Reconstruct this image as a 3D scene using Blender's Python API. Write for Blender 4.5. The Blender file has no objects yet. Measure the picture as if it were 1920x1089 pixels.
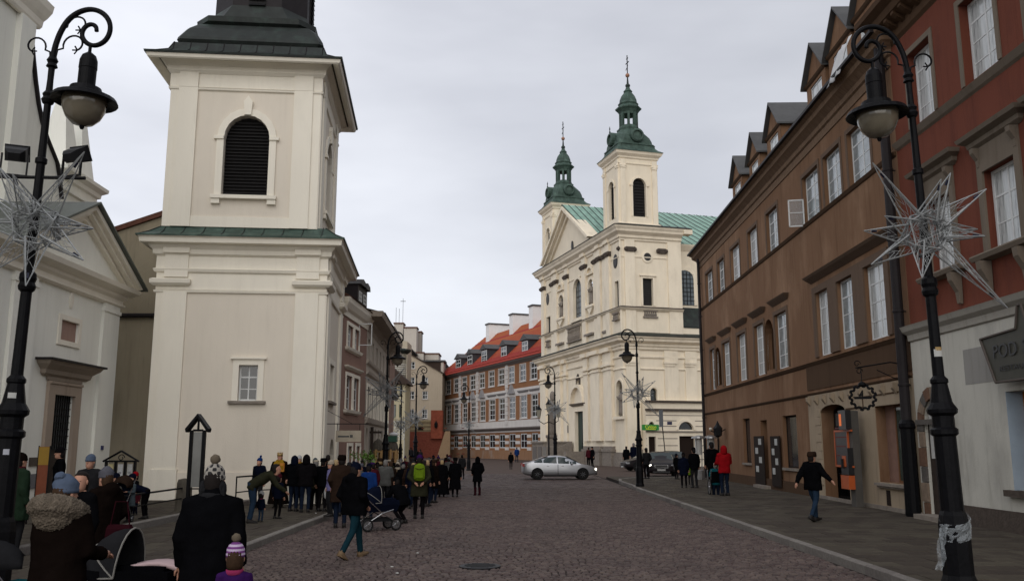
import bpy, bmesh, math, random
from mathutils import Matrix, Vector
random.seed(7)
R = math.radians
scene = bpy.context.scene
COL = scene.collection
# ------------------------------------------------------------------ camera
CAMH = 2.05; FPX = 1660.0; PITCH = math.atan(290.0/FPX)
cam_d = bpy.data.cameras.new('camera'); cam = bpy.data.objects.new('camera', cam_d); COL.objects.link(cam)
cam.location = (0, 0, CAMH); cam.rotation_euler = (math.pi/2+PITCH, 0, 0)
cam_d.sensor_width = 36; cam_d.lens = 36*FPX/1920; cam_d.clip_end = 3000; cam_d.clip_start = .1
scene.camera = cam
# ------------------------------------------------------------------ sky and sun (overcast winter day)
SUN_EL, SUN_AZ = 25, -174
world = bpy.data.worlds.new('World'); scene.world = world; world.use_nodes = True
nt = world.node_tree; nt.nodes.clear()
def N(tree, typ, **kw):
    n = tree.nodes.new(typ)
    for k, v in kw.items(): setattr(n, k, v)
    return n
out = N(nt, 'ShaderNodeOutputWorld'); bg = N(nt, 'ShaderNodeBackground'); bg.inputs[1].default_value = 0.1
sky = N(nt, 'ShaderNodeTexSky', sky_type='NISHITA'); sky.sun_disc = False
sky.sun_elevation = R(SUN_EL); sky.sun_rotation = R(SUN_AZ)
tc = N(nt, 'ShaderNodeTexCoord'); mp = N(nt, 'ShaderNodeMapping'); mp.inputs['Scale'].default_value = (1.0, 1.0, 3.2)
no = N(nt, 'ShaderNodeTexNoise'); no.inputs['Scale'].default_value = 1.5; no.inputs['Detail'].default_value = 5; no.inputs['Roughness'].default_value = .5
cr = N(nt, 'ShaderNodeValToRGB')
cr.color_ramp.elements[0].position = .3; cr.color_ramp.elements[0].color = (4.9, 5.0, 5.55, 1)
cr.color_ramp.elements[1].position = .72; cr.color_ramp.elements[1].color = (8.5, 8.65, 9.2, 1)
sep = N(nt, 'ShaderNodeSeparateXYZ')
grad = N(nt, 'ShaderNodeMapRange'); grad.inputs['From Min'].default_value = -.9; grad.inputs['From Max'].default_value = .5
grad.inputs['To Min'].default_value = 1.6; grad.inputs['To Max'].default_value = .9
zen = N(nt, 'ShaderNodeMapRange'); zen.inputs['From Min'].default_value = .35; zen.inputs['From Max'].default_value = 1
zen.inputs['To Min'].default_value = 1.0; zen.inputs['To Max'].default_value = 1.25
m1 = N(nt, 'ShaderNodeMath', operation='MULTIPLY')
vm = N(nt, 'ShaderNodeVectorMath', operation='SCALE')
mx = N(nt, 'ShaderNodeMix', data_type='RGBA'); mx.inputs[0].default_value = .88
L = nt.links.new
L(tc.outputs['Generated'], mp.inputs[0]); L(mp.outputs[0], no.inputs['Vector']); L(no.outputs['Fac'], cr.inputs[0])
L(tc.outputs['Generated'], sep.inputs[0]); L(sep.outputs['X'], grad.inputs['Value']); L(sep.outputs['Z'], zen.inputs['Value'])
L(grad.outputs[0], m1.inputs[0]); L(zen.outputs[0], m1.inputs[1])
L(cr.outputs[0], vm.inputs[0]); L(m1.outputs[0], vm.inputs['Scale'])
L(sky.outputs[0], mx.inputs[6]); L(vm.outputs[0], mx.inputs[7]); L(mx.outputs[2], bg.inputs[0]); L(bg.outputs[0], out.inputs[0])
sd = bpy.data.lights.new('sun', 'SUN'); sd.energy = 1.5; sd.angle = R(70); sd.color = (1, .96, .9)
sun = bpy.data.objects.new('sun', sd); COL.objects.link(sun)
_az = R(SUN_AZ)
sun.rotation_euler = (R(90-SUN_EL), 0, R(180)-_az)
sun.rotation_euler = Vector((math.sin(_az)*math.cos(R(SUN_EL)), math.cos(_az)*math.cos(R(SUN_EL)), math.sin(R(SUN_EL)))).to_track_quat('Z', 'Y').to_euler()
scene.view_settings.view_transform = 'Standard'; scene.view_settings.look = 'None'
scene.view_settings.gamma = 1; scene.view_settings.exposure = -0.08; scene.view_settings.use_curve_mapping = False
# ------------------------------------------------------------------ measuring helpers: photo pixel (1920x1089) -> place in the world
CP, SP = math.cos(PITCH), math.sin(PITCH)
def ray(px, py):
    a = px-960; b = 544.5-py
    return Vector((a, FPX*CP-b*SP, FPX*SP+b*CP))
def ground(px, py, z=0.0):
    d = ray(px, py); t = (z-CAMH)/d.z
    return Vector((d.x*t, d.y*t, z))
def at(px, D, py=835):
    d = ray(px, py); t = D/d.y
    return Vector((d.x*t, D, CAMH+d.z*t))
def zat(py, D, px=960): return at(px, D, py).z
class Frame:
    """vertical facade plane: X runs left to right seen from outside, -Y points out of the wall"""
    def __init__(s, p, heading):            # heading: angle of X axis
        s.p = Vector((p[0], p[1], 0)); s.h = heading
        s.d = Vector((math.cos(heading), math.sin(heading), 0)); s.n = Vector((-s.d.y, s.d.x, 0))
        s.M = Matrix.Translation(s.p) @ Matrix.Rotation(heading, 4, 'Z')
    def uz(s, px, py, off=0.0):
        d = ray(px, py); o = s.p + s.n*off
        c = Vector((0, 0, CAMH)); t = (o-c).dot(s.n)/d.dot(s.n)
        w = c+d*t
        return (w-s.p).dot(s.d), w.z
    def u(s, px, py=835, off=0.0): return s.uz(px, py, off)[0]
    def z(s, px, py, off=0.0): return s.uz(px, py, off)[1]
def vp_heading(px): return math.atan2((px-960)*CP, FPX)   # angle right of forward for a horizontal line vanishing at px
# ------------------------------------------------------------------ mesh builder
class MB:
    def __init__(s): s.v = []; s.f = []; s.m = []; s.mi = 0; s.T = None
    def add(s, vs, fs):
        b = len(s.v)
        for p in vs:
            p = Vector(p)
            if s.T is not None: p = s.T @ p
            s.v.append(p)
        for f in fs: s.f.append([b+i for i in f]); s.m.append(s.mi)
        return s
    def box(s, x0, x1, y0, y1, z0, z1):
        if x1 < x0: x0, x1 = x1, x0
        if y1 < y0: y0, y1 = y1, y0
        if z1 < z0: z0, z1 = z1, z0
        return s.add([(x0,y0,z0),(x1,y0,z0),(x1,y1,z0),(x0,y1,z0),(x0,y0,z1),(x1,y0,z1),(x1,y1,z1),(x0,y1,z1)],
              [(0,3,2,1),(4,5,6,7),(0,1,5,4),(1,2,6,5),(2,3,7,6),(3,0,4,7)])
    def bbox(s, x0, x1, y0, y1, z0, z1, b=.01):       # box with a bevelled top
        return s.add([(x0,y0,z0),(x1,y0,z0),(x1,y1,z0),(x0,y1,z0),(x0,y0,z1-b),(x1,y0,z1-b),(x1,y1,z1-b),(x0,y1,z1-b),
                      (x0+b,y0+b,z1),(x1-b,y0+b,z1),(x1-b,y1-b,z1),(x0+b,y1-b,z1)],
              [(0,1,5,4),(1,2,6,5),(2,3,7,6),(3,0,4,7),(4,5,9,8),(5,6,10,9),(6,7,11,10),(7,4,8,11),(8,9,10,11)])
    def prism(s, poly, y0, y1):                        # poly: (x,z) points, extruded along y
        n = len(poly)
        vs = [(x, y0, z) for x, z in poly]+[(x, y1, z) for x, z in poly]
        fs = [tuple(range(n)), tuple(range(2*n-1, n-1, -1))]+[(i, i+n, (i+1) % n+n, (i+1) % n) for i in range(n)]
        return s.add(vs, fs)
    def prism_x(s, poly, x0, x1):                      # poly: (y,z), extruded along x
        n = len(poly)
        vs = [(x0, y, z) for y, z in poly]+[(x1, y, z) for y, z in poly]
        fs = [tuple(range(n)), tuple(range(2*n-1, n-1, -1))]+[(i, i+n, (i+1) % n+n, (i+1) % n) for i in range(n)]
        return s.add(vs, fs)
    def prism_z(s, poly, z0, z1):
        n = len(poly)
        vs = [(x, y, z0) for x, y in poly]+[(x, y, z1) for x, y in poly]
        fs = [tuple(range(n-1, -1, -1)), tuple(range(n, 2*n))]+[(i, (i+1) % n, (i+1) % n+n, i+n) for i in range(n)]
        return s.add(vs, fs)
    def loft(s, rings, cap=True, closed=True):
        n = len(rings[0]); vs = [p for r in rings for p in r]; fs = []
        for k in range(len(rings)-1):
            for i in range(n if closed else n-1):
                j = (i+1) % n
                fs.append((k*n+i, k*n+j, (k+1)*n+j, (k+1)*n+i))
        if cap and closed:
            fs.append(tuple(range(n-1, -1, -1))); fs.append(tuple(range((len(rings)-1)*n, len(rings)*n)))
        return s.add(vs, fs)
    def lathe(s, prof, n=12, c=(0,0,0), rot=0.0, sq=None):    # prof: (r,z)
        rings = []
        for r, z in prof:
            r = max(r, .0015)
            rings.append([(c[0]+r*math.cos(rot+2*math.pi*i/n), c[1]+r*math.sin(rot+2*math.pi*i/n), c[2]+z) for i in range(n)])
        return s.loft(rings)
    def rect_loft(s, x0, x1, y0, y1, prof, ch=0.0):           # prof: (outset, z): moulding running round a rectangle, ch: chamfer
        rings = []
        for q in prof:
            o, z = q[0], q[1]; c = q[2] if len(q) > 2 else ch
            a, b, e, f = x0-o, x1+o, y0-o, y1+o
            if c or ch or any(len(k) > 2 for k in prof):
                rings.append([(a+c,e,z),(b-c,e,z),(b,e+c,z),(b,f-c,z),(b-c,f,z),(a+c,f,z),(a,f-c,z),(a,e+c,z)])
            else: rings.append([(a,e,z),(b,e,z),(b,f,z),(a,f,z)])
        return s.loft(rings)
    def tube(s, pts, r, n=6, ry=None, cap=True):
        pts = [Vector(p) for p in pts]
        if not hasattr(r, '__len__'): r = [r]*len(pts)
        rings = []; up = None
        for i, p in enumerate(pts):
            t = (pts[min(i+1, len(pts)-1)]-pts[max(i-1, 0)]).normalized()
            if up is None:
                up = Vector((0, 1, 0)) if abs(t.y) < .9 else Vector((1, 0, 0))
            a = t.cross(up).normalized(); b = a.cross(t).normalized(); up = b
            rx = r[i]; r2 = rx*(1 if ry is None else (ry[i] if hasattr(ry, '__len__') else ry))
            rings.append([p+a*rx*math.cos(2*math.pi*k/n)+b*r2*math.sin(2*math.pi*k/n) for k in range(n)])
        return s.loft(rings, cap)
    def ball(s, c, rx, ry=None, rz=None, nu=10, nv=7):
        ry = rx if ry is None else ry; rz = rx if rz is None else rz
        rings = []
        for j in range(nv+1):
            a = math.pi*j/nv; sr = max(math.sin(a), .02)
            rings.append([(c[0]+rx*sr*math.cos(2*math.pi*i/nu), c[1]+ry*sr*math.sin(2*math.pi*i/nu), c[2]-rz*math.cos(a)) for i in range(nu)])
        return s.loft(rings)
    def mesh(s, name, mats, smooth=False):
        me = bpy.data.meshes.new(name); me.from_pydata([tuple(v) for v in s.v], [], s.f)
        for m in (mats if isinstance(mats, (list, tuple)) else [mats]): me.materials.append(m)
        if any(s.m): me.polygons.foreach_set('material_index', s.m)
        if smooth: me.polygons.foreach_set('use_smooth', [True]*len(me.polygons))
        me.update(); return me
    def build(s, name, mats, parent=None, M=None, smooth=False):
        return put(name, s.mesh(name, mats, smooth), parent, M)
def put(name, me, parent=None, M=None):
    o = bpy.data.objects.new(name, me); COL.objects.link(o)
    if parent is not None: o.parent = parent
    if M is not None: o.matrix_basis = M
    return o
def tag(o, label=None, cat=None, group=None, kind=None):
    if label: o['label'] = label
    if cat: o['category'] = cat
    if group: o['group'] = group
    if kind: o['kind'] = kind
    return o
def thing(name, M, label, cat, group=None):
    o = bpy.data.objects.new(name, None); COL.objects.link(o); o.empty_display_size = .3
    if isinstance(M, Frame): M = M.M
    if not isinstance(M, Matrix): M = Matrix.Translation(Vector(M))
    o.matrix_basis = M
    return tag(o, label, cat, group)
def kids(o): return [c for c in COL.objects if c.parent is o]
_kidcache = {}
def copy_tree(src, M, label, group=None):
    by = {}
    for c in COL.objects:
        if c.parent: by.setdefault(c.parent.name, []).append(c)
    def rec(o, par):
        c = o.copy(); COL.objects.link(c); c.parent = par
        for k in by.get(o.name, []): rec(k, c)
        return c
    r = rec(src, None); r.matrix_basis = M; r['label'] = label
    if group: r['group'] = group
    return r
def arcpts(u0, u1, zs, rise, n=10):
    c = (u0+u1)/2; h = (u1-u0)/2
    return [(c-h*math.cos(math.pi*i/n), zs+rise*math.sin(math.pi*i/n)) for i in range(n+1)]
def wall(mb, u0, u1, z0, z1, holes, y=0.0, depth=.25):
    """outer skin with openings. hole = (u0,u1,z0,z1,rise) ; z1 is the crown of an arch when rise>0"""
    us = sorted(set([u0, u1]+[h[0] for h in holes]+[h[1] for h in holes])); zs = sorted(set([z0, z1]+[h[2] for h in holes]+[h[3] for h in holes]))
    us = [u for u in us if u0 <= u <= u1]; zs = [z for z in zs if z0 <= z <= z1]
    for a, b in zip(us, us[1:]):
        run = None
        for c, d in zip(zs, zs[1:]):
            mu, mz = (a+b)/2, (c+d)/2
            inside = any(h[0] < mu < h[1] and h[2] < mz < h[3] for h in holes)
            if not inside:
                if run is None: run = [c, d]
                else: run[1] = d
            if (inside or d == zs[-1]) and run is not None:
                mb.add([(a,y,run[0]),(b,y,run[0]),(b,y,run[1]),(a,y,run[1])], [(0,1,2,3)]); run = None
    for h in holes:
        a, b, c, d = h[:4]; rise = h[4] if len(h) > 4 else 0; dp = h[5] if len(h) > 5 else depth
        zsp = d-rise
        mb.add([(a,y,c),(b,y,c),(b,y+dp,c),(a,y+dp,c)], [(0,3,2,1)])
        mb.add([(a,y,c),(a,y+dp,c),(a,y+dp,zsp),(a,y,zsp)], [(0,1,2,3)])
        mb.add([(b,y,c),(b,y+dp,c),(b,y+dp,zsp),(b,y,zsp)], [(0,3,2,1)])
        if not rise: mb.add([(a,y,d),(b,y,d),(b,y+dp,d),(a,y+dp,d)], [(0,1,2,3)])
        else:
            P = arcpts(a, b, zsp, rise)
            for (x1, w1), (x2, w2) in zip(P, P[1:]):
                mb.add([(x1,y,w1),(x2,y,w2),(x2,y+dp,w2),(x1,y+dp,w1)], [(0,1,2,3)])
                mb.add([(x1,y,w1),(x2,y,w2),(x2,y,d),(x1,y,d)], [(0,1,2,3)])
    return mb
def cornice(mb, u0, u1, prof, ends=True, y=0.0, side=1):
    """prof (outset,z) from bottom to top, swept along u with returned ends"""
    rings = []
    for o, z in prof:
        e = o if ends else 0
        rings.append([(u0-e, y+.05, z), (u0-e, y-o, z), (u1+e, y-o, z), (u1+e, y+.05, z)])
    return mb.loft(rings)
# ------------------------------------------------------------------ materials
MATS = {}
def mat(name, col, rough=.8, var=.0, vscale=3.0, bump=0.0, bscale=20.0, metal=0.0, stain=None, sfac=.5, sscale=.6, spec=None, island=0.0, emit=None, stretch=None, detail=6, sharp=.25, streak=0.0):
    if name in MATS: return MATS[name]
    m = bpy.data.materials.new(name); m.use_nodes = True; t = m.node_tree; b = t.nodes['Principled BSDF']; k = t.links.new
    b.inputs['Roughness'].default_value = rough; b.inputs['Metallic'].default_value = metal
    if spec is None: spec = .5 if (rough < .5 or metal) else (.12 if rough >= .8 else .25)
    if spec is not None: b.inputs['Specular IOR Level'].default_value = spec
    c4 = (*col, 1)
    cur = None
    co = N(t, 'ShaderNodeTexCoord'); mpn = N(t, 'ShaderNodeMapping'); k(co.outputs['Object'], mpn.inputs[0])
    if stretch: mpn.inputs['Scale'].default_value = stretch
    rgb = N(t, 'ShaderNodeRGB'); rgb.outputs[0].default_value = c4; cur = rgb.outputs[0]
    if stain:
        n1 = N(t, 'ShaderNodeTexNoise'); n1.inputs['Scale'].default_value = sscale; n1.inputs['Detail'].default_value = 7; n1.inputs['Roughness'].default_value = .62
        k(mpn.outputs[0], n1.inputs['Vector'])
        r1 = N(t, 'ShaderNodeMapRange'); r1.inputs['From Min'].default_value = .5; r1.inputs['From Max'].default_value = .5+sharp
        r1.inputs['To Max'].default_value = sfac
        k(n1.outputs['Fac'], r1.inputs['Value'])
        mm = N(t, 'ShaderNodeMix', data_type='RGBA'); mm.inputs[7].default_value = (*stain, 1)
        k(r1.outputs[0], mm.inputs[0]); k(cur, mm.inputs[6]); cur = mm.outputs[2]
    if streak:
        ms = N(t, 'ShaderNodeMapping'); ms.inputs['Scale'].default_value = (3.2, 3.2, .22); k(co.outputs['Object'], ms.inputs[0])
        n4 = N(t, 'ShaderNodeTexNoise'); n4.inputs['Scale'].default_value = 1.6; n4.inputs['Detail'].default_value = 6; n4.inputs['Roughness'].default_value = .65; k(ms.outputs[0], n4.inputs['Vector'])
        r5 = N(t, 'ShaderNodeMapRange'); r5.inputs['From Min'].default_value = .52; r5.inputs['From Max'].default_value = .72; r5.inputs['To Max'].default_value = streak; k(n4.outputs['Fac'], r5.inputs['Value'])
        m5 = N(t, 'ShaderNodeMix', data_type='RGBA', blend_type='MULTIPLY'); m5.inputs[7].default_value = (.5,.46,.42,1); k(r5.outputs[0], m5.inputs[0]); k(cur, m5.inputs[6]); cur = m5.outputs[2]
    if var or island:
        h = N(t, 'ShaderNodeHueSaturation'); h.inputs['Fac'].default_value = 1
        val = None
        if var:
            n2 = N(t, 'ShaderNodeTexNoise'); n2.inputs['Scale'].default_value = vscale; n2.inputs['Detail'].default_value = detail; n2.inputs['Roughness'].default_value = .6
            k(mpn.outputs[0], n2.inputs['Vector'])
            r2 = N(t, 'ShaderNodeMapRange'); r2.inputs['From Min'].default_value = .25; r2.inputs['From Max'].default_value = .75
            r2.inputs['To Min'].default_value = 1-var; r2.inputs['To Max'].default_value = 1+var
            k(n2.outputs['Fac'], r2.inputs['Value']); val = r2.outputs[0]
        if island:
            g = N(t, 'ShaderNodeNewGeometry'); oi = N(t, 'ShaderNodeObjectInfo'); a = N(t, 'ShaderNodeMath', operation='ADD'); fr = N(t, 'ShaderNodeMath', operation='FRACT')
            k(g.outputs['Random Per Island'], a.inputs[0]); k(oi.outputs['Random'], a.inputs[1]); k(a.outputs[0], fr.inputs[0])
            r3 = N(t, 'ShaderNodeMapRange'); r3.inputs['To Min'].default_value = 1-island; r3.inputs['To Max'].default_value = 1+island
            k(fr.outputs[0], r3.inputs['Value'])
            if val is None: val = r3.outputs[0]
            else:
                mu = N(t, 'ShaderNodeMath', operation='MULTIPLY'); k(val, mu.inputs[0]); k(r3.outputs[0], mu.inputs[1]); val = mu.outputs[0]
            r4 = N(t, 'ShaderNodeMapRange'); r4.inputs['To Min'].default_value = .485; r4.inputs['To Max'].default_value = .515
            k(fr.outputs[0], r4.inputs['Value']); k(r4.outputs[0], h.inputs['Hue'])
        k(val, h.inputs['Value']); k(cur, h.inputs['Color']); cur = h.outputs[0]
    k(cur, b.inputs['Base Color'])
    if bump:
        n3 = N(t, 'ShaderNodeTexNoise'); n3.inputs['Scale'].default_value = bscale; n3.inputs['Detail'].default_value = 5
        k(mpn.outputs[0], n3.inputs['Vector'])
        bp = N(t, 'ShaderNodeBump'); bp.inputs['Strength'].default_value = min(1, bump); bp.inputs['Distance'].default_value = .02*max(1, bump)
        k(n3.outputs['Fac'], bp.inputs['Height']); k(bp.outputs[0], b.inputs['Normal'])
    if emit:
        b.inputs['Emission Color'].default_value = (*emit[0], 1); b.inputs['Emission Strength'].default_value = emit[1]
    MATS[name] = m; return m
def plaster(name, col, stain=None, **kw):
    a = dict(rough=.9, var=.07, vscale=1.1, bump=.25, bscale=35, stain=stain or tuple(c*.72 for c in col), sfac=.45, sscale=.55, stretch=(1, 1, .45), streak=.4)
    a.update(kw); return mat(name, col, **a)
def cloth(name, col, rough=.95, bump=.7, bscale=9):
    return mat('cloth_'+name, col, rough=rough, var=.2, vscale=5, bump=bump, bscale=bscale, spec=.0)
white_pl = plaster('white_plaster', (.84,.83,.75), streak=.12); cream_pl = plaster('cream_trim_plaster', (.82,.77,.66), streak=.1)
tower_pl = plaster('tower_field_plaster', (.72,.655,.555), streak=.1, var=.04)
tan_pl = plaster('tan_dirty_plaster', (.3,.26,.19), stain=(.12,.1,.07), sfac=.5, sscale=.4)
pink_pl = plaster('pink_plaster', (.27,.17,.135)); beige_pl = plaster('beige_plaster', (.43,.38,.32)); grey_pl = plaster('grey_plaster', (.36,.33,.29))
church_pl = plaster('pauline_cream_plaster', (.78,.69,.54), stain=(.45,.38,.28), sfac=.35, sscale=.35, streak=.1); church_trim = plaster('pauline_trim_plaster', (.8,.71,.56), stain=(.36,.3,.22), sfac=.35, sscale=.8, streak=.12)
brown_pl = plaster('brown_plaster', (.18,.1,.056), stain=(.29,.18,.11), sfac=.7, sscale=.45, sharp=.16, streak=.7); brown_dk = plaster('dark_brown_plaster', (.075,.043,.024))
brown_sur = plaster('brown_surround_plaster', (.125,.085,.06)); red_pl = plaster('red_plaster', (.145,.045,.028), stain=(.075,.026,.02), sfac=.6, sscale=1.3)
sur_grey = plaster('grey_brown_stone_surround', (.16,.13,.1)); ochre_pl = plaster('ochre_worn_plaster', (.34,.27,.19), stain=(.14,.11,.085), sfac=.8, sscale=1.1)
groundwhite = plaster('dirty_white_plaster', (.48,.465,.41), stain=(.22,.21,.19), sfac=.6, sscale=.8)
stone = mat('weathered_stone', (.22,.19,.16), .9, .25, 4, .5, 15); stone_dk = mat('dark_weathered_stone', (.075,.06,.05), .95, .3, 8, .6, 20)
granite = mat('granite_kerb', (.17,.155,.14), .85, .25, 14, .3, 40, island=.18)
copper = mat('green_copper', (.24,.38,.31), .65, .25, 1.5, .15, 12, stain=(.1,.19,.15), sfac=.6, sscale=.9)
copper_mid = mat('weathered_copper', (.045,.075,.06), .65, .4, 2.5, .2, 12, stain=(.12,.18,.148), sfac=.7, sscale=1.2, streak=.7)
copper_dk = mat('dark_copper', (.018,.022,.02), .6, .35, 2, .15, 12, stain=(.05,.085,.068), sfac=.45, sscale=1.4)
lead = mat('dark_roof_metal', (.02,.017,.018), .55, .2, 3, spec=.12); zinc = mat('zinc_roofing', (.075,.075,.075), .7, .2, 2)
tile_red = mat('red_roof_tiles', (.3,.06,.03), .85, .2, 4, .3, 20, island=.12)
iron = mat('black_iron_paint', (.005,.005,.006), .45, .3, 12, .15, 30, spec=.08)
iron_gr = mat('dark_grey_iron', (.012,.012,.013), .5, .2, 10, spec=.12)
timber = mat('brown_timber', (.09,.055,.03), .8, .3, 6, .3, 30); timber_dk = mat('dark_door_timber', (.03,.02,.015), .7, .3, 6, .3, 20)
white_fr = mat('white_window_paint', (.62,.63,.62), .6, .06, 8); orange_fr = mat('orange_window_wood', (.45,.15,.03), .5, .1, 8)
louvre = mat('black_louvres', (.012,.011,.011), .7, .3, 8)
glass_dk = mat('dark_window_glass', (.015,.02,.024), .06, .3, 1.5, .06, 3, spec=.7)
glass_cur = mat('curtained_window_glass', (.48,.5,.49), .1, .3, 2.2, .05, 3, stretch=(3.5, 1, .4), spec=.6, stain=(.05,.06,.065), sfac=.8, sscale=2.5)
glass_gr = mat('greenish_car_glass', (.015,.028,.026), .06, .5, 3, spec=.5)
glass_sk = mat('sky_toned_window_glass', (.24,.27,.275), .08, .5, 2.0, .08, 3, spec=.7)  # pale base colour stands in for sky reflected in the panes
brick_m = mat('red_brick', (.16,.045,.03), .9, .25, 3, .4, 20, island=.15)
paper = mat('white_paper', (.42,.42,.4), .8, .1, 3); skin = mat('skin', (.42,.22,.15), .55, .08, 20)
# ------------------------------------------------------------------ generic parts
_pc = {}
def window(root, F, u0, u1, z0, z1, cols=2, rows=3, fm=None, gm=None, depth=.2, fw=.06, arch=0.0, panes=True, bar=.03, mid=True, name='window', label=None, rel=None):
    fm = fm or white_fr; gm = gm or glass_dk
    w, h = u1-u0, z1-z0
    mb = MB(); T = .05
    if arch: h2 = h-arch
    else: h2 = h
    mb.box(0, fw, 0, T, 0, h2).box(w-fw, w, 0, T, 0, h2).box(fw, w-fw, 0, T, 0, fw)
    if arch:
        P = arcpts(0, w, h2, arch); Q = arcpts(fw, w-fw, h2, arch-fw)
        for i in range(len(P)-1):
            mb.prism([P[i], P[i+1], Q[i+1], Q[i]], 0, T)
    else: mb.box(fw, w-fw, 0, T, h-fw, h)
    for i in range(1, cols):
        x = w*i/cols; bw = (fw*.75 if (mid and cols % 2 == 0 and i == cols//2) else bar)/2
        top = h-fw if not arch else h2+arch*math.sqrt(max(0, 1-((x-w/2)/(w/2))**2))-fw
        mb.box(x-bw, x+bw, .006, T-.006, fw, top)
    for j in range(1, rows):
        z = h2*j/rows; bw = bar/2*(1.7 if (rows >= 3 and j == rows-1 and mid) else 1)
        mb.box(fw, w-fw, .01, T-.01, z-bw, z+bw)
    if arch: mb.box(fw, w-fw, .01, T-.01, h2-bar/2, h2+bar/2)
    Mx = (rel or Matrix.Identity(4)) @ Matrix.Translation((u0, depth-T, z0))
    o = mb.build(name, fm, root, Mx)
    if label: o['label'] = label
    g = MB()
    if panes and not arch:
        key = (round(w/cols, 3), round(h/rows, 3), gm.name)
        if key not in _pc:
            g.box(bar/2, w/cols-bar/2, 0, .008, bar/2, h/rows-bar/2); _pc[key] = g.mesh('pane', gm)
        for i in range(cols):
            for j in range(rows):
                ti = (random.random()-.5)*.012
                put('pane', _pc[key], o, Matrix.Translation((w*i/cols, .02, h*j/rows)) @ Matrix.Rotation(ti, 4, 'Z') @ Matrix.Rotation(ti*.7, 4, 'X'))
    else:
        if arch:
            g.prism([(0,0),(w,0)]+[(x, z) for x, z in arcpts(0, w, h2, arch)][::-1], .022, .03)
        else: g.box(0, w, .022, .03, 0, h)
        g.build('pane', gm, o)
    return o
def backing(root, u0, u1, z0, z1, y, m, name='dark_interior', rel=None):
    return MB().box(u0, u1, y, y+.02, z0, z1).build(name, m, root, rel)
def architrave(mb, u0, u1, z0, z1, w=.15, t=.06, arch=0.0, sill=False):
    zs = z1-arch
    mb.box(u0-w, u0, -t, 0, z0, zs).box(u1, u1+w, -t, 0, z0, zs)
    if arch:
        P = arcpts(u0, u1, zs, arch); Q = arcpts(u0-w, u1+w, zs, arch+w)
        for i in range(len(P)-1): mb.prism([P[i], P[i+1], Q[i+1], Q[i]], -t, 0)
    else: mb.box(u0-w, u1+w, -t, 0, z1, z1+w)
    if sill: mb.box(u0-w-.05, u1+w+.05, -t-.08, 0, z0-.1, z0)
    return mb
def louvres(root, u0, u1, z0, z1, arch, rel, depth=.3, pitch=.12):
    fr = MB(); zs = z1-arch; w = u1-u0; c = (u0+u1)/2
    P = [(u0, z0), (u1, z0)]+arcpts(u0, u1, zs, arch)[::-1] if arch else [(u0,z0),(u1,z0),(u1,z1),(u0,z1)]
    fr.prism(P, depth, depth+.03)
    o = fr.build('louvre_window', louvre, root, rel)
    n = int((z1-z0)/pitch); slat = {}
    for i in range(n):
        z = z0+(i+.5)*(z1-z0)/n
        hw = w/2-.02
        if arch and z > zs: hw = w/2*math.sqrt(max(.02, 1-((z-zs)/arch)**2))-.02
        key = round(hw, 2)
        if key not in slat:
            slat[key] = MB().prism_x([(0,0),(-.09,-.06),(-.09,-.08),(0,-.02)], -hw, hw).mesh('slat', louvre)
        put('slat', slat[key], o, Matrix.Translation((c, depth-.004, z+.03)))
    return o
# ================================================================== GROUND
KR, KL, PZ = 5.75, -5.2, .12                    # kerb lines and pavement height
setts_m = mat('reddish_setts', (.082,.06,.054), .65, .3, 2.2, .6, 25, spec=.15, island=.26, stain=(.05,.038,.036), sfac=.7, sscale=.35)
joint_m = mat('sett_joint_dirt', (.026,.019,.017), .95, .3, 8)
slab_m = mat('grey_paving_slabs', (.058,.048,.037), .85, .3, 2, .4, 25, island=.24, stain=(.045,.04,.032), sfac=.7, sscale=.3)
slab_l = mat('worn_paving_left', (.06,.05,.039), .85, .3, 2, .4, 25, island=.22, stain=(.045,.04,.033), sfac=.7, sscale=.3)
far_gr = mat('distant_cobbles', (.068,.047,.038), .8, .3, 1.2, .4, 8)
gnd = MB().box(-900, 900, -200, 1500, -.6, -.05).build('ground', mat('city_ground', (.07,.06,.055), .9, .2, .5)); tag(gnd, kind='structure')
road = MB().box(KL-.1, KR+.1, -6, 66, -.045, -.02).box(-40, 70, 66.001, 210, -.045, -.02).box(KR+.1, 70, 57, 66, -.045, -.02).box(-9, KL-.1, 60, 66, -.045, -.02).build('road', joint_m)
tag(road, kind='structure')
# setts: the nearest ones singly, the rest joined
def sett_shape(mb, x, y, w, d, z):
    b = .018
    mb.bbox(x, x+w, y, y+d, -.03, z, b)
SW, SDp = .135, .105
mbs = MB(); near = []
cands = []
row = 0; y = 12.6
while y < 34:
    x = KL+.02 + (row % 2)*SW*.5 - random.random()*.04
    while x < KR-.06:
        w = SW*random.uniform(.8, 1.2); w = min(w, KR-.03-x)
        if w > .07:
            zz = random.uniform(-.011, .009)+.004*math.sin(x*1.3+y*.7)
            cands.append((x, y+random.uniform(-.006, .006), w-.015, SDp-.015, zz))
        x += w
    y += SDp; row += 1
cands.sort(key=lambda c: (0 if abs(c[0]/c[1]) < .6 and c[1] > 13.65 else 1, c[1]))
variants = [MB().bbox(0, wv, 0, SDp-.018, -.03, 0, .018).mesh('sett', setts_m) for wv in (.095, .107, .12, .133, .146)]
wv = (.095, .107, .12, .133, .146)
for i, c in enumerate(cands):
    if i < 300:
        k = min(range(5), key=lambda q: abs(wv[q]-c[2]))
        put('sett', variants[k], road, Matrix.Translation((c[0], c[1], c[4])))
    else: sett_shape(mbs, c[0], c[1], c[2], c[3], c[4])
o = mbs.build('setts', setts_m, road); o['kind'] = 'stuff'
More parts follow.
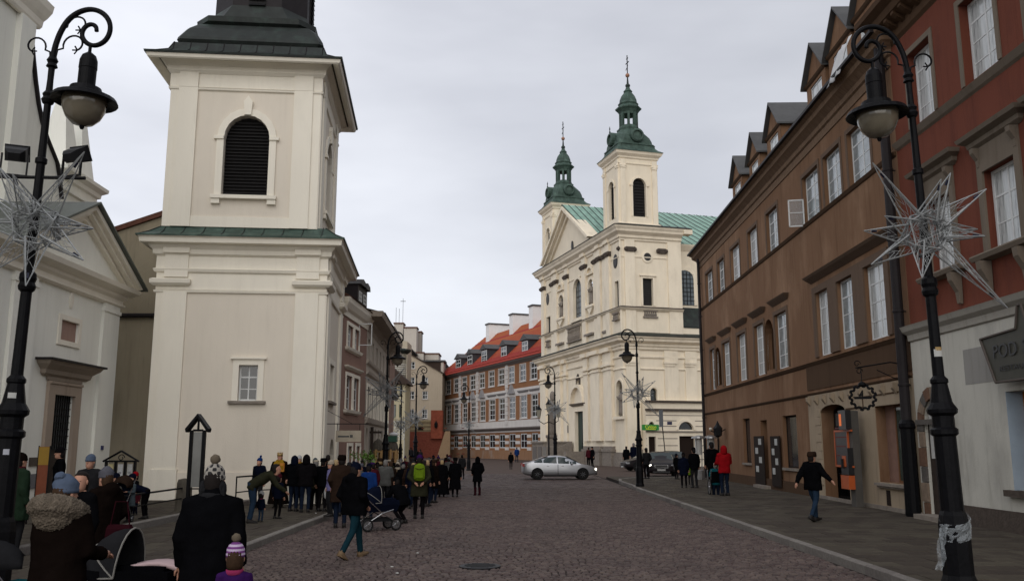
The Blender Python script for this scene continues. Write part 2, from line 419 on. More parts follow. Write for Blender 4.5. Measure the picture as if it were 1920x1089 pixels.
# coarser field of setts beyond
mbs = MB(); y = 34.0; row = 0
while y < 66:
    d = SDp*(1 if y < 44 else 2)
    x = KL+.02+(row % 2)*.09
    while x < KR-.06:
        w = min(.19*(1 if y < 44 else 1.6)*random.uniform(.85, 1.15), KR-.03-x)
        if w > .05: mbs.box(x, x+w-.015, y, y+d-.015, -.03, random.uniform(-.006, .006))
        x += w
    y += d; row += 1
o = mbs.build('setts', setts_m, road); o['kind'] = 'stuff'
fr = MB().box(-40, 70, 66.01, 210, -.03, -.004).box(KR+.12, 70, 57, 66, -.03, -.006).box(-9, KL-.12, 60, 66, -.03, -.006).build('road', far_gr); tag(fr, kind='structure')
# pavements
def slabs(root, x0, x1, y0, y1, sw, sd_, z, m, nsingle, skew=0.0, ymerge=60):
    c = []; y = y0; r = 0
    while y < y1-.05:
        d = min(sd_, y1-y); x = x0-(r % 2)*sw*.5
        while x < x1-.03:
            a = max(x, x0); b = min(x+sw, x1)
            if b-a > .06: c.append((a, y, b-a-.014, d-.014, z+random.uniform(-.004, .004)))
            x += sw
        y += d; r += 1
    def vis(q): return 0 if abs(q[0]+.2)/max(q[1], .1) < .62 and q[1] > 9 else 1
    c.sort(key=lambda q: (vis(q), q[1])); cache = {}; mb = MB()
    for i, q in enumerate(c):
        if i < nsingle:
            key = (round(q[2], 2), round(q[3], 2))
            if key not in cache: cache[key] = MB().bbox(0, q[2], 0, q[3], -.05, 0, .006).mesh('slab', m)
            put('slab', cache[key], root, Matrix.Translation((q[0], q[1], q[4])))
        else: mb.box(q[0], q[0]+q[2], q[1], q[1]+q[3], q[4]-.05, q[4])
    o = mb.build('slabs', m, root); o['kind'] = 'stuff'
pr = MB().box(KR+.16, 12.6, -6, 56.7, -.04, PZ-.02).build('pavement', joint_m); tag(pr, kind='structure')
slabs(pr, KR+.17, 12.4, 8, 56.6, .5, .5, PZ, slab_m, 300)
pl = MB().box(-8.7, KL-.16, -6, 60, -.04, PZ-.02).build('pavement', joint_m); tag(pl, kind='structure')
slabs(pl, -8.68, KL-.17, 8, 60, .35, .7, PZ, slab_l, 300)
TZ = .27
plz = MB().box(-40, -8.87, -6, 60, -.04, TZ-.02).build('church_terrace', joint_m); tag(plz, kind='structure')
slabs(plz, -16, -8.88, 10, 32, .6, .6, TZ, slab_l, 150)
fl = MB().box(-40, 12.6, 66.2, 66.6, -.04, -.002)
# kerbs
def kerb(root, pts, w, z, L=1.0, m=granite):
    for (x0, y0), (x1, y1) in zip(pts, pts[1:]):
        d = math.hypot(x1-x0, y1-y0); n = max(1, round(d/L)); a = math.atan2(y1-y0, x1-x0); ln = d/n-.012
        key = ('k', round(ln, 3), w, z)
        if key not in _pc: _pc[key] = MB().bbox(0, ln, -w, 0, -.12, z, .018).mesh('kerb_stone', m)
        for i in range(n):
            t = i/n
            put('kerb_stone', _pc[key], root, Matrix.Translation((x0+(x1-x0)*t, y0+(y1-y0)*t, random.uniform(-.004, .004))) @ Matrix.Rotation(a, 4, 'Z'))
kerb(pr, [(KR, 4), (KR, 43), (KR+.15, 44), (KR+.15, 50), (KR+.5, 53), (KR+1.5, 55), (KR+3, 56.3), (KR+6, 56.8), (12.6, 56.8)], .17, PZ+.012)
kerb(pl, [(KL, 60), (KL, 4)], .17, PZ+.012)
kerb(plz, [(-8.7, 60), (-8.7, 6)], .18, TZ+.01, 1.2)
# manhole cover in the road
p = ground(900, 1061)
mh = thing('manhole_cover', (p.x, p.y, 0), 'round cast iron manhole cover set in the setts near the bottom of the photo', 'manhole cover')
MB().lathe([(.36,-.02),(.36,.012),(.33,.016)], 28).build('rim', iron_gr, mh)
mm = MB().lathe([(.3,.0),(.3,.018),(.0,.018)], 28)
for i in range(-3, 4):
    hw = math.sqrt(.27**2-(i*.075)**2); mm.box(-hw, hw, i*.075-.012, i*.075+.012, .017, .024)
mm.build('lid', iron_gr, mh)
# ================================================================== RIGHT-HAND BROWN HOUSE
def vpt(px, py, vpx, z=PZ):                       # a ground point and the heading of a line that vanishes at vpx
    p = ground(px, py, z); return p, vp_heading(vpx)
p, a = vpt(1720, 966, 1000)
# heading of the X axis: towards the camera (far -> near)
hb = math.atan2(-math.cos(a), -math.sin(a))
d = Vector((math.sin(a), math.cos(a), 0))
FB0 = Frame(p, hb); ufar = FB0.u(1318, 700); 
FB = Frame(FB0.p+FB0.d*ufar, hb)
UB = FB.u(1722, 800)                              # near end of the brown house
def zz(F, px, py, off=0): return F.z(px, py, off)
ztopw = (zz(FB, 1611, 230), zz(FB, 1612, 345))    # top-floor window head and sill
zmidw = (zz(FB, 1632, 496), zz(FB, 1650, 634))
zstr2 = zz(FB, 1540, 398); zstr1 = zz(FB, 1640, 646)
zeav = zz(FB, 1500, 262, -.0); print('brown: len', UB, 'zw', ztopw, zmidw, 'str', zstr2, zstr1, 'eav', zeav)
zcor = ztopw[1] if False else zz(FB, 1624, 153)   # underside of the cornice
ztop = zcor+.75
bh = thing('brown_townhouse', FB, 'long brown plastered townhouse with dormers and ground floor shops on the right of the street', 'house')
tops = [(1324,1337,543),(1346,1359,525),(1371,1388,505),(1403,1421,468),(1438,1460,445),(1506,1537,376),(1545,1578,335),(1590,1633,290)]
mids = [(1333,1342,690),(1356,1370,680),(1384,1400,665),(1416,1434,650),(1455,1478,640),(1533,1557,605),(1573,1604,590),(1624,1664,567)]
holes = []; wt = []; wm = []
for x0, x1, y in tops:
    u0, u1 = FB.u(x0, y), FB.u(x1, y); holes.append((u0, u1, ztopw[1], ztopw[0], 0, .22)); wt.append((u0, u1))
for x0, x1, y in mids:
    u0, u1 = FB.u(x0, y), FB.u(x1, y); holes.append((u0, u1, zmidw[1], zmidw[0], 0, .2)); wm.append((u0, u1))
niches = []
for x0, x1, y, yt, yb in ((1340,1353,700,650,723),(1434,1452,660,597,694)):
    u0, u1 = FB.u(x0, y), FB.u(x1, y); zt, zb = FB.z((x0+x1)/2, yt), FB.z((x0+x1)/2, yb); holes.append((u0, u1, zb, zt, (u1-u0)/2, .35)); niches.append((u0, u1, zb, zt))
gf = []
for nm, x0, x1, y, yt, yb, ar in (('w', 1394,1407,820,784,867,0),('d',1427,1439,820,787,912,0),('w',1469,1495,820,778,877,0),('a',1543,1590,830,757,940,.25),('w2',1645,1700,820,758,905,0)):
    u0, u1 = FB.u(x0, y), FB.u(x1, y); zt, zb = FB.z((x0+x1)/2, yt), max(PZ, FB.z((x0+x1)/2, yb))
    if nm in 'da': zb = PZ
    gf.append((nm, u0, u1, zb, zt)); holes.append((u0, u1, zb, zt, ar, .45 if nm in ('d', 'a', 'w2') else .22))
uq = FB.u(1513, 700)                              # where the paler shop front begins
zled = FB.z(1513, 739)                            # ledge above the ground floor
mb = MB()
wall(mb, 0, UB, -.3, zcor+.1, holes, depth=.3)
mb.box(0, .02, .02, 13, -.3, zcor+.1); mb.box(0, UB, 12.8, 13, -.3, zcor); mb.box(UB-.02, UB, .02, 13, -.3, zcor+.1)
mb.build('wall', brown_pl, bh)
# pale shop front: a thin render coat over the near ground floor
mb = MB(); wall(mb, uq, UB-.01, PZ-.1, zled-.02, [h[:5] for h in holes if h[2] < 3 and h[0] > uq-1 and h[3] < zled], y=-.03, depth=.029)
mb.box(uq-.001, uq+.02, -.029, 0, PZ, zled-.03); mb.build('shop_front_plaster', ochre_pl, bh)
mb = MB(); mb.box(uq, UB-.02, -.025, 0, zled+.12, zstr1-.12); mb.build('dark_render_band', brown_dk, bh)
zs2 = FB.z(1580, 388)
mb = MB(); u2 = wm[5][0]-.55
cornice(mb, 0, UB-.05, [(.0,zstr2-.14),(.05,zstr2-.1),(.09,zstr2-.02),(.1,zstr2)], False); mb.build('string_course', brown_dk, bh)
mb = MB(); cornice(mb, 0, UB-.05, [(.0,zstr1-.14),(.05,zstr1-.1),(.1,zstr1-.02),(.12,zstr1)], False); mb.build('string_course', brown_dk, bh)
mb = MB(); cornice(mb, 0, UB-.05, [(.0,zled-.12),(.07,zled-.04),(.08,zled)], False); mb.build('string_course', brown_dk, bh)
mb = MB(); cornice(mb, 0, UB, [(.0,zcor-.35),(.04,zcor-.33),(.05,zcor-.05),(.12,zcor),(.14,zcor+.16),(.3,zcor+.3),(.38,zcor+.36),(.4,zcor+.52),(.52,zcor+.6),(.55,zcor+.68)], True)
mb.build('eaves_cornice', mat('streaked_cornice', (.17,.11,.07), .9, .4, 3, .3, 20, stretch=(6,1,.6)), bh)
mb = MB(); mb.box(-.5, UB+.3, -.66, -.5, zcor+.62, zcor+.72); mb.build('gutter', lead, bh)
mb = MB(); mb.prism_x([(-.55,zcor+.69),(6.4,zcor+4.3),(13,zcor+.7)], -.3, UB+.2); mb.build('roof', lead, bh)
for (u0, u1) in wt:
    window(bh, FB, u0, u1, ztopw[1], ztopw[0], 2, 4, gm=random.choice([glass_cur, glass_sk, glass_sk, glass_cur]), depth=.19, fw=.07)
for (u0, u1) in wt:
    mb = MB(); architrave(mb, u0, u1, ztopw[1], ztopw[0], .16, .03); mb.build('window_surround', brown_sur, bh)
for i, (u0, u1) in enumerate(wm):
    window(bh, FB, u0, u1, zmidw[1], zmidw[0], 2, 4, gm=random.choice([glass_cur, glass_sk, glass_sk, glass_cur]), depth=.17, fw=.07)
    if i < 5:
        mb = MB(); architrave(mb, u0, u1, zmidw[1], zmidw[0], .17, .05)
        cornice(mb, u0-.2, u1+.2, [(.02,zmidw[0]+.42),(.1,zmidw[0]+.5),(.2,zmidw[0]+.6),(.24,zmidw[0]+.66),(.0,zmidw[0]+.72)])
        mb.build('window_hood', brown_sur, bh)
mb = MB(); w0, w1 = wm[5][0]-.35, wm[7][1]+.35
mb.box(w0, wm[5][0], -.06, 0, zmidw[1], zmidw[0]+.25).box(wm[5][1], wm[6][0], -.06, 0, zmidw[1], zmidw[0]+.25).box(wm[6][1], wm[7][0], -.06, 0, zmidw[1], zmidw[0]+.25).box(wm[7][1], w1, -.06, 0, zmidw[1], zmidw[0]+.25)
for i in (5, 6, 7): mb.box(wm[i][0], wm[i][1], -.06, 0, zmidw[0], zmidw[0]+.25)
cornice(mb, w0-.1, w1+.1, [(.02,zmidw[0]+.45),(.1,zmidw[0]+.52),(.22,zmidw[0]+.62),(.28,zmidw[0]+.7),(.0,zmidw[0]+.78)])
mb.build('window_hood', brown_sur, bh)
# stone niches with a dark back
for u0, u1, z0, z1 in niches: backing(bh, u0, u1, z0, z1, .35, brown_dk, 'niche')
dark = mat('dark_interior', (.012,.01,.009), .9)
brn_fr = mat('dark_brown_shop_frame', (.018,.011,.008), .8)
for nm, u0, u1, z0, z1 in gf:
    if nm == 'w':
        window(bh, FB, u0, u1, z0, z1, 1, 1, fm=brn_fr, gm=glass_dk, depth=.2, fw=.08)
        MB().box(u0-.1, u1+.1, -.1, .05, z0-.1, z0).build('window_sill', stone, bh)
    if nm == 'd':
        o = MB().box(u0, u1, .4, .45, z0, z1).build('door', timber_dk, bh)
        MB().box(u0+.12, u0+.16, .36, .4, z0+1, z0+1.2).build('handle', iron_gr, o)
        MB().box(u0-.5, u1+.4, -.35, .4, PZ-.02, PZ+.13).build('doorstep', stone, bh)
    if nm == 'a':
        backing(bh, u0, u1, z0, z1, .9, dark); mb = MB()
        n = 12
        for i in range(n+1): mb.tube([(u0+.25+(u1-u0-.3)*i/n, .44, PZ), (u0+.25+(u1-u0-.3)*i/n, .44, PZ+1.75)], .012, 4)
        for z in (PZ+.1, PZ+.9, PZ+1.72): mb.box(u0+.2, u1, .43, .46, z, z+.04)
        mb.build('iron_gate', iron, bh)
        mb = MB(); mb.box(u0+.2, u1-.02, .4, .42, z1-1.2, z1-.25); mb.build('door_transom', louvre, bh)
        zq = PZ+.5; k = 0                        # quoins left of the arch
        while zq < z1-.2:
            w = .62 if k % 2 else .4
            MB().bbox(u0-w, u0-.02, -.055, -.03, zq, zq+.28, .01).build('quoin', ochre_pl, bh); zq += .31; k += 1
    if nm == 'w2':
        um = u0+(u1-u0)*.34
        pm = mat('pink_timber_panel', (.22,.13,.1), .8, .15, 4)
        MB().box(u0, um, .3, .34, z0, z1).build('side_panel', pm, bh)
        window(bh, FB, um, u1-.1, z0, z1, 1, 1, fm=mat('old_orange_wood', (.16,.07,.03), .6), gm=mat('green_shop_glass', (.035,.05,.04), .08, .5, 1.2), depth=.33, fw=.07)
        MB().box(u0-.05, u1+.05, -.18, .1, z0-.1, z0-.02).box(u0, u1, -.12, .1, z0-.16, z0-.1).build('window_sill', stone, bh)
        MB().box(u0+.5, u0+.8, -.04, -.029, PZ+.15, PZ+.6).build('cellar_vent', brn_fr, bh)
# corbel frieze above the shop front
cb = MB().prism_x([(-.03, 0), (-.16, 0), (-.16, -.16), (-.03, -.34)], -.09, .09).mesh('corbel', ochre_pl)
n = 11
for i in range(n): put('corbel', cb, bh, Matrix.Translation((uq+.25+(UB-uq-.6)*i/(n-1), 0, zled-.14)))
mb = MB(); ul = gf[4][1]-.9
mb.box(gf[3][2]+.1, ul, -.05, -.03, gf[3][4]-.25, gf[3][4]-.2).box(ul-.04, ul, -.05, -.03, gf[3][4]-.2, gf[4][4]+.35).box(ul-.04, gf[4][2]+.1, -.05, -.03, gf[4][4]+.32, gf[4][4]+.36)
mb.build('plaster_line', brown_dk, bh)
MB().box(0, uq, -.05, 0, -.1, PZ+.45).build('plinth', brown_dk, bh)
MB().box(uq, UB-.05, -.08, -.03, -.1, PZ+.12).build('plinth', stone, bh)
# dormers
for (x0, x1, xa, ya, yb, wy0, wy1) in ((1373,1392,1379,297,383,345,378),(1404,1425,1411,253,342,305,338),(1437,1464,1444,201,298,252,296),(1511,1548,1523,88,200,130,200),(1552,1598,1565,23,165,80,160),(1600,1650,1615,-60,120,20,110)):
    yo = .25
    u0, u1 = FB.u(x0, (ya+yb)/2, -0+yo), FB.u(x1, (ya+yb)/2, yo); zt = FB.z(xa, ya, yo); zb = zcor+.5; ze = zb+(zt-zb)*.62; c = (u0+u1)/2
    dm = MB(); wh = [(u0+(u1-u0)*.2, u1-(u1-u0)*.2, zb+.75, ze-.25)]
    wall(dm, u0, u1, zb, ze, wh, y=yo, depth=.1); dm.prism([(u0, ze), (u1, ze), (c, zt)], yo, yo+.15)
    dm.box(u0, u0+.02, yo+.01, 4.5, zb, ze).box(u1-.02, u1, yo+.01, 4.5, zb, ze)
    o = dm.build('dormer', brown_pl, bh)
    rm = MB(); t = .08
    rm.add([(u0-.18,yo-.2,ze-.12),(c,yo-.2,zt+.02),(c,4.8,zt+.02),(u0-.18,4.8,ze-.12),(u0-.18,yo-.2,ze-.12+t),(c,yo-.2,zt+.02+t),(c,4.8,zt+.02+t),(u0-.18,4.8,ze-.12+t)],[(0,1,2,3),(7,6,5,4),(0,4,5,1),(0,3,7,4),(3,2,6,7)])
    rm.add([(u1+.18,yo-.2,ze-.12),(c,yo-.2,zt+.02),(c,4.8,zt+.02),(u1+.18,4.8,ze-.12),(u1+.18,yo-.2,ze-.12+t),(c,yo-.2,zt+.02+t),(c,4.8,zt+.02+t),(u1+.18,4.8,ze-.12+t)],[(3,2,1,0),(4,5,6,7),(1,5,4,0),(4,7,3,0),(7,6,2,3)])
    rm.build('dormer_roof', zinc, o)
    mb = MB(); cornice(mb, u0, u1, [(.0,ze-.14),(.06,ze-.08),(.1,ze)], True, y=yo); mb.build('moulding', brown_dk, o)
    q = window(o, FB, wh[0][0], wh[0][1], wh[0][2], wh[0][3], 2, 2, depth=yo+.09, fw=.06, panes=False, gm=glass_cur)
# make window panes of the dormers stay within three levels: dormer > window ; pane is merged below
for q in [x for x in COL.objects if x.name.startswith('pane') and x.parent and x.parent.parent and x.parent.parent.parent]:
    root = q.parent.parent.parent; w = q.parent; w.parent = root
# chimney behind dormers
cu = FB.u(1500, 230, 3); MB().box(cu-.5, cu+.5, 3, 3.9, zcor+1, FB.z(1500, 205, 3)).box(cu-.6, cu+.6, 2.9, 4, FB.z(1500, 205, 3), FB.z(1500, 198, 3)).build('chimney', grey_pl, bh)
# the open casement and the sheet hung out of a dormer
u, z0, z1 = wt[5][0], ztopw[1]+.05, ztopw[1]+1.2
mb = MB(); 
for (a0, a1, c0, c1) in ((0,.05,0,1.1),(.55,.6,0,1.1),(0,.6,0,.05),(0,.6,1.05,1.1),(0,.6,.55,.58)): mb.box(0, .03, -a1, -a0, c0, c1)
o = mb.build('open_casement', white_fr, bh, Matrix.Translation((u+.04, 0, z0)) @ Matrix.Rotation(R(-12), 4, 'Z'))
gcl = bpy.data.materials.new('clear_casement_glass'); gcl.use_nodes = True; _g = gcl.node_tree.nodes['Principled BSDF']; _g.inputs['Base Color'].default_value = (.3,.32,.33,1); _g.inputs['Roughness'].default_value = .05; _g.inputs['Alpha'].default_value = .25
MB().box(.01, .015, -.55, -.05, .05, 1.05).build('pane', gcl, o)
du = FB.u(1560, 130, -.7); dz = FB.z(1556, 160, -.7)
sh = thing('bed_sheet', FB.M @ Matrix.Translation((du, -.72, dz)), 'white sheet airing out over the eaves from a dormer window of the brown house', 'sheet')
mb = MB(); rows_ = []
for j in range(7):
    rows_.append([(-.6+1.2*i/8, .04*math.sin(i*1.7+j)+.5*(j/6), 1.35*j/6+.03*math.sin(i)) for i in range(9)])
mb.loft(rows_, cap=False, closed=False); o = mb.build('cloth', mat('white_sheet', (.5,.5,.5), .9), sh, smooth=True)
s_ = o.modifiers.new('Solidify', 'SOLIDIFY'); s_.thickness = .01
# downpipes
def downpipe(F, px, py, r, z1, label, fat=False, off=.18):
    u = F.u(px, py)
    t = thing('downpipe', F.M @ Matrix.Translation((u, -off, 0)), label, 'downpipe', 'downpipes on the right-hand houses')
    mb = MB(); mb.lathe([(r,PZ+.35 if fat else PZ),(r,z1)], 12); mb.build('pipe', lead, t, smooth=False)
    z = 1.6; k = MB()
    while z < z1: k = MB(); k.lathe([(r,z),(r+.025,z+.01),(r+.025,z+.06),(r,z+.07)], 12); k.box(-.02, .02, 0, off, z+.02, z+.05); k.build('bracket_ring', lead, t); z += 2.1
    if fat:
        MB().lathe([(r+.06,PZ-.02),(r+.07,PZ+.1),(r+.05,2.5),(r+.09,2.55),(r+.09,2.65),(r+.02,2.75)], 12).build('cast_iron_boot', iron, t)
        MB().prism([(-.28,PZ+.02),(-.14,PZ+.02),(-.05,PZ+.75),(-.12,PZ+.7)], -.12, .06).build('bent_guard', iron_gr, t)
    return t
downpipe(FB, 1322, 700, .09, zcor+.2, 'thin dark downpipe at the far corner of the brown house')
downpipe(FB, 1700, 600, .14, zcor+.7, 'thick dark downpipe between the brown house and the red house, with an iron boot', True, .22)
# ================================================================== RED HOUSE WITH WHITE GROUND FLOOR
ar_ = vp_heading(955); hr = math.atan2(-math.cos(ar_), -math.sin(ar_))
FRd = Frame(FB.p+FB.d*(UB), hr)
rh = thing('red_townhouse', FRd, 'dark red plastered townhouse with a dirty white ground floor restaurant, nearest on the right', 'house')
UR = 16.5; E = FRd
zband = E.z(1800, 597); zs3 = E.z(1800, 210) ; print('red band', zband, zs3, E.u(1740,900), E.u(1910,700))
T1 = (E.u(1703, 150), E.u(1749, 150)); T2 = (E.u(1800, 50), E.u(1866, 50)); T3 = (T2[0]+2.75, T2[1]+2.75)
zT = (E.z(1750, 200), E.z(1722, 85))
M1 = (E.u(1744, 420), E.u(1788, 420)); M2 = (E.u(1850, 380), E.u(1913, 380)); M3 = (M2[0]+2.75, M2[1]+2.75)
zM = (E.z(1885, 462), E.z(1885, 300))
zT = (E.z(1722, 232), E.z(1722, 85))
arch = (E.u(1744, 880), E.u(1788, 880), PZ, E.z(1766, 745)); shop = (E.u(1895, 800), E.u(1895, 800)+1.5, E.z(1900, 918), E.z(1900, 733))
holes = [(t[0], t[1], zT[0], zT[1], 0, .3) for t in (T1, T2, T3)]+[(t[0], t[1], zM[0], zM[1], 0, .25) for t in (M1, M2, M3)]
zrt = zT[1]+1.2
mb = MB(); wall(mb, 0, UR, zband, zrt+.2, holes); mb.box(0, .02, .02, 13, zband, zrt+.2); mb.box(UR-.02, UR, .02, 13, -.3, zrt); mb.build('wall', red_pl, rh)
hr_ = (arch[1]-arch[0])/2
mb = MB(); wall(mb, 0.02, UR, -.3, zband, [(arch[0], arch[1], arch[2], arch[3], hr_, .12), (shop[0], shop[1], shop[2], shop[3], 0, .4)], y=-.05); mb.build('ground_floor_wall', groundwhite, rh)
mb = MB(); mb.box(arch[1]+.35, UR, -.12, -.05, -.1, E.z(1850, 951)); mb.build('plinth', stone_dk, rh)
mb = MB(); cornice(mb, 0.1, UR, [(.05,zband-.3),(.1,zband-.26),(.12,zband-.1),(.22,zband),(.26,zband+.1),(.28,zband+.14),(.0,zband+.2)]); mb.build('string_course', plaster('pale_band', (.33,.31,.27)), rh)
zs3 = zT[0]-.12
mb = MB(); cornice(mb, 0.1, UR, [(.0,zs3-.22),(.06,zs3-.16),(.12,zs3-.04),(.14,zs3)]); mb.build('string_course', sur_grey, rh)
mb = MB(); cornice(mb, 0, UR, [(.0,zrt-.5),(.08,zrt-.4),(.1,zrt-.1),(.45,zrt+.1),(.5,zrt+.3),(.7,zrt+.45),(.72,zrt+.6)]); mb.build('eaves_cornice', brown_dk, rh)
mod = MB().prism_x([(-.1,0),(-.42,.0),(-.42,-.1),(-.3,-.2),(-.1,-.3)], -.09, .09).mesh('modillion', brown_dk)
for i in range(34): put('modillion', mod, rh, Matrix.Translation((.3+i*.48, 0, zrt+.1)))
mb = MB(); mb.prism_x([(-.7,zrt+.6),(6.4,zrt+4),(13,zrt+.6)], 0, UR); mb.build('roof', lead, rh)
for t in (T1, T2, T3): window(rh, E, t[0], t[1], zT[0], zT[1], 2, 4, gm=glass_cur, depth=.28, fw=.08)
for t in (M1, M2, M3): window(rh, E, t[0], t[1], zM[0], zM[1], 2, 3, gm=glass_cur, depth=.22, fw=.08)
for t in (T1, T2, T3):
    mb = MB(); architrave(mb, t[0], t[1], zT[0], zT[1], .16, .03); mb.build('window_surround', sur_grey, rh)
con = MB().loft([[(-.1,-.02,0),(.1,-.02,0),(.1,-.3,0),(-.1,-.3,0)],[(-.1,-.02,-.25),(.1,-.02,-.25),(.1,-.28,-.2),(-.1,-.28,-.2)],[(-.09,-.02,-.55),(.09,-.02,-.55),(.09,-.12,-.5),(-.09,-.12,-.5)],[(-.07,-.02,-.8),(.07,-.02,-.8),(.07,-.1,-.78),(-.07,-.1,-.78)]]).mesh('console', sur_grey)
for t in (M1, M2, M3):
    a, b = t
    mb = MB(); architrave(mb, a, b, zM[0], zM[1], .22, .06); mb.box(a-.22, b+.22, -.05, 0, zM[1]+.22, zM[1]+.62)
    cornice(mb, a-.32, b+.32, [(.02,zM[1]+.62),(.12,zM[1]+.7),(.14,zM[1]+.8),(.28,zM[1]+.88),(.32,zM[1]+.98),(.0,zM[1]+1.05)])
    o = mb.build('window_hood', sur_grey, rh)
    for x in (a-.12, b+.12): put('console', con, o, Matrix.Translation((x, 0, zM[1]+.62)) @ Matrix.Diagonal((.8,.7,.6,1)))
    mb = MB(); cornice(mb, a-.3, b+.3, [(.02,zM[0]-.2),(.22,zM[0]-.16),(.26,zM[0]-.06),(.24,zM[0]-.02),(0,zM[0])])
    o = mb.build('window_sill', sur_grey, rh)
    for x in (a-.1, b+.1): put('console', con, o, Matrix.Translation((x, 0, zM[0]-.2)))
# brick arch round the restaurant door
a, b, z0, z1 = arch; zs = z1-hr_
vm_ = [mat('arch_stone_a', (.13,.075,.05), .9, .3, 6, .4, 20), mat('arch_stone_b', (.2,.15,.11), .9, .3, 6, .4, 20), mat('arch_stone_c', (.1,.09,.08), .9, .3, 6, .4, 20)]
P = arcpts(a, b, zs, hr_, 9); Q = arcpts(a-.32, b+.32, zs, hr_+.32, 9)
for i in range(9):
    def sh_(A, B, t): return (A[0]+(B[0]-A[0])*t, A[1]+(B[1]-A[1])*t)
    MB().prism([sh_(P[i],P[i+1],.04), sh_(P[i],P[i+1],.96), sh_(Q[i],Q[i+1],.96), sh_(Q[i],Q[i+1],.04)], -.1-random.random()*.03, -.051).build('arch_stone', vm_[i*7 % 3], rh)
for s_ in (0, 1):
    z = PZ; k = 0
    while z < zs-.1:
        h = .42+.1*((k*3) % 2); w = .3+(k % 2)*.08; x0 = a-w if s_ == 0 else b; h = min(h, zs-z)
        MB().bbox(x0, x0+w, -.1, -.051, z+.01, z+h-.01, .012).build('jamb_stone', vm_[(k+s_) % 3], rh); z += h; k += 1
MB().box(a-.38, b+.38, -.14, -.05, zs-.04, zs+.1).build('impost', vm_[2], rh)
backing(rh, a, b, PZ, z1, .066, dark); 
o = MB().box(a, (a+b)/2-.02, .03, .06, PZ, zs).build('door', timber_dk, rh)
MB().box(a+.12, (a+b)/2-.1, .015, .03, 1.7, 2.9).build('menu_sheet', paper, o)
MB().box(b-.5, b-.1, .03, .05, 1.4, 2.95).build('menu_sheet', paper, rh)
MB().box(a-.1, b+.1, -.5, .3, PZ-.02, PZ+.12).build('doorstep', stone, rh)
blue_rev = mat('pale_blue_reveal', (.3,.36,.42), .8, .1, 2)
MB().box(shop[0]+.0, shop[0]+.012, -.049, .35, shop[2], shop[3]).build('blue_reveal', blue_rev, rh)
window(rh, E, shop[0]+.02, shop[1], shop[2], shop[3], 1, 1, fm=orange_fr, gm=glass_dk, depth=.38, fw=.11)
MB().box(shop[0]-.2, shop[1]+.2, -.2, .05, shop[2]-.14, shop[2]).build('window_sill', stone_dk, rh)
MB().box(E.u(1812, 690), E.u(1865, 690), -.056, -.05, E.z(1840, 718), E.z(1840, 650)).build('painted_over_patch', plaster('patch_plaster', (.27,.26,.24)), rh)
# lettering helper
def letters(txt, size, m, parent, M, depth=.006, name='lettering', align='CENTER'):
    c = bpy.data.curves.new(name, 'FONT'); c.body = txt; c.size = size; c.extrude = depth; c.align_x = align; c.align_y = 'CENTER'
    to = bpy.data.objects.new(name, c); COL.objects.link(to)
    dg = bpy.context.evaluated_depsgraph_get(); me = bpy.data.meshes.new_from_object(to.evaluated_get(dg)); bpy.data.objects.remove(to)
    me.materials.clear(); me.materials.append(m)
    return put(name, me, parent, M @ Matrix.Rotation(R(90), 4, 'X'))
# restaurant board
off = -.35; u0 = E.u(1838, 630, off); z1 = E.z(1845, 633, off); z0 = E.z(1868, 717, off); uL = E.u(1868, 717, off)
zt2 = E.z(1915, 583, off); uc = E.u(1905, 618, off); zt1 = E.z(1905, 616, off)
sb = thing('restaurant_signboard', E.M @ Matrix.Translation((u0, off, z0)), 'dark shaped signboard reading POD and RESTAU above the shop window at the right edge', 'sign')
W = 3.4; h = z1-z0; x1 = uL-u0; x2 = uc-u0; hz = zt1-z0
bm_ = mat('dark_green_board', (.05,.048,.036), .5, .2, 3); rim_m = mat('board_rim', (.07,.055,.045), .6)
poly = [(x1,0),(W-x1,0),(W,hz-.02),(W-x2,hz),(W-x2-.15,zt2-z0+.15),(x2+.15,zt2-z0+.15),(x2,hz),(0,hz-.06)]
MB().prism(poly, 0, .06).build('board', bm_, sb)
mb = MB()
for p1, p2 in zip(poly, poly[1:]+poly[:1]): mb.tube([(p1[0],-.01,p1[1]), (p2[0],-.01,p2[1])], .03, 6)
mb.build('rim', rim_m, sb)
blk = mat('black_lettering', (.008,.008,.008), .4)

def fit(txt, xa, xb, py, h, zc, share=1.0):
    a_, b_ = E.u(xa, py, off)-u0, E.u(xb, py, off)-u0
    o = letters(txt, 1.0, blk, sb, Matrix.Identity(4), depth=.004, align='LEFT')
    co = [v.co for v in o.data.vertices]; x0_, x1_ = min(c_.x for c_ in co), max(c_.x for c_ in co); y0_, y1_ = min(c_.y for c_ in co), max(c_.y for c_ in co)
    sx = (b_-a_)/share/(x1_-x0_); sz = h/(y1_-y0_)
    o.matrix_basis = Matrix.Translation((a_-x0_*sx, -.02, zc-(y0_+y1_)/2*sz)) @ Matrix.Rotation(R(90), 4, 'X') @ Matrix.Diagonal((sx, sz, 1, 1))
    return b_
e1_ = fit('POD', 1863, 1908, 655, .3, hz*.63)
o = letters('SAMSONEM', .42, blk, sb, Matrix.Translation((e1_+.2, -.02, hz*.63)), depth=.004, align='LEFT')
fit('RESTAURACJA', 1876, 1919, 692, .15, hz*.25, .52)
for x in (.5, 2.6): MB().box(x, x+.05, .06, -off-.05, hz*.5, hz*.55).build('bracket', iron, sb)
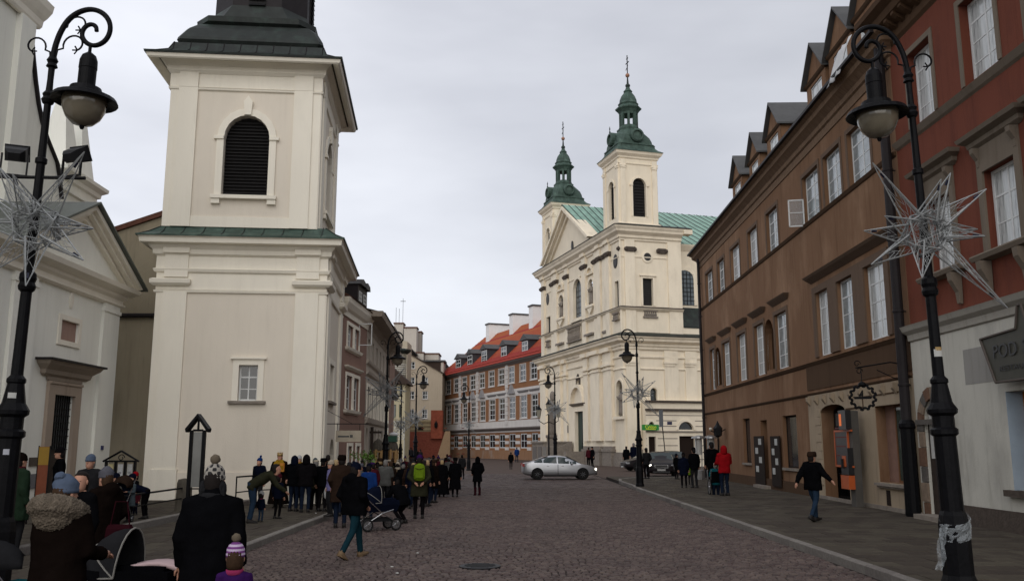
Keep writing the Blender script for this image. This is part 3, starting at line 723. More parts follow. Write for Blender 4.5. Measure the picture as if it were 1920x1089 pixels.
# ================================================================== LEFT CHURCH
ac = vp_heading(930); hc = math.atan2(math.cos(ac), math.sin(ac))
FC = Frame(at(200, 30), hc)
ch = thing('white_church', FC, 'white baroque church with pedimented portal and tall dark door at the left edge', 'church')
roof_g = mat('grey_green_sheet_roof', (.11,.12,.105), .6, .2, 2)
zc0, zc1 = FC.z(213, 572), FC.z(235, 540, -.3)
ud0, ud1 = FC.u(88, 850), FC.u(127, 850); uc = (ud0+ud1)/2; zd = FC.z(125, 742)
mb = MB()
pq = (FC.u(112, 620), FC.u(146, 620), FC.z(128, 640), FC.z(128, 602))
wall(mb, -26, 0, -.2, zc1, [(ud0, ud1, TZ, zd, 0, .08), (pq[0], pq[1], pq[2], pq[3], 0, .08)])
mb.box(-.02, 0, .02, 3, -.2, zc1)
mb.build('wall', white_pl, ch)
MB().box(pq[0], pq[1], .06, .09, pq[2], pq[3]).build('blind_window', plaster('faded_pink_panel', (.33,.22,.18)), ch)
MB().box(pq[0]-.15, pq[0], -.05, 0, pq[2]-.15, pq[3]+.15).box(pq[1], pq[1]+.15, -.05, 0, pq[2]-.15, pq[3]+.15).box(pq[0], pq[1], -.05, 0, pq[2]-.15, pq[2]).box(pq[0], pq[1], -.05, 0, pq[3], pq[3]+.15).build('panel_frame', cream_pl, ch)
up = -(FC.u(213, 600)-FC.u(186, 600)) if False else FC.u(186, 640)
for a, b in ((up, 0.02), (2*uc-0.02, 2*uc-up), (-14.5, -13.4)):
    m_ = MB(); m_.box(a, b, -.1, 0, -.2, zc0-.05).box(a-.04, b+.04, -.14, 0, -.2, TZ+.7).box(a-.03, b+.03, -.14, 0, zc0-.32, zc0-.2); m_.build('pilaster', white_pl, ch)
mb = MB(); cornice(mb, -26, .1, [(.08,zc0-.06),(.16,zc0),(.16,zc0+.06),(.1,zc0+.08),(.1,zc1-.42),(.2,zc1-.34),(.22,zc1-.25),(.5,zc1-.14),(.55,zc1),(.2,zc1+.04)]); mb.build('entablature', cream_pl, ch)
# pediment over the portal
zp = FC.z(160, 375, -.45); hw = .1-uc+.6
mb = MB(); mb.prism([(uc-hw+.4, zc1+.03), (uc+hw-.4, zc1+.03), (uc, zp-.3)], -.1, 2.4); mb.build('tympanum', white_pl, ch)
for s_ in (-1, 1):
    mb = MB(); 
    for o_, t0, t1 in ((.55, 0, .16), (.42, .16, .3), (.25, .3, .48)):
        dz = (zp-zc1); L_ = math.hypot(hw, dz)
        mb.prism([(uc+s_*hw, zc1+.05-t0+.05), (uc, zp-t0), (uc, zp-t1), (uc+s_*(hw-t1*1.2), zc1+.04)][::s_], -o_, .0)
    mb.build('raking_cornice', cream_pl, ch)
    mb = MB(); t = .07
    v = [(uc+s_*(hw+.12),-.68,zc1+.04),(uc,-.68,zp+.03),(uc,4.5,zp+.03),(uc+s_*(hw+.12),4.5,zc1+.04)]
    mb.add(v+[(a,b,c+t) for a,b,c in v], [(0,1,2,3),(7,6,5,4),(0,4,5,1),(1,5,6,2),(2,6,7,3),(3,7,4,0)]); mb.build('portal_roof', roof_g, ch)
# portal: stone frame, hood, door
mb = MB(); architrave(mb, ud0, ud1, TZ, zd, .38, .1); mb.box(ud0-.38, ud1+.38, -.14, -.1, zd+.3, zd+.38); mb.build('door_frame', plaster('portal_sandstone', (.36,.29,.23)), ch)
zh = FC.z(150, 690, -.3)
mb = MB(); mb.box(ud0-.45, ud1+.45, -.06, 0, zd+.4, zh-.25); cornice(mb, ud0-.65, ud1+.65, [(.05,zh-.35),(.15,zh-.28),(.18,zh-.16),(.36,zh-.02),(.42,zh+.08)]); mb.build('door_hood', plaster('hood_stone', (.3,.25,.2)), ch)
MB().box(ud0-1.15, ud1+1.15, -.5, 0, zh+.08, zh+.14).build('hood_cover', lead, ch)
o = MB().box(ud0, ud1, .055, .1, TZ, zd-1.6).build('door', timber_dk, ch)
o2 = MB().box(ud0, ud1, .06, .1, zd-1.6, zd).build('grille', mat('dark_grille_metal', (.05,.055,.055), .5, .4, 9), ch)
st_ = MB().tube([(0,0,0),(0,0,.2)], .012, 4).mesh('bar', iron)
g = MB()
for i in range(9): g.box(ud0+.08+i*(ud1-ud0-.16)/8-.01, ud0+.08+i*(ud1-ud0-.16)/8+.01, .03, .058, zd-1.6, zd)
for j in range(8): g.box(ud0, ud1, .02, .029, zd-1.6+j*.2, zd-1.6+j*.2+.02)
g.build('lattice', iron, o2)
for s_ in (0, 1): MB().lathe([(.03,0),(.05,.02),(.03,.04)], 8, (0,0,0)).build('handle', iron_gr, o, Matrix.Translation((uc-.1+.2*s_, .05, 1.4)) @ Matrix.Rotation(R(90), 4, 'X'))
MB().box(ud0-.6, ud1+.6, -.5, .5, -.1, TZ+.08).build('doorstep', stone, ch)
MB().lathe([(.2,0),(.2,.03),(.16,.05)], 18).build('round_plaque', cream_pl, ch, Matrix.Translation((FC.u(133, 563), 0, FC.z(133, 563))) @ Matrix.Rotation(R(90), 4, 'X') @ Matrix.Diagonal((.6,1.3,1,1)))
brz = mat('bronze_plate', (.06,.045,.035), .5, .2, 5)
MB().box(FC.u(54, 863), FC.u(72, 863), -.04, -.002, FC.z(60, 873), FC.z(60, 857)).build('plate', brz, ch)
MB().box(FC.u(52, 900), FC.u(68, 900), -.04, -.002, FC.z(60, 915), FC.z(60, 888)).build('plate', mat('grey_plate', (.14,.14,.15), .6), ch)
MB().box(FC.u(183, 840), FC.u(187, 840), -.03-.1, -.1, FC.z(185, 843), FC.z(185, 835)).build('number_plate', mat('blue_enamel', (.02,.03,.12), .4), ch)
# upper body and scroll, set back behind the portal
O2 = 2.6
pts = [(61,-60),(62,10),(60,37),(58,75),(61,110),(65,150),(71,195),(78,230),(87,258),(98,285),(106,305),(110,330),(114,372)]
poly = [FC.uz(x, y, O2) for x, y in pts]
poly = [(-26, poly[0][1])]+poly+[(poly[-1][0], zc1-.2), (-26, zc1-.2)]
mb = MB(); mb.prism(poly[::-1], O2, O2+1.1); mb.build('upper_gable', white_pl, ch)
mb = MB()
cp = [FC.uz(x, y, O2-.05) for x, y in pts[2:]]
for (a, b), (c, d) in zip(cp, cp[1:]): mb.prism([(a-.0,b),(c-.0,d),(c+.1,d),(a+.1,b)], O2-.12, O2+1.2)
mb.build('scroll_coping', lead, ch)
k_ = [FC.uz(x, y, O2-.3) for x, y in ((0,60),(8,52),(58,140),(66,30))]
ur = FC.u(61, 60, O2)
m_ = MB(); m_.box(ur-1.0, ur-.15, O2-.2, O2, zc1, FC.z(55, 45, O2)); m_.build('pilaster', white_pl, ch)
m_ = MB(); zq = FC.z(60, 40, O2-.2); cornice(m_, ur-2.6, ur+.1, [(.05,zq),(.1,zq+.1),(.12,zq+.3),(.2,zq+.45),(.3,zq+.7),(.33,zq+.95),(.05,zq+1.1)], y=O2-.1); m_.build('capital', cream_pl, ch)
MB().box(ur-2.4, ur+.15, O2-.3, O2+1, zq+1.1, zq+6).build('attic', white_pl, ch)
# pedestal with two obelisks
u0, u1 = FC.u(116, 350, O2+.3), FC.u(184, 350, O2+.3); zk = FC.z(150, 330, O2+.3); print('obelisk', u0, u1, zk)
m_ = MB(); m_.box(u0, u1, O2+.3, O2+2.6, 3, zk-.4); m_.rect_loft(u0, u1, O2+.3, O2+2.6, [(0,zk-.5),(.1,zk-.45),(.12,zk-.3),(.3,zk-.18),(.32,zk-.05),(0,zk+.0)]); m_.rect_loft(u0, u1, O2+.3, O2+2.6, [(0,zk-.95),(.1,zk-.9),(.1,zk-.8),(0,zk-.76)]); m_.build('pedestal', white_pl, ch)
for (xa, xb, yt) in ((117,150,185),(152,180,212)):
    a, b = FC.u(xa, 300, O2+.8), FC.u(xb, 300, O2+.8); zt = FC.z((xa+xb)/2, yt, O2+.8); w = (b-a); c = (a+b)/2; yy = O2+1.3
    m_ = MB(); m_.rect_loft(c-w/2, c+w/2, yy-w/2, yy+w/2, [(0,zk-.1),(0,zk+.15),(-.06,zk+.2),(-w*.36,zt),(-w*.5,zt+.35)]); m_.build('obelisk', white_pl, ch)
# cross-shaped stain on the linking wall, pipe and verge
FL = Frame(at(150, 33.5), 0.0)
lw = thing('linking_wall', FL, 'dirty tan plastered wall with a dark horizontal pipe between the white church and the bell tower', 'wall')
a0, a1 = 0, FL.u(330, 600)
mb = MB(); zA, zB = FL.z(205, 440), FL.z(300, 408); ua, ub = FL.u(205, 440), FL.u(300, 408)
mb.prism([(a0,-.2),(a1,-.2),(a1,zB+.6),(ub,zB),(ua,zA),(a0,zA)], 0, .4); mb.build('wall', tan_pl, lw)
mb = MB(); mb.prism([(ua-.1,zA-.02),(ub+1,zB+(zB-zA)*.35*1.5),(ub+1,zB+(zB-zA)*.35*1.5+.2),(ua-.1,zA+.18)], -.12, 2); mb.build('verge_tiles', mat('dark_red_roof_edge', (.12,.055,.04), .9, .3, 5), lw)
zpi = FL.z(240, 592); mb = MB(); mb.T = Matrix.Translation((0, -.12, zpi)) @ Matrix.Rotation(R(90), 4, 'Y'); mb.lathe([(.085,0),(.085,a1)], 10); mb.build('pipe', lead, lw)
# ================================================================== BELL TOWER
bt = math.atan(1685/17740)
FT = Frame(at(273, 30), bt); TW = FT.u(600, 850); print('tower width', TW)
FS = Frame(FT.p+FT.d*TW, bt+math.pi/2)
RS = FT.M.inverted() @ FS.M
tw = thing('bell_tower', FT, 'square cream bell tower with arched louvred opening and dark copper roof, left of the street', 'tower')
def Z(py, off=0, px=450): return FT.z(px, py, off)
zst, zco = Z(548, -.1), Z(444, -.55); z2 = Z(428, .1)
INS = .02; KX = .93
sw = (FT.u(447, 715), FT.u(483, 715), Z(751), Z(684))
zw0, zw1 = Z(367, INS), Z(217, INS); bw = (FT.u(417, 320, INS)/KX, FT.u(503, 320, INS)/KX); ztop2 = Z(140, INS); 
sd_low = (FS.u(616, 717), FS.u(624, 717), FS.z(620, 753), FS.z(620, 683)); sd_up = (FS.u(613, 350, INS), FS.u(627, 340, INS))
TZ2 = TZ
sdoor = (FS.u(617, 850), FS.u(626, 850), PZ, FS.z(621, 822)); sdoor2 = (FS.u(608.6, 850), FS.u(611.5, 850), PZ, FS.z(610, 822))
mb = MB()
wall(mb, 0, TW, -.2, zco-.2, [(*sw, 0, .22)])
mb.T = RS; wall(mb, 0, TW, -.2, zco-.2, [(*sd_low, 0, .2), (sdoor[0], sdoor[1], sdoor[2], sdoor[3], (sdoor[1]-sdoor[0])/2, .4), (sdoor2[0], sdoor2[1], sdoor2[2], sdoor2[3], (sdoor2[1]-sdoor2[0])/2, .3)])
mb.T = None; mb.box(0, TW-.02, TW-.05, TW, -.2, zco-.2).box(0, .02, .01, TW, -.2, zco-.2)
mb.build('wall', tower_pl, tw)
mb = MB(); i2 = INS
arr = (bw[1]-bw[0])/2
wall(mb, i2, TW-i2, z2, ztop2+.1, [(bw[0], bw[1], zw0, zw1, arr, .4)], y=i2)
mb.T = RS; wall(mb, i2, TW-i2, z2, ztop2+.1, [(TW/2-arr, TW/2+arr, zw0, zw1, arr, .4)], y=i2)
mb.T = None; mb.box(i2, TW-i2, TW-i2-.05, TW-i2, z2, ztop2).box(i2, i2+.02, i2+.01, TW-i2, z2, ztop2)
mb.build('belfry_wall', tower_pl, tw)
window(tw, FT, *sw, 2, 3, depth=.2, fw=.06, gm=glass_dk)
window(tw, FS, *sd_low, 2, 3, depth=.18, fw=.06, rel=RS)
louvres(tw, bw[0], bw[1], zw0, zw1, arr, Matrix.Translation((0, i2, 0)), .28); louvres(tw, TW/2-arr, TW/2+arr, zw0, zw1, arr, RS @ Matrix.Translation((0, i2, 0)), .28)
mb = MB(); architrave(mb, *sw, .2, .05); mb.box(sw[0]-.28, sw[1]+.28, -.12, 0, sw[3]+.2, sw[3]+.26); mb.build('window_surround', cream_pl, tw)
MB().box(sw[0]-.3, sw[1]+.3, -.14, .0, sw[2]-.1, sw[2]-.01).build('window_sill', stone, tw)
mb = MB(); architrave(mb, *sd_low, .2, .05); mb.build('window_surround', cream_pl, tw, RS); MB().box(sd_low[0]-.3, sd_low[1]+.3, -.14, 0, sd_low[2]-.1, sd_low[2]-.01).build('window_sill', stone, tw, RS)
for rel, c0, c1 in ((Matrix.Translation((0, i2, 0)), bw[0], bw[1]), (RS @ Matrix.Translation((0, i2, 0)), TW/2-arr, TW/2+arr)):
    mb = MB(); architrave(mb, c0, c1, zw0, zw1, .26, .07, arr); zs_ = zw1-arr
    mb.box(c0-.36, c0+.0, -.12, 0, zs_-.06, zs_+.06).box(c1, c1+.36, -.12, 0, zs_-.06, zs_+.06); mb.build('window_surround', cream_pl, tw, rel)
    mb = MB(); cc = (c0+c1)/2; mb.prism([(cc-.13, zw1), (cc+.13, zw1), (cc+.17, zw1+.5), (cc, zw1+.72), (cc-.17, zw1+.5)], -.14, -.0); mb.build('keystone', cream_pl, tw, rel)
    mb = MB(); mb.box(c0-.36, c1+.36, -.18, 0, zw0-.14, zw0-.01).box(c0-.34, c0-.02, -.13, 0, zw0-.32, zw0-.14).box(c1+.02, c1+.34, -.13, 0, zw0-.32, zw0-.14); mb.build('window_sill', cream_pl, tw, rel)
def pil(px0, px1, y, off=0): return FT.u(px0, y, off), FT.u(px1, y, off)
La, Lb = pil(305.5, 350, 569); w1 = Lb-La; print('pil', La, Lb)
for rel in (Matrix.Identity(4), RS):
    for a, b in ((La, Lb), (TW-Lb, TW-La)):
        mb = MB(); mb.box(a, b, -.09, -.0, -.2, zst).box(a-.05, b+.05, -.14, -.0, -.2, Z(879)); mb.build('pilaster', cream_pl, tw, rel)
    for a, b in ((-.002, La), (TW-La, TW+.002)):
        MB().box(a, b, -.035, 0, -.2, zst).build('corner_strip', cream_pl, tw, rel)
    A_, B_ = pil(324.5, 361, 350, INS); A_ /= KX; B_ /= KX
    for a, b in ((A_, B_), (TW-B_, TW-A_)):
        mb = MB(); mb.box(a, b, i2-.09, i2, z2, ztop2-.2); mb.build('pilaster', cream_pl, tw, rel)
    for a, b in ((i2-.002, A_), (TW-A_, TW-i2+.002)): MB().box(a, b, i2-.035, i2, z2, ztop2-.2).build('corner_strip', cream_pl, tw, rel)
    MB().box(B_, TW-B_, i2-.05, i2, z2, z2+.38).build('base_band', cream_pl, tw, rel)
    MB().box(Lb+.05, TW-Lb-.05, -.05, 0, -.2, Z(885)).build('plinth', tower_pl, tw, rel)
def ringprof(name, prof, m=cream_pl, i=0):
    mb = MB(); mb.rect_loft(i, TW-i, i, TW-i, prof); return mb.build(name, m, tw)
# entablature: thin string, capitals, frieze, cornice, with small breaks forward over the pilasters
ringprof('string_course', [(0,zst-.03),(.07,zst-.02),(.09,zst+.05),(.0,zst+.08)])
MB().rect_loft(0, TW, 0, TW, [(.03,zst+.08),(.03,Z(510)),]).build('frieze', cream_pl, tw)
ringprof('architrave_band', [(.03,Z(514)),(.1,Z(512)),(.14,Z(507)),(.06,Z(505)),(.05,Z(482))])
for rel in (Matrix.Identity(4), RS):
    for a, b in ((La, Lb), (TW-Lb, TW-La)):
        q0, q1 = a-.12, b+.12
        if a == La: q0 = -.2
        else: q1 = TW+.2
        mb = MB(); z0_, z1_ = Z(538), Z(524)
        mb.loft([[(q0+.08,0,z0_),(q0+.08,-.12,z0_),(q1-.08,-.12,z0_),(q1-.08,0,z0_)],[(q0,0,z0_+.08),(q0,-.22,z0_+.08),(q1,-.22,z0_+.08),(q1,0,z0_+.08)],[(q0,0,z1_-.06),(q0,-.24,z1_-.06),(q1,-.24,z1_-.06),(q1,0,z1_-.06)],[(q0+.08,0,z1_),(q0+.08,-.1,z1_),(q1-.08,-.1,z1_),(q1-.08,0,z1_)]])
        mb.build('capital', cream_pl, tw, rel)
        mb = MB(); mb.box(a, b, -.12, 0, Z(522), Z(480)); mb.box(a-.05, b+.05, -.24, 0, Z(478), Z(466)); mb.build('entablature_block', cream_pl, tw, rel)
zz1, zz0 = Z(444, -.6), Z(482)
ringprof('cornice', [(.05,zz0-.02),(.16,zz0+.05),(.18,zz0+.2),(.28,zz0+.3),(.3,zz0+.36),(.5,zz1-.22),(.53,zz1-.2),(.55,zz1-.05),(.6,zz1)])
mb = MB(); mb.rect_loft(0, TW, 0, TW, [(.64,zz1),(.64,zz1+.05),(.3,zz1+.2),(-.09,z2+.05)]); sk = mb.build('skirt_roof', copper_mid, tw)
mb = MB(); n = 11
for rel in (Matrix.Identity(4), RS):
    for i in range(n):
        t = -.5+(TW+1.0)*i/(n-1)
        tb = max(.0, min(TW, t)); MB().tube([(t, -.62, zz1+.06), (min(max(t,-.3),TW+.3), -.3, zz1+.22), (min(max(t, .1), TW-.1), .1, z2+.07)], .018, 4).build('standing_seam', copper_dk, sk, rel)
# upper cornice and roof
zc_b, zc_t = Z(140, INS), Z(104, -.75)
ringprof('string_course', [(0,Z(172, INS)-.03),(.07,Z(172, INS)),(.09,Z(172, INS)+.06),(.0,Z(172, INS)+.1)], i=i2)
MB().rect_loft(i2, TW-i2, i2, TW-i2, [(.04,Z(171, INS)+.08),(.04,zc_b)]).build('frieze', cream_pl, tw)
for rel in (Matrix.Identity(4), RS):
    for a, b in ((A_, B_), (TW-B_, TW-A_)): MB().box(a, b, i2-.1, i2, Z(168, INS), zc_b+.1).build('entablature_block', cream_pl, tw, rel)
ringprof('cornice', [(.04,zc_b-.05),(.14,zc_b+.05),(.16,zc_b+.2),(.34,zc_b+.34),(.38,zc_b+.42),(.66,zc_t-.16),(.72,zc_t-.12),(.76,zc_t)])
def inset_at(px, py):
    lo, hi = -1.5, 3.0
    for _ in range(40):
        k = (lo+hi)/2
        if FT.u(px, py, k)-k > 0: lo = k
        else: hi = k
    return k, FT.z(px, py, k)
rp = [inset_at(x, y) for x, y in ((268,98),(300,93),(337,83))]; print('roof', rp)
mb = MB(); mb.rect_loft(0, TW, 0, TW, [(-rp[0][0]+.02, zc_t+.0), (-rp[0][0]+.04, zc_t+.07), (-rp[0][0]-.3, zc_t+.2), (-rp[0][0]-.65, zc_t+.42), (-.0, zc_t+.75)]); sk = mb.build('skirt_roof', copper_dk, tw)
for rel in (Matrix.Identity(4), RS):
    for i in range(12):
        t = -.6+(TW+1.2)*i/11
        cl = lambda k: min(max(t, k), TW-k); MB().tube([(cl(rp[0][0]+.03), rp[0][0]-.0, zc_t+.07), (cl(rp[0][0]+.3), rp[0][0]+.3, zc_t+.21), (cl(rp[0][0]+.65), rp[0][0]+.65, zc_t+.43), (cl(.02), 0.0, zc_t+.76)], .02, 4).build('standing_seam', lead, sk, rel)
zr = zc_t+.75
k1, q1 = inset_at(330, 66); k2, q2 = inset_at(350, 52); k3, q3 = inset_at(370, 45); k4, q4 = inset_at(367, 29); k5, q5 = inset_at(397, 8)
MB().rect_loft(0, TW, 0, TW, [(-.05,zr-.1),(-k1-.18,zr+.05),(-k1-.1,q1-.25),(-k1,q1-.12),(-k1-.03,q1),(-k2,q2),(-k3,q3)], ch=.15).build('bulging_roof', copper_dk, tw)
kk = (k4+k5)/2
MB().rect_loft(0, TW, 0, TW, [(-k3-.1,q3-.05,.5),(-k3-.1,q4-.3,.5),(-k4+.02,q4-.2,.55),(-k4+.05,q4,.6),(-k4-.3,q4+.1,.7),(-k5,q5,.9)]).build('lantern_base', copper_dk, tw)
MB().rect_loft(0, TW, 0, TW, [(-k5,q5-.2,.9),(-k5-.05,q5+3.4,.9),(-k5+.3,q5+3.6,.9),(-k5+.3,q5+3.8,.9),(-k5-.3,q5+4.5,.9),(-k5-.9,q5+5.6,.6),(-k5-1.3,q5+7,.2),(-TW/2+.03,q5+8.5,.01)]).build('lantern', lead, tw)
for rel in (Matrix.Identity(4), RS):
    c = TW/2; lv = MB()
    o = MB().box(c-.34, c+.34, k5-.03, k5+.1, q5+.0, q5+2.6).build('louvre_window', louvre, tw, rel)
    for j in range(12): MB().prism_x([(k5-.03,q5+.1+j*.2),(k5-.1,q5+.02+j*.2),(k5-.1,q5+.0+j*.2),(k5-.03,q5+.07+j*.2)], c-.33, c+.33).build('slat', iron_gr, o)
for o in [o for o in COL.objects if o.parent is tw and o.data]:          # the belfry stage is a little narrower than the shaft
    if min((o.matrix_basis @ v.co).z for v in o.data.vertices) > z2-.01: o.matrix_basis = Matrix.Diagonal((KX, 1, 1, 1)) @ o.matrix_basis
# iron sign hung from the tower's street side
us, zs_ = FS.u(612, 795), FS.z(612, 795)
sg = thing('hanging_shop_sign', FS.M @ Matrix.Translation((us, 0, zs_)), 'pale rectangular sign with dark lettering on an iron bracket beside the tower door', 'sign')
mb = MB(); mb.box(-.015, .015, -1.5, 0, 0, .03).box(-.012, .012, -1.2, -1.18, -.25, 0).box(-.012, .012, -.4, -.38, -.25, 0); mb.tube([(0,0,.5),(0,-.9,.03)], .008, 4); mb.build('bracket', iron, sg)
MB().box(-.03, .03, -1.25, -.35, -.62, -.22).build('board', mat('beige_board', (.3,.26,.2), .7, .2, 5), sg)
mb = MB(); mb.box(-.036, -.03, -.95, -.85, -.47, -.37).box(-.036, -.03, -.82, -.42, -.46, -.4); mb.build('lettering', blk, sg)
# ================================================================== LEFT STREET HOUSES
def lhouse(pxa, D, vp): 
    a_ = vp_heading(vp); return Frame(at(pxa, D), math.atan2(math.cos(a_), math.sin(a_)))
pb = FT.p+FT.d*TW+FS.d*TW
FK = Frame(pb+Vector((.05, .1, 0)), math.pi/2-vp_heading(1015)); uk = FK.u(686, 700); print('pink u', uk, 'ztop', FK.z(650, 575))
pk = thing('pink_house', FK, 'dusty pink plastered house with paired windows and black dormers beside the tower', 'house')
zk1 = FK.z(690, 600); 
wk = []
for (xa, xb, y, yt, yb) in ((650.5,661,645,608,652),(664,672,650,618,658),(648,659,735,704,769),(662,672,740,709,770)):
    wk.append((FK.u(xa, y), FK.u(xb, y), FK.z((xa+xb)/2, yb), FK.z((xa+xb)/2, yt)))
wk[0] = (*wk[0][:2], wk[1][2], wk[1][3]); wk[2] = (*wk[2][:2], wk[3][2], wk[3][3])
gk = [(FK.u(651, 850), FK.u(659, 850), PZ+.6, FK.z(655, 836)), (FK.u(667, 850), FK.u(674, 850), PZ+.6, FK.z(655, 836))]
mb = MB(); wall(mb, 0, uk, -.2, zk1+.2, [(*w, 0, .2) for w in wk+gk]); mb.box(0, uk, 9, 9.1, 0, zk1).build('wall', pink_pl, pk)
for w in wk+gk:
    window(pk, FK, *w, 2, 3, depth=.15, fw=.06, panes=False, gm=random.choice([glass_dk, glass_cur]))
    mb = MB(); architrave(mb, *w, .14, .04); mb.build('window_surround', cream_pl, pk)
for w in (wk[0], wk[2]): mb = MB(); cornice(mb, w[0]-.2, wk[1][1]+.2, [(.0,w[2]-.2),(.12,w[2]-.14),(.16,w[2]-.03)]); mb.build('window_sill', cream_pl, pk)
mb = MB(); cornice(mb, wk[2][0]-.2, wk[3][1]+.2, [(.0,wk[2][3]+.25),(.14,wk[2][3]+.34),(.16,wk[2][3]+.4)]); mb.build('window_hood', cream_pl, pk)
mb = MB(); cornice(mb, 0, uk, [(.05,zk1-.5),(.07,zk1-.3),(.18,zk1-.2),(.3,zk1),(.34,zk1+.2)]); mb.build('eaves_cornice', cream_pl, pk)
MB().prism_x([(-.4,zk1+.22),(4.5,zk1+3.2),(9,zk1+.2)], 0, uk).build('roof', mat('brown_roof_tiles', (.1,.05,.035), .9, .3, 6), pk)
for (xa, xb, ya, yb) in ((682.5,684.5,527,580),(690,692.5,548,585)):
    u1_ = FK.u(684 if xa < 685 else 692, 560, .3); u0_ = u1_-1.15; zt = FK.z(684, 527, .3)
    o = MB().box(u0_, u1_, .4, 4, zk1, zt-.3).build('dormer', lead, pk); 
    MB().prism([(u0_-.1,zt-.32),(u1_+.1,zt-.32),(u1_,zt-.1),((u0_+u1_)/2,zt),(u0_,zt-.1)], .25, 4).build('dormer_roof', zinc, o)
    window(o, FK, u0_+.25, u1_-.25, zk1+.9, zt-.6, 2, 2, depth=.43, fw=.06, panes=False)
    for q in [x for x in COL.objects if x.name.startswith('pane') and x.parent and x.parent.parent is o]: q.parent.parent = pk
# open casement
mb = MB()
for (a0, a1, c0, c1) in ((0,.04,0,1.),(.56,.6,0,1.),(0,.6,0,.04),(0,.6,.96,1.)): mb.box(0, .03, -a1, -a0, c0, c1)
mb.build('open_casement', white_fr, pk, Matrix.Translation((wk[1][1], 0, wk[1][2]+.3)))
# beige house
FB2 = Frame(FK.p+FK.d*(uk+.02), math.pi/2-vp_heading(865)); ub2 = FB2.u(727.5, 700); print('beige', ub2)
bg2 = thing('beige_house', FB2, 'long beige plastered house with white windows and deep eaves beyond the pink house', 'house')
zb2 = FB2.z(690, 600)
n = 6; tw2 = []; mw2 = []
for i in range(n):
    c = (i+.55)*ub2/(n+.1); tw2.append((c-.45, c+.45, FB2.z(687, 672)+.05, FB2.z(690, 633))); mw2.append((c-.5, c+.5, FB2.z(690, 782), FB2.z(690, 725)))
gw2 = [(c[0], c[1], PZ+.1, 2.9, .45) for c in mw2]
mb = MB(); wall(mb, 0, ub2, -.2, zb2+.2, [(*w, 0, .2) for w in tw2+mw2]+[(*w, .3) for w in gw2]); mb.box(0, ub2, 9, 9.1, 0, zb2); mb.box(ub2-.03, ub2, .02, 9, 0, zb2).build('wall', beige_pl, bg2)
for w in tw2+mw2: window(bg2, FB2, *w, 2, 3, depth=.15, fw=.07, panes=False, gm=random.choice([glass_dk, glass_cur]))
for w in gw2: window(bg2, FB2, *w[:4], 1, 1, depth=.25, fw=.07, panes=False, fm=brn_fr, arch=w[4])
for i, w in enumerate(mw2):
    mb = MB(); architrave(mb, *w, .15, .05); mb.build('window_surround', cream_pl, bg2)
for z_ in (tw2[0][2]-.1, mw2[0][2]-.15, mw2[0][3]+.7, 3.3):
    mb = MB(); cornice(mb, 0, ub2, [(.0,z_-.2),(.1,z_-.12),(.14,z_)], False); mb.build('string_course', beige_pl, bg2)
mb = MB(); cornice(mb, 0, ub2, [(.02,zb2-.5),(.06,zb2-.3),(.25,zb2-.05),(.75,zb2+.05),(.8,zb2+.3)]); mb.build('eaves_cornice', plaster('pale_eaves', (.33,.28,.23)), bg2)
MB().prism_x([(-.85,zb2+.32),(4.5,zb2+1.6),(9,zb2+.3)], -.1, ub2+.2).build('roof', lead, bg2)
# small reddish house beyond
FB3 = Frame(FB2.p+FB2.d*(ub2+.02)+Vector((.1,0,0)), math.pi/2-vp_heading(900)); ub3 = 3.2
sm = thing('small_rose_house', FB3, 'narrow rose plastered house just past the beige house, mostly behind a lamp post', 'house')
zb3 = FB3.z(728, 655); W3_ = [(1.0, 2.0, z_, z_+1.6) for i in range(1) for z_ in (4.4, 7.0)]
mb = MB(); wall(mb, 0, ub3, -.2, zb3, [(*w, 0, .2) for w in W3_]); mb.box(0, ub3, 8, 8.1, 0, zb3); mb.build('wall', plaster('rose', (.3,.2,.16)), sm)
for w in W3_: window(sm, FB3, *w, 2, 2, depth=.15, panes=False)
mb = MB(); cornice(mb, 0, ub3, [(.02,zb3-.4),(.2,zb3-.1),(.4,zb3),(.42,zb3+.2)]); mb.build('eaves_cornice', beige_pl, sm)
MB().prism_x([(-.45,zb3+.2),(4,zb3+1.2),(8,zb3+.2)], 0, ub3).build('roof', lead, sm)
# ================================================================== FAR END OF THE STREET
def F0(D): return Frame((0, D, 0), 0.0)
E1 = F0(100)
gh = thing('round_grey_building', (at(742, 100).x, 100, 0), 'grey building with brick lattice frieze and green flat roof at the street bend', 'building')
def lx(px, D, c=742): return at(px, D).x-at(c, D).x
r0 = (at(757.5, 100).x-at(727, 100).x)/2
mb = MB(); mb.lathe([(r0,0),(r0,zat(660,100)),], 20, (0, r0, 0)); mb.build('wall', plaster('olive_grey', (.27,.25,.2)), gh)
MB().lathe([(r0+.1,zat(662,100)),(r0+.5,zat(657,100)),(r0+.5,zat(654,100)),(.1,zat(650,100))], 20, (0, r0, 0)).build('roof', copper_dk, gh)
lat = MB().box(-.12, .12, -.07, .0, 0, .14).mesh('brick', plaster('lattice_white', (.45,.43,.38)))
for j in range(6):
    for i in range(10):
        th = R(-80+16*i+(8 if j % 2 else 0)); put('brick', lat, gh, Matrix.Translation((r0*math.sin(th), r0-r0*math.cos(th), zat(702, 100)+j*.22)) @ Matrix.Rotation(th, 4, 'Z'))
E1b = 92
orl = thing('oriel_house', (at(748, E1b).x, E1b, 0), 'pale yellow oriel building with green windows under a small dark roof beside the lattice wall', 'building')
a0, a1 = lx(729, E1b, 748), lx(758, E1b, 748)
ow = [(lx(735, E1b, 748), lx(741, E1b, 748), zat(782, E1b), zat(758, E1b)), (lx(735, E1b, 748), lx(741, E1b, 748), zat(742, E1b), zat(722, E1b)), (lx(747, E1b, 748), lx(752, E1b, 748), zat(742, E1b), zat(722, E1b)), (lx(747, E1b, 748), lx(752, E1b, 748), zat(782, E1b), zat(758, E1b))]
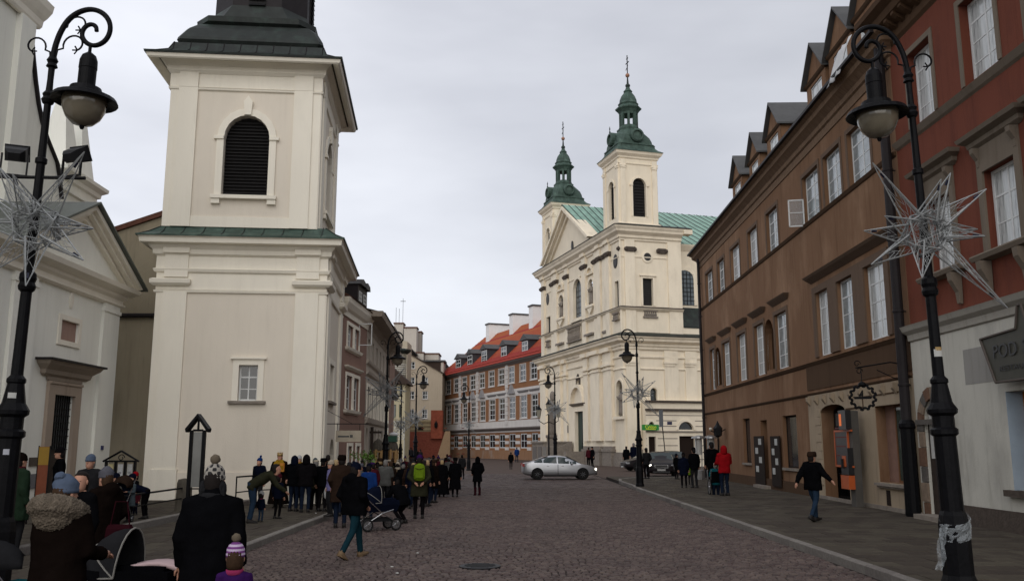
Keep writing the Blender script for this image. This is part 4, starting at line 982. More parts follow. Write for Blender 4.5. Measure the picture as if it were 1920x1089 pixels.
mb = MB(); wall(mb, a0, a1, -.2, zat(722, E1b)+.3, [(*w, 0, .2) for w in ow]); mb.box(a1-.03, a1, .02, 4, 0, zat(722, E1b)+.3).box(a0, a0+.03, .02, 4, 0, zat(722, E1b)); mb.build('wall', plaster('pale_yellow', (.42,.37,.25)), orl)
for w in ow: window(orl, None, *w, 1, 1, fm=mat('green_frame', (.03,.06,.04), .6), depth=.15, panes=False)
mb = MB(); zr_ = zat(720, E1b); mb.prism([(a0-.3, zr_), (a1+.4, zr_), (a1+.2, zr_+.4), (a0-.3, zr_+2.2)], -.4, 4); mb.build('roof', mat('dark_brown_roof', (.05,.035,.028), .8), orl)
tl = thing('white_trellis', (at(735, 84).x, 84, 0), 'white diagonal lattice panel on the wall behind the market huts', 'trellis')
wt_ = 1.15; zb_, zt_ = zat(822, 84), zat(790, 84)
slat_m = plaster('trellis_white', (.5,.5,.46)); hh = zt_-zb_
MB().box(-wt_, wt_, -.02, .02, zb_-.06, zb_).box(-wt_, wt_, -.02, .02, zt_, zt_+.06).box(-wt_, -wt_+.05, -.02, .02, 0, zt_).box(wt_-.05, wt_, -.02, .02, 0, zt_).build('frame', slat_m, tl)
for s_ in (-1, 1):
    for i in range(-8, 9):
        x0 = i*.3; pts_ = []
        # clip a 45 degree slat to the panel
        za, zb1 = zb_, zt_; xa, xb = x0-s_*hh/2, x0+s_*hh/2
        t0, t1 = 0, 1
        for lim in (-wt_, wt_):
            if xb != xa:
                t = (lim-xa)/(xb-xa)
                if (lim < 0) == (s_ > 0): t0 = max(t0, t)
                else: t1 = min(t1, t)
        if t1 > t0+.05: MB().tube([(xa+(xb-xa)*t0, .01*s_, za+hh*t0), (xa+(xb-xa)*t1, .01*s_, za+hh*t1)], .035, 4).build('slat', slat_m, tl)
# brick wall and brick turret
Dw = 150
FW = Frame(at(748, Dw), 0.0); bw_ = thing('red_brick_wall', FW, 'long red brick city wall with striped courses above, closing the far end of the street', 'wall')
wu = lambda px: FW.u(px, 820); wz = lambda py: FW.z(780, py)
MB().box(wu(700), wu(832), 0, 1.5, -.3, wz(809)).build('wall', brick_m, bw_)
yb_ = mat('yellowish_stone_course', (.27,.22,.13), .9, .2, 3)
for i in range(6):
    z0 = wz(809)+i*(wz(787)-wz(809))/6; z1 = z0+(wz(787)-wz(809))/6
    MB().box(wu(752), wu(808), .05+.002*i, 1.4, z0, z1-.02).build('stone_course', yb_ if i % 2 else mat('olive_stone_course', (.17,.13,.08), .9, .2, 3), bw_)
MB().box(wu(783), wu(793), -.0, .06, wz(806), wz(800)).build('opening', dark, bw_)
for i in range(14):
    for j in range(7):
        x = wu(755)+i*1.0+(j % 2)*.5+random.uniform(-.2, .2)
        if random.random() < .35: MB().box(x, x+.45, -.02, .0, .6+j*.7, .75+j*.7).build('brick', brick_m, bw_)
MB().box(wu(808), wu(830), -.6, 1.5, wz(822), wz(769)).build('turret', mat('orange_brick', (.22,.06,.035), .9, .25, 2, .4, 20), bw_)
ltn = MB().lathe([(.05,-.5),(.25,-.3),(.28,.3),(.1,.55),(.02,.8)], 6).build('lantern', iron, bw_, Matrix.Translation((wu(818), -.9, wz(797))))
btr = thing('stone_buttress', (at(838, 146).x, 146, 0), 'sloping ochre buttress at the foot of the palace corner', 'buttress')
MB().loft([[(-1.6,-1.5,-.2),(.6,-1.5,-.2),(.6,1,-.2),(-1.6,1,-.2)],[(-.3,-.3,zat(808,146)),(.5,-.3,zat(808,146)),(.5,1,zat(808,146)),(-.3,1,zat(808,146))]]).build('block', plaster('ochre_buttress', (.22,.15,.09)), btr)
# pale apartment block
Dp = 156; FPB = Frame(at(750, Dp), 0.0); pbk = thing('pale_gabled_block', FPB, 'tall beige plastered block with sloping roofline and small white windows at the far end', 'building')
pu = lambda px: FPB.u(px, 740); pz = lambda py: FPB.z(785, py)
wins = []
for (xa, xb, yt, yb) in ((765,777,678,691),(766,777,707,720),(792,802,707,720),(766,777,733,748),(792,802,733,748),(766,777,767,784),(792,802,767,784)):
    wins.append((pu(xa), pu(xb), pz(yb), pz(yt)))
mb = MB(); wall(mb, pu(740), pu(829), 0, pz(700), [(*w, 0, .25) for w in wins if w[3] < pz(700)])
wall(mb, pu(740), pu(769), pz(700), pz(656), [])
mb2 = MB()
pl_ = [(pu(769), pz(700)), (pu(829), pz(700)), (pu(769), pz(664))]
mb.v = mb.v; 
# upper part left of the slope with its window
mb = MB(); wall(mb, pu(740), pu(829), 0, pz(700), [(*w, 0, .25) for w in wins[1:]])
wall(mb, pu(740), pu(779), pz(700), pz(674), [(*wins[0], 0, .25)]); wall(mb, pu(740), pu(770), pz(674), pz(656), [])
mb.add([(pu(770),0,pz(674)),(pu(779),0,pz(674)),(pu(779),0,pz(670)),(pu(770),0,pz(664.5))], [(0,1,2,3)])
mb.add([(pu(779),0,pz(700)),(pu(829),0,pz(700)),(pu(829),0,pz(699)),(pu(779),0,pz(670))], [(0,1,2,3)])
mb.box(pu(740), pu(829), 10, 10.1, 0, pz(700)).box(pu(829)-.1, pu(829), .05, 10, 0, pz(700)); mb.build('wall', plaster('pale_block_plaster', (.44,.37,.28)), pbk)
for w in wins:
    window(pbk, None, *w, 2, 2, depth=.18, fw=.1, bar=.07, panes=False); MB().box(w[0]-.15, w[1]+.15, -.1, 0, w[2]-.15, w[2]).build('window_sill', beige_pl, pbk)
mb = MB(); mb.prism([(pu(768.5), pz(665)), (pu(768.5), pz(663)), (pu(832), pz(699)), (pu(832), pz(701.5))], -.3, 10); mb.build('roof', mat('dark_brown_roof', (.05,.035,.028), .8), pbk)
MB().box(pu(740), pu(771), -.3, 10, pz(656), pz(654)).build('parapet', zinc, pbk)
# roofs and chimneys crowding behind
rb_ = [(717,735,622,'h'),(753,777,613,'c'),(734,751,604,'c'),(777,786,623,'c2'),(768,792,661,'b')]
Dq = 172
def blk_(name, label, cat, xa, xb, yt, yb, m, D=Dq, depth=3.0, cap=None, group=None):
    t = thing(name, (at((xa+xb)/2, D).x, D, 0), label, cat, group); w = (at(xb, D).x-at(xa, D).x)/2
    MB().box(-w, w, 0, depth, 0, zat(yt, D)).build('wall', m, t)
    MB().box(-w-.15, w+.15, -.15, depth+.15, zat(yt, D), zat(yt, D)+.25).build('cap', cap or mat('terracotta_cap', (.14,.08,.06), .9), t); return t
wch = plaster('whitish_stack', (.5,.46,.4))
blk_('chimney_stack', 'broad cream chimney block, tallest of the two over the pale block, with a dark cap', 'chimney', 753, 777, 615, 700, wch, 166, group='chimney blocks behind the pale block')
t = blk_('chimney_stack', 'narrower cream chimney block with thin aerials on top, left of the broad one', 'chimney', 734, 751, 607, 700, wch, 168, group='chimney blocks behind the pale block')
mb = MB(); 
for x, h in ((-.6,3.2),(.0,3.0),(.7,5)): mb.box(x-.03, x+.03, .5, .56, zat(607,168), zat(607,168)+h)
mb.box(.2, 1.2, .5, .54, zat(607,168)+4.4, zat(607,168)+4.5); mb.build('aerial', iron_gr, t)
blk_('chimney_stack', 'grey-brown chimney with a wide cap right of the cream chimney blocks', 'chimney', 777, 786, 623, 700, grey_pl, 170, group='chimney blocks behind the pale block')
t = blk_('attic_house', 'white attic storey with flat roof above the slope of the pale block', 'building', 794, 820, 664, 700, wch, 168, 5)
t = blk_('attic_house', 'small white attic box on the left of the sloping roof', 'building', 773, 791, 662, 700, wch, 166, 4)
t = thing('dark_dormer', (at(810, 162).x, 162, 0), 'long dark dormer with a white end on the roof slope of the pale block', 'dormer')
MB().box(-2.6, 1.4, 0, 4, 0, zat(678,162)).build('wall', mat('dark_brown_roof', (.05,.035,.028), .8), t); MB().box(1.4, 1.9, 0, 4, 0, zat(679,162)).build('end_wall', wch, t); MB().box(-3.2, 2.2, -.3, 4.3, zat(678,162), zat(675,162)).build('roof', zinc, t)
t = thing('dark_dormer', (at(830, 170).x, 170, 0), 'small black rounded dormer just left of the red palace roof', 'dormer')
mb = MB(); mb.box(-.9, .9, 0, 4, 0, zat(690,170)); mb.build('wall', lead, t); mb = MB(); mb.T = Matrix.Translation((0,0,zat(690,170))) @ Matrix.Rotation(R(-90),4,'X'); mb.lathe([(1.0,0),(1.0,4)], 14); mb.build('roof', lead, t)
blk_('attic_house', 'low brownish house part right of the black dormer beside the palace roof', 'building', 824, 850, 692, 750, grey_pl, 168, 4)
t = thing('gabled_house', (at(727, 140).x, 140, 0), 'cream gabled house with steep gable rising behind the beige house', 'house')
g0, g1, g2 = lx(716,140,727), lx(760,140,727), lx(727,140,727)
zg, zg2 = zat(612,140), zat(636,140)
mb = MB(); mb.prism([(g0,0),(g1,0),(g1,zat(640,140)),(lx(741,140,727),zat(636,140)),(g2,zg),(g0,zg2)], 0, 6); mb.build('wall', plaster('cream_gable', (.42,.37,.28)), t)
for s_, (xa, za), (xb, zb__) in ((0,(g0-.3,zg2-.5),(g2,zg+.15)),(1,(g2,zg+.15),(lx(742,140,727),zat(635,140)))):
    mb = MB(); mb.prism([(xa,za),(xb,zb__),(xb,zb__+.45),(xa,za+.45)], -.3, 6); mb.build('roof', mat('dark_brown_roof', (.05,.035,.028), .8), t)
for x in (719, 733, 748, 754):
    w = (lx(x,140,727), lx(x+3.2,140,727), zat(662,140), zat(653,140)); window(t, None, *w, 2, 2, depth=-.0+.02, fw=.08, bar=.06, panes=False, rel=Matrix.Translation((0,-.04,0)))
# ================================================================== PALACE WITH RED ROOF
ap = vp_heading(285); dp = -Vector((math.sin(ap), math.cos(ap), 0))
Pn = at(1021, 122); F_ = Frame(Pn, math.atan2(dp.y, dp.x)); uf = F_.u(829, 740); FP_ = Frame(F_.p+F_.d*uf, math.atan2(dp.y, dp.x)); UPL = FP_.u(1021, 740)+6
pa = thing('orange_palace', FP_, 'long orange and white palace with red tiled roof, dormers and white chimneys', 'palace')
ze = FP_.z(1018, 664); zr2 = FP_.z(1018, 600, 6.5)
orange_pl = plaster('orange_plaster', (.25,.12,.06)); palw = plaster('palace_white', (.56,.53,.5)); 
xs1 = [(837,845.5),(852,860),(867,875.5),(882,892),(899,909),(917,927),(935,946),(953.6,964.5),(975,986),(995,1007)]
xs2 = [(838,846),(852,860),(868,876.5),(883.5,892.5),(900.5,910),(918,928.5),(936.5,947),(955,966.5),(976,988),(997,1008.6),(1016,1028)]
zt1, zt0 = FP_.z(1001, 678.5), FP_.z(1001, 710.5); zm1, zm0 = FP_.z(1003, 738), FP_.z(1003, 781.5); zg1, zg0 = FP_.z(1003, 811.5), FP_.z(1003, 840)
W1_ = [(FP_.u(a, 695), FP_.u(b, 695), zt0, zt1) for a, b in xs1]; W2_ = [(FP_.u(a, 760), FP_.u(b, 760), zm0, zm1) for a, b in xs2]; W3_ = [(w[0], w[1], zg0, zg1) for w in W2_]
zba, zbb = FP_.z(1018, 720.5), FP_.z(1018, 735); zb2a, zb2b = FP_.z(1018, 786), FP_.z(1018, 795.5)
mb = MB(); wall(mb, 0, UPL, 0, ze+.2, [(*w, 0, .2) for w in W1_+W2_+W3_]); mb.box(0, .1, .02, 13, 0, ze).box(0, UPL, 13, 13.1, 0, ze).box(UPL-.1, UPL, .02, 13, 0, ze); mb.prism_x([(.1,ze),(13,ze),(6.5,zr2-.3)], UPL-.3, UPL-.1); mb.build('wall', orange_pl, pa)
for w in W1_: window(pa, None, *w, 2, 3, depth=.12, fw=.13, bar=.08, panes=False)
for w in W2_: window(pa, None, *w, 2, 4, depth=.12, fw=.13, bar=.08, panes=False)
for w in W3_: window(pa, None, *w, 2, 2, depth=.12, fw=.13, bar=.08, panes=False)
for w in W1_+W2_:
    mb = MB(); architrave(mb, *w, .13, .06); mb.box(w[0]-.2, w[1]+.2, -.1, 0, w[2]-.15, w[2]); mb.build('window_surround', palw, pa)
def band(a, b, m, nm, out=.05, p=None): MB().box(-.05, UPL, -out, 0, a, b).build(nm, m, p or pa)
band(min(zba, zbb), max(zba, zbb), palw, 'white_band', .04); band(zm0-.25-1.0, zm0-.25, palw, 'white_band', .04)
mb = MB(); z_ = zm0-1.3; cornice(mb, 0, UPL, [(.04,z_-.5),(.2,z_-.35),(.6,z_-.15),(.65,z_)]); mb.build('string_course', mat('grey_band_cover', (.2,.18,.17), .8), pa)
band(zg1+.25, zg1+.75, palw, 'white_band', .08)
hs = (zg1-zg0+.6)/6
uedges = [0]+[x for w in W3_ for x in (w[0]-.12, w[1]+.12)]+[UPL]
for k in range(0, 6, 2):
    for a, b in zip(uedges[::2], uedges[1::2]):
        if b > a: MB().box(a, b, -.07, 0, zg0-.3+k*hs, zg0-.3+(k+1)*hs).build('white_course', palw, pa)
MB().box(-.1, UPL, -.12, 0, 0, zg0-.35).build('plinth', plaster('worn_ochre_base', (.25,.14,.08), stain=(.3,.27,.24), sfac=.9, sscale=.5), pa)
for (xa, xb, y) in ((827,834,740),(861,865,750),(893.5,897.5,750),(948,953,750)):
    a, b = FP_.u(xa, y), FP_.u(xb, y); z_ = zb2b+.3; k = 0
    a = max(a, 0)
    while z_ < ze-.4: MB().bbox(a+(.12 if k % 2 else 0), b-(.12 if k % 2 else 0), -.14, -.0, z_, z_+.62, .02).build('quoin', palw, pa); z_ += .68; k += 1
for i in (2, 3, 4, 7, 10):
    w = W2_[i]; c = (w[0]+w[1])/2; zq = w[3]+.45
    MB().prism([(c-1.25, zq), (c+1.25, zq), (c, zq+1.35)], -.4, 0).build('pediment', mat('grey_pediment', (.25,.24,.24), .8), pa)
for i in (0, 1, 5, 6, 8, 9):
    w = W2_[i]; mb = MB(); zq = w[3]+.4; cornice(mb, w[0]-.4, w[1]+.4, [(.05,zq),(.25,zq+.2),(.3,zq+.35)]); mb.build('window_hood', mat('grey_pediment', (.25,.24,.24), .8), pa)
mb = MB(); cornice(mb, 0, UPL, [(.05,ze-.5),(.2,ze-.35),(.55,ze-.1),(.6,ze+.1)]); mb.build('eaves_cornice', mat('grey_eaves', (.16,.14,.13), .8), pa)
mb = MB(); mb.add([(-.7,-.75,ze+.1),(UPL,-.75,ze+.1),(UPL,6.5,zr2),(5.5,6.5,zr2),(-.7,13.5,ze+.1),(UPL,13.5,ze+.1)], [(0,1,2,3),(0,3,4),(4,3,2,5),(0,4,5,1)])
rf = mb.build('roof', tile_red, pa)
sl = (zr2-ze)/7.2
# courses of tiles standing proud on the near slope
tm = MB()
for j in range(1, 17):
    y_ = -.75+j*.43; z_ = ze+.1+(y_+.75)*sl
    if y_ < 6.4: tm.prism_x([(y_,z_+.0),(y_-.05,z_+.05),(y_+.4,z_+.44*sl+.05),(y_+.4,z_+.4*sl)], max(-.6, (y_)*.85-.3), UPL)
o = tm.build('tile_course', tile_red, pa); o['kind'] = 'stuff'
for (xa, xb, ya) in ((856,863.5,663),(878,885,654),(904,912.5,645),(940.5,949.5,637),(979.5,989.5,626)):
    yo = .3; a, b = FP_.u(xa-1.5, ya+10, yo), FP_.u(xb+1.5, ya+10, yo); c = (a+b)/2; zt = FP_.z((xa+xb)/2, ya, yo); zb_ = ze+.2; zs_ = zt-.9
    o = MB().box(a, b, yo, 4.5, zb_, zs_).build('dormer', mat('dark_slate_cheek', (.04,.04,.045), .7, .2, 4), pa)
    MB().prism([(a-.3,zs_),(b+.3,zs_),(c,zt)], yo-.3, 5.2).build('dormer_roof', zinc, o)
    window(o, None, a+.25, b-.25, zb_+.4, zs_-.15, 2, 3, depth=.04, fw=.14, bar=.08, panes=False, rel=Matrix.Translation((0, yo-.04, 0)))
    for q in [x for x in COL.objects if x.name.startswith('pane') and x.parent and x.parent.parent is o]: q.parent.parent = pa
for (xa, xb, yt, yo) in ((911,948,610,5),(955,991,592,5),(991.5,1022,576,5)):
    a, b = FP_.u(xa, yt+20, yo), FP_.u(xa+8, yt+20, yo); zt = FP_.z(xa, yt, yo)
    o = MB().box(a, a+1.6, yo, yo+5.5, ze+2, zt).build('chimney', mat('white_chimney', (.75,.74,.72), .9, .06, 1), pa); MB().box(a-.15, a+1.75, yo-.15, yo+5.7, zt, zt+.25).build('chimney_cap', zinc, o)
# ================================================================== PAULINE CHURCH (two towers)
aj = vp_heading(470); dj = -Vector((math.sin(aj), math.cos(aj), 0)); Pc = at(1171, 88)
hj = math.atan2(dj.y, dj.x); J0 = Frame(Pc, hj); uL_ = J0.u(1016, 600); WJ = -uL_
FJ = Frame(Pc+dj*uL_, hj); FJS = Frame(Pc, hj+math.pi/2)
RJ = FJ.M.inverted() @ FJS.M
pj = thing('twin_towered_church', FJ, 'cream baroque church with two green spired towers and a gabled front', 'church')
JU = lambda px, py=835, off=0: FJ.u(px, py, off)
JZ = lambda py, px=1166, off=0: FJ.z(px, py, off)
SU = lambda px, py=835: FJS.u(px, py); SZ = lambda py, px=1215: FJS.z(px, py)
DS = SU(1277, 500)                               # side width of the tower block
zA = SZ(632, 1200); zB = SZ(577, 1200); zC = SZ(428, 1200); DL = 40
z0p = SZ(842, 1195)                              # top of the dark stone dado
# --- openings of the front
door = (JU(1079.5, 800), JU(1095, 800), 1.1, JZ(771, 1087)); sqw = (JU(1081.5, 720), JU(1087.5, 720), JZ(730, 1084), JZ(713, 1084))
lowniche = (JU(1157, 780), JU(1169, 780), JZ(780, 1164), JZ(712, 1164))
upwin = (JU(1076, 580), JU(1091.5, 580), JZ(597, 1083), JZ(523, 1083)); 
un = [(JU(1048.5, 575), JU(1057.5, 575), JZ(596, 1053), JZ(553, 1053)), (JU(1104, 550), JU(1113.5, 550), JZ(572, 1109), JZ(523, 1109))]
sq = [(JU(1025.5, 600), JU(1033, 600), JZ(630, 1029), JZ(594, 1029)), (JU(1154, 555), JU(1161.5, 555), JZ(579, 1158), JZ(527, 1158))]
rise = lambda h: (h[1]-h[0])/2
cdk = mat('church_dark_opening', (.03,.028,.027), .5)
mb = MB()
wall(mb, 0, WJ, -.2, zA, [(*door, 0, .34), (*sqw, 0, .3), (*lowniche, rise(lowniche), .32)])
wall(mb, 0, WJ, zA, zC, [(*upwin, rise(upwin), .36), (*un[0], rise(un[0]), .3), (*un[1], rise(un[1]), .3), (*sq[0], 0, .28), (*sq[1], 0, .28)])
mb.T = RJ
saw = (SU(1205.5, 560), SU(1224.5, 560), SZ(573), SZ(522)); slow = (SU(1219, 740), SU(1232, 740), SZ(752, 1226), SZ(727, 1226))
wall(mb, 0, DL, -.2, zA, [(*slow, rise(slow), .4)]); wall(mb, 0, DS, zA, zC, [(*saw, 0, .5)])
mb.T = None
mb.box(0, .05, .05, DL, -.2, zA).box(0, .05, .05, DS, zA, zC)
mb.T = RJ; mb.box(DS-.05, DS, .05, DS, zA, zC); mb.T = None
mb.build('wall', church_pl, pj)
# door, its arched frame and the square window over it
o = MB().box(door[0], door[1], .3, .4, door[2], door[3]).build('door', mat('dark_green_door', (.02,.035,.028), .5, .2, 3), pj)
c = (door[0]+door[1])/2; MB().box(c-.02, c+.02, .27, .3, door[2], door[3]).box(c+.1, c+.16, .23, .3, 2.2, 2.5).build('handle', iron_gr, o)
mb = MB(); architrave(mb, door[0], door[1], door[2], door[3], .45, .12); mb.build('door_frame', church_trim, pj)
mb = MB(); w = door[1]-door[0]+1.6; zq = door[3]+.9; cornice(mb, c-w/2, c+w/2, [(.1,zq-.3),(.35,zq-.1),(.4,zq)]); mb.build('door_hood', stone, pj)
mb = MB(); P_ = arcpts(c-w/2, c+w/2, zq, w*.5); Q_ = arcpts(c-w/2+.35, c+w/2-.35, zq, w*.5-.35)
for i in range(10): mb.prism([P_[i], P_[i+1], Q_[i+1], Q_[i]], -.5, 0)
mb.build('arched_pediment', church_trim, pj); MB().prism([q for q in Q_[::-1]], -.06, 0).build('lunette', church_pl, pj)
MB().box(sqw[0], sqw[1], .25, .3, sqw[2], sqw[3]).build('small_window', glass_dk, pj)
mb = MB(); architrave(mb, *sqw, .18, .06); mb.prism([(sqw[0]-.2,sqw[3]+.2),(sqw[1]+.2,sqw[3]+.2),((sqw[0]+sqw[1])/2,sqw[3]+.75)], -.1, 0); mb.build('window_surround', stone_dk, pj)
def tab(px0, px1, py0, py1, m, nm='plaque'):
    MB().box(JU(px0, (py0+py1)/2), JU(px1, (py0+py1)/2), -.12, 0, JZ(py1, px0), JZ(py0, px0)).build(nm, m, pj)
tab(1062.5, 1066, 797, 811, mat('grey_plaque', (.2,.19,.18), .8)); tab(1100, 1104.5, 794, 810, brz)
# statues in the niches
def statue(u, z, h, parent, name='statue', m=stone, y=.0, rel=None):
    s = h/2.1; mb = MB(); mb.T = Matrix.Translation((u, y, z)) @ Matrix.Scale(s, 4)
    mb.loft([[(.33*math.cos(t*.524)*a+dx, .24*math.sin(t*.524)*a, zz_) for t in range(12)] for a, zz_, dx in ((1.1,0,0),(1,.3,.02),(.95,.7,.03),(.85,1.05,-.02),(.95,1.35,-.02),(1.05,1.58,0),(.7,1.72,0),(.3,1.78,0))])
    mb.ball((0,-.02,1.93), .13, .14, .17, 8, 6); mb.tube([(.3,-.05,1.55),(.42,-.15,1.25),(.2,-.32,1.2)], [.09,.08,.06], 6); mb.tube([(-.3,-.05,1.55),(-.4,-.15,1.3),(-.25,-.3,1.5)], [.09,.08,.06], 6)
    mb.ball((-.02,-.3,1.35), .1, .06, .14, 6, 5)
    return mb.build(name, m, parent, rel, smooth=True)
for n_ in un:
    statue((n_[0]+n_[1])/2, n_[2]+.1, (n_[3]-n_[2])*.82, pj, y=.05)
    mb = MB(); architrave(mb, *n_, .3, .1, rise(n_)); mb.box(n_[0]-.4, n_[1]+.4, -.35, 0, n_[2]-.25, n_[2]); mb.prism([(n_[0]-.2,n_[2]-.25),(n_[1]+.2,n_[2]-.25),((n_[0]+n_[1])/2,n_[2]-1.0)], -.25, 0); mb.build('niche_frame', church_trim, pj)
    c_ = (n_[0]+n_[1])/2; zz_ = n_[3]+.7; Pp = arcpts(c_-1, c_+1, zz_, .8); Qq = arcpts(c_-.75, c_+.75, zz_, .55); mb = MB()
    for i in range(10): mb.prism([Pp[i], Pp[i+1], Qq[i+1], Qq[i]], -.28, 0)
    mb.box(c_-1, c_+1, -.25, 0, zz_-.2, zz_); mb.build('arched_pediment', church_trim, pj)
statue((lowniche[0]+lowniche[1])/2, lowniche[2]+.1, 2.6, pj, y=.2)
mb = MB(); architrave(mb, *lowniche, .2, .08, rise(lowniche)); mb.box(lowniche[0]-.3, lowniche[1]+.3, -.3, 0, lowniche[2]-.3, lowniche[2]-.02); mb.build('niche_frame', church_trim, pj)
window(pj, None, *upwin, 3, 5, fm=iron_gr, gm=mat('leaded_glass', (.1,.12,.13), .25, .4, 1.5), depth=.34, fw=.1, bar=.07, arch=rise(upwin), panes=False)
mb = MB(); architrave(mb, *upwin, .32, .1, rise(upwin)); mb.build('window_surround', church_trim, pj); MB().box(upwin[0]-.6, upwin[1]+.6, -.25, 0, upwin[2]-.35, upwin[2]-.0).build('window_sill', church_trim, pj)
for q in sq:
    MB().box(q[0], q[1], .24, .27, q[2], q[3]).build('louvre_window', cdk, pj); mb = MB(); architrave(mb, *q, .25, .08); mb.build('window_surround', church_trim, pj)
for (px, py) in ((1027, 561), (1154, 490)):
    MB().lathe([(.55,0),(.6,.05),(.45,.1)], 14).build('oculus', cdk, pj, Matrix.Translation((JU(px, py), .03, JZ(py, px))) @ Matrix.Rotation(R(90), 4, 'X') @ Matrix.Diagonal((1, 1.25, 1, 1)))
# side tower-block openings
lw_ = MB().box(saw[0], saw[1], .35, .4, saw[2], saw[3]).build('louvre_window', cdk, pj, RJ)
for j in range(13): MB().box(saw[0]+.03, saw[1]-.03, .27, .35, saw[2]+.1+j*(saw[3]-saw[2])/13, saw[2]+.16+j*(saw[3]-saw[2])/13).build('slat', louvre, lw_)
mb = MB(); architrave(mb, *saw, .22, .08); mb.box(saw[0]-.35, saw[1]+.35, -.2, 0, saw[3]+.22, saw[3]+.34); mb.build('window_surround', church_trim, pj, RJ)
mb = MB(); mb.T = Matrix.Translation((SU(1213.5, 482), .02, SZ(482))) @ Matrix.Rotation(R(90), 4, 'X')
mb.lathe([(.62,0),(.62,.1),(.42,.12),(.42,.04)], 16); mb.build('oculus_ring', church_trim, pj, RJ)
MB().lathe([(.42,0),(.42,.05)], 16).build('oculus', cdk, pj, RJ @ Matrix.Translation((SU(1213.5, 482), .0, SZ(482))) @ Matrix.Rotation(R(90), 4, 'X'))
window(pj, None, *slow, 1, 1, fm=iron_gr, gm=glass_dk, depth=.35, fw=.06, arch=rise(slow), panes=False, rel=RJ)
mb = MB(); architrave(mb, *slow, .2, .08, rise(slow)); mb.build('window_surround', church_trim, pj, RJ)
# --- pilasters
UF = lambda px: JU(px, 760)
low_p = [(1017,1027),(1040,1046),(1048,1055),(1060,1065),(1099,1107),(1109,1114),(1116,1131),(1134,1140),(1141,1152)]
up_p = [(1018,1023),(1035,1040),(1041,1047),(1060,1066),(1094,1101),(1115,1122),(1123,1129),(1131,1137),(1139,1146),(1165,1170.5)]
dk_cap = stone_dk
for i, (a, b) in enumerate(low_p):
    ua_, ub_ = JU(a, 760), JU(b, 760); t = .16 if i % 2 else .3
    if i in (6,): t = .42
    mb = MB(); mb.box(ua_, ub_, -t, 0, 2.5, zA-1.2); mb.build('pilaster', church_trim, pj)
    mb = MB(); mb.box(ua_-.12, ub_+.12, -t-.2, 0, -.1, z0p-.25).box(ua_-.2, ub_+.2, -t-.28, 0, z0p-.25, z0p).box(ua_-.05, ub_+.05, -t-.08, 0, z0p, z0p+.3); mb.build('pilaster_base', stone, pj)
    zq = JZ(688, 1116)-.0; zcap = zA-3.1; mb = MB(); mb.box(ua_-.12, ub_+.12, -t-.12, 0, zcap, zcap+.18).box(ua_-.2, ub_+.2, -t-.2, 0, zcap+.4, zcap+.62).box(ua_-.02, ub_+.02, -t-.04, 0, zcap+.62, zA-1.25); mb.build('capital', church_trim, pj)
    mb = MB(); mb.box(ua_-.15, ub_+.15, -t-.35, 0, zA-1.25, zA-.85); mb.build('entablature_block', church_trim, pj)
for i, (a, b) in enumerate(up_p):
    ua_, ub_ = JU(a, 520), min(WJ, JU(b, 520)); t = .16 if i % 2 else .28
    mb = MB(); mb.box(ua_, ub_, -t, 0, zA, zC-1.0); mb.build('pilaster', church_trim, pj)
    zcap = zC-2.55
    mb = MB(); mb.box(ua_-.1, ub_+.1, -t-.12, 0, zcap, zcap+.5); mb.ball((ua_, -t-.1, zcap+.25), .2, .2, .2, 8, 5); mb.ball((ub_, -t-.1, zcap+.25), .2, .2, .2, 8, 5); mb.build('capital', dk_cap, pj)
    mb = MB(); mb.box(ua_-.1, ub_+.1, -t-.2, 0, zC-1.15, zC-.75); mb.build('entablature_block', church_trim, pj)
# dado between
mb = MB(); mb.box(0, WJ, -.16, 0, -.1, z0p-.3).box(0, WJ, -.3, 0, -.1, 1.0); 
o = mb.build('stone_dado', stone, pj)
MB().box(-.02, 3.2, -.12, 0, -.1, z0p).box(-.02, 3.2, -.24, 0, -.1, 1.1).build('stone_dado', stone, pj, RJ)
# side pilasters
for (a, b) in ((1173,1199),(1245,1271),(1284,1306),(1320,1345)):
    ua_, ub_ = SU(a, 690), SU(b, 690); mb = MB(); mb.box(ua_, ub_, -.14, 0, 0, zA-1.3); mb.build('pilaster', church_trim, pj, RJ)
    ub2_ = ub_-.15*(ub_-ua_); zc_ = SZ(681); mb = MB(); mb.box(ua_-.1, ub2_, -.3, 0, zc_, zc_+.2).box(ua_-.05, ub2_-.15, -.22, 0, zc_-.25, zc_); mb.build('capital', church_trim, pj, RJ)
for (a, b) in ((1171,1190),(1252,1277)):
    ua_, ub_ = SU(a, 520), min(DS, SU(b, 520)); mb = MB(); mb.box(ua_, ub_, -.14, 0, zA, zC-1); mb.build('pilaster', church_trim, pj, RJ)
for (a, b) in ((1172,1189),(1232,1247)):
    ua_, ub_ = SU(a, 460), SU(b, 460); mb = MB(); mb.box(ua_, ub_, -.26, 0, zC-2.55, zC-2.05); mb.ball((ua_,-.2,zC-2.3),.22,.2,.22,8,5).ball((ub_,-.2,zC-2.3),.22,.2,.22,8,5); mb.build('capital', dk_cap, pj, RJ)
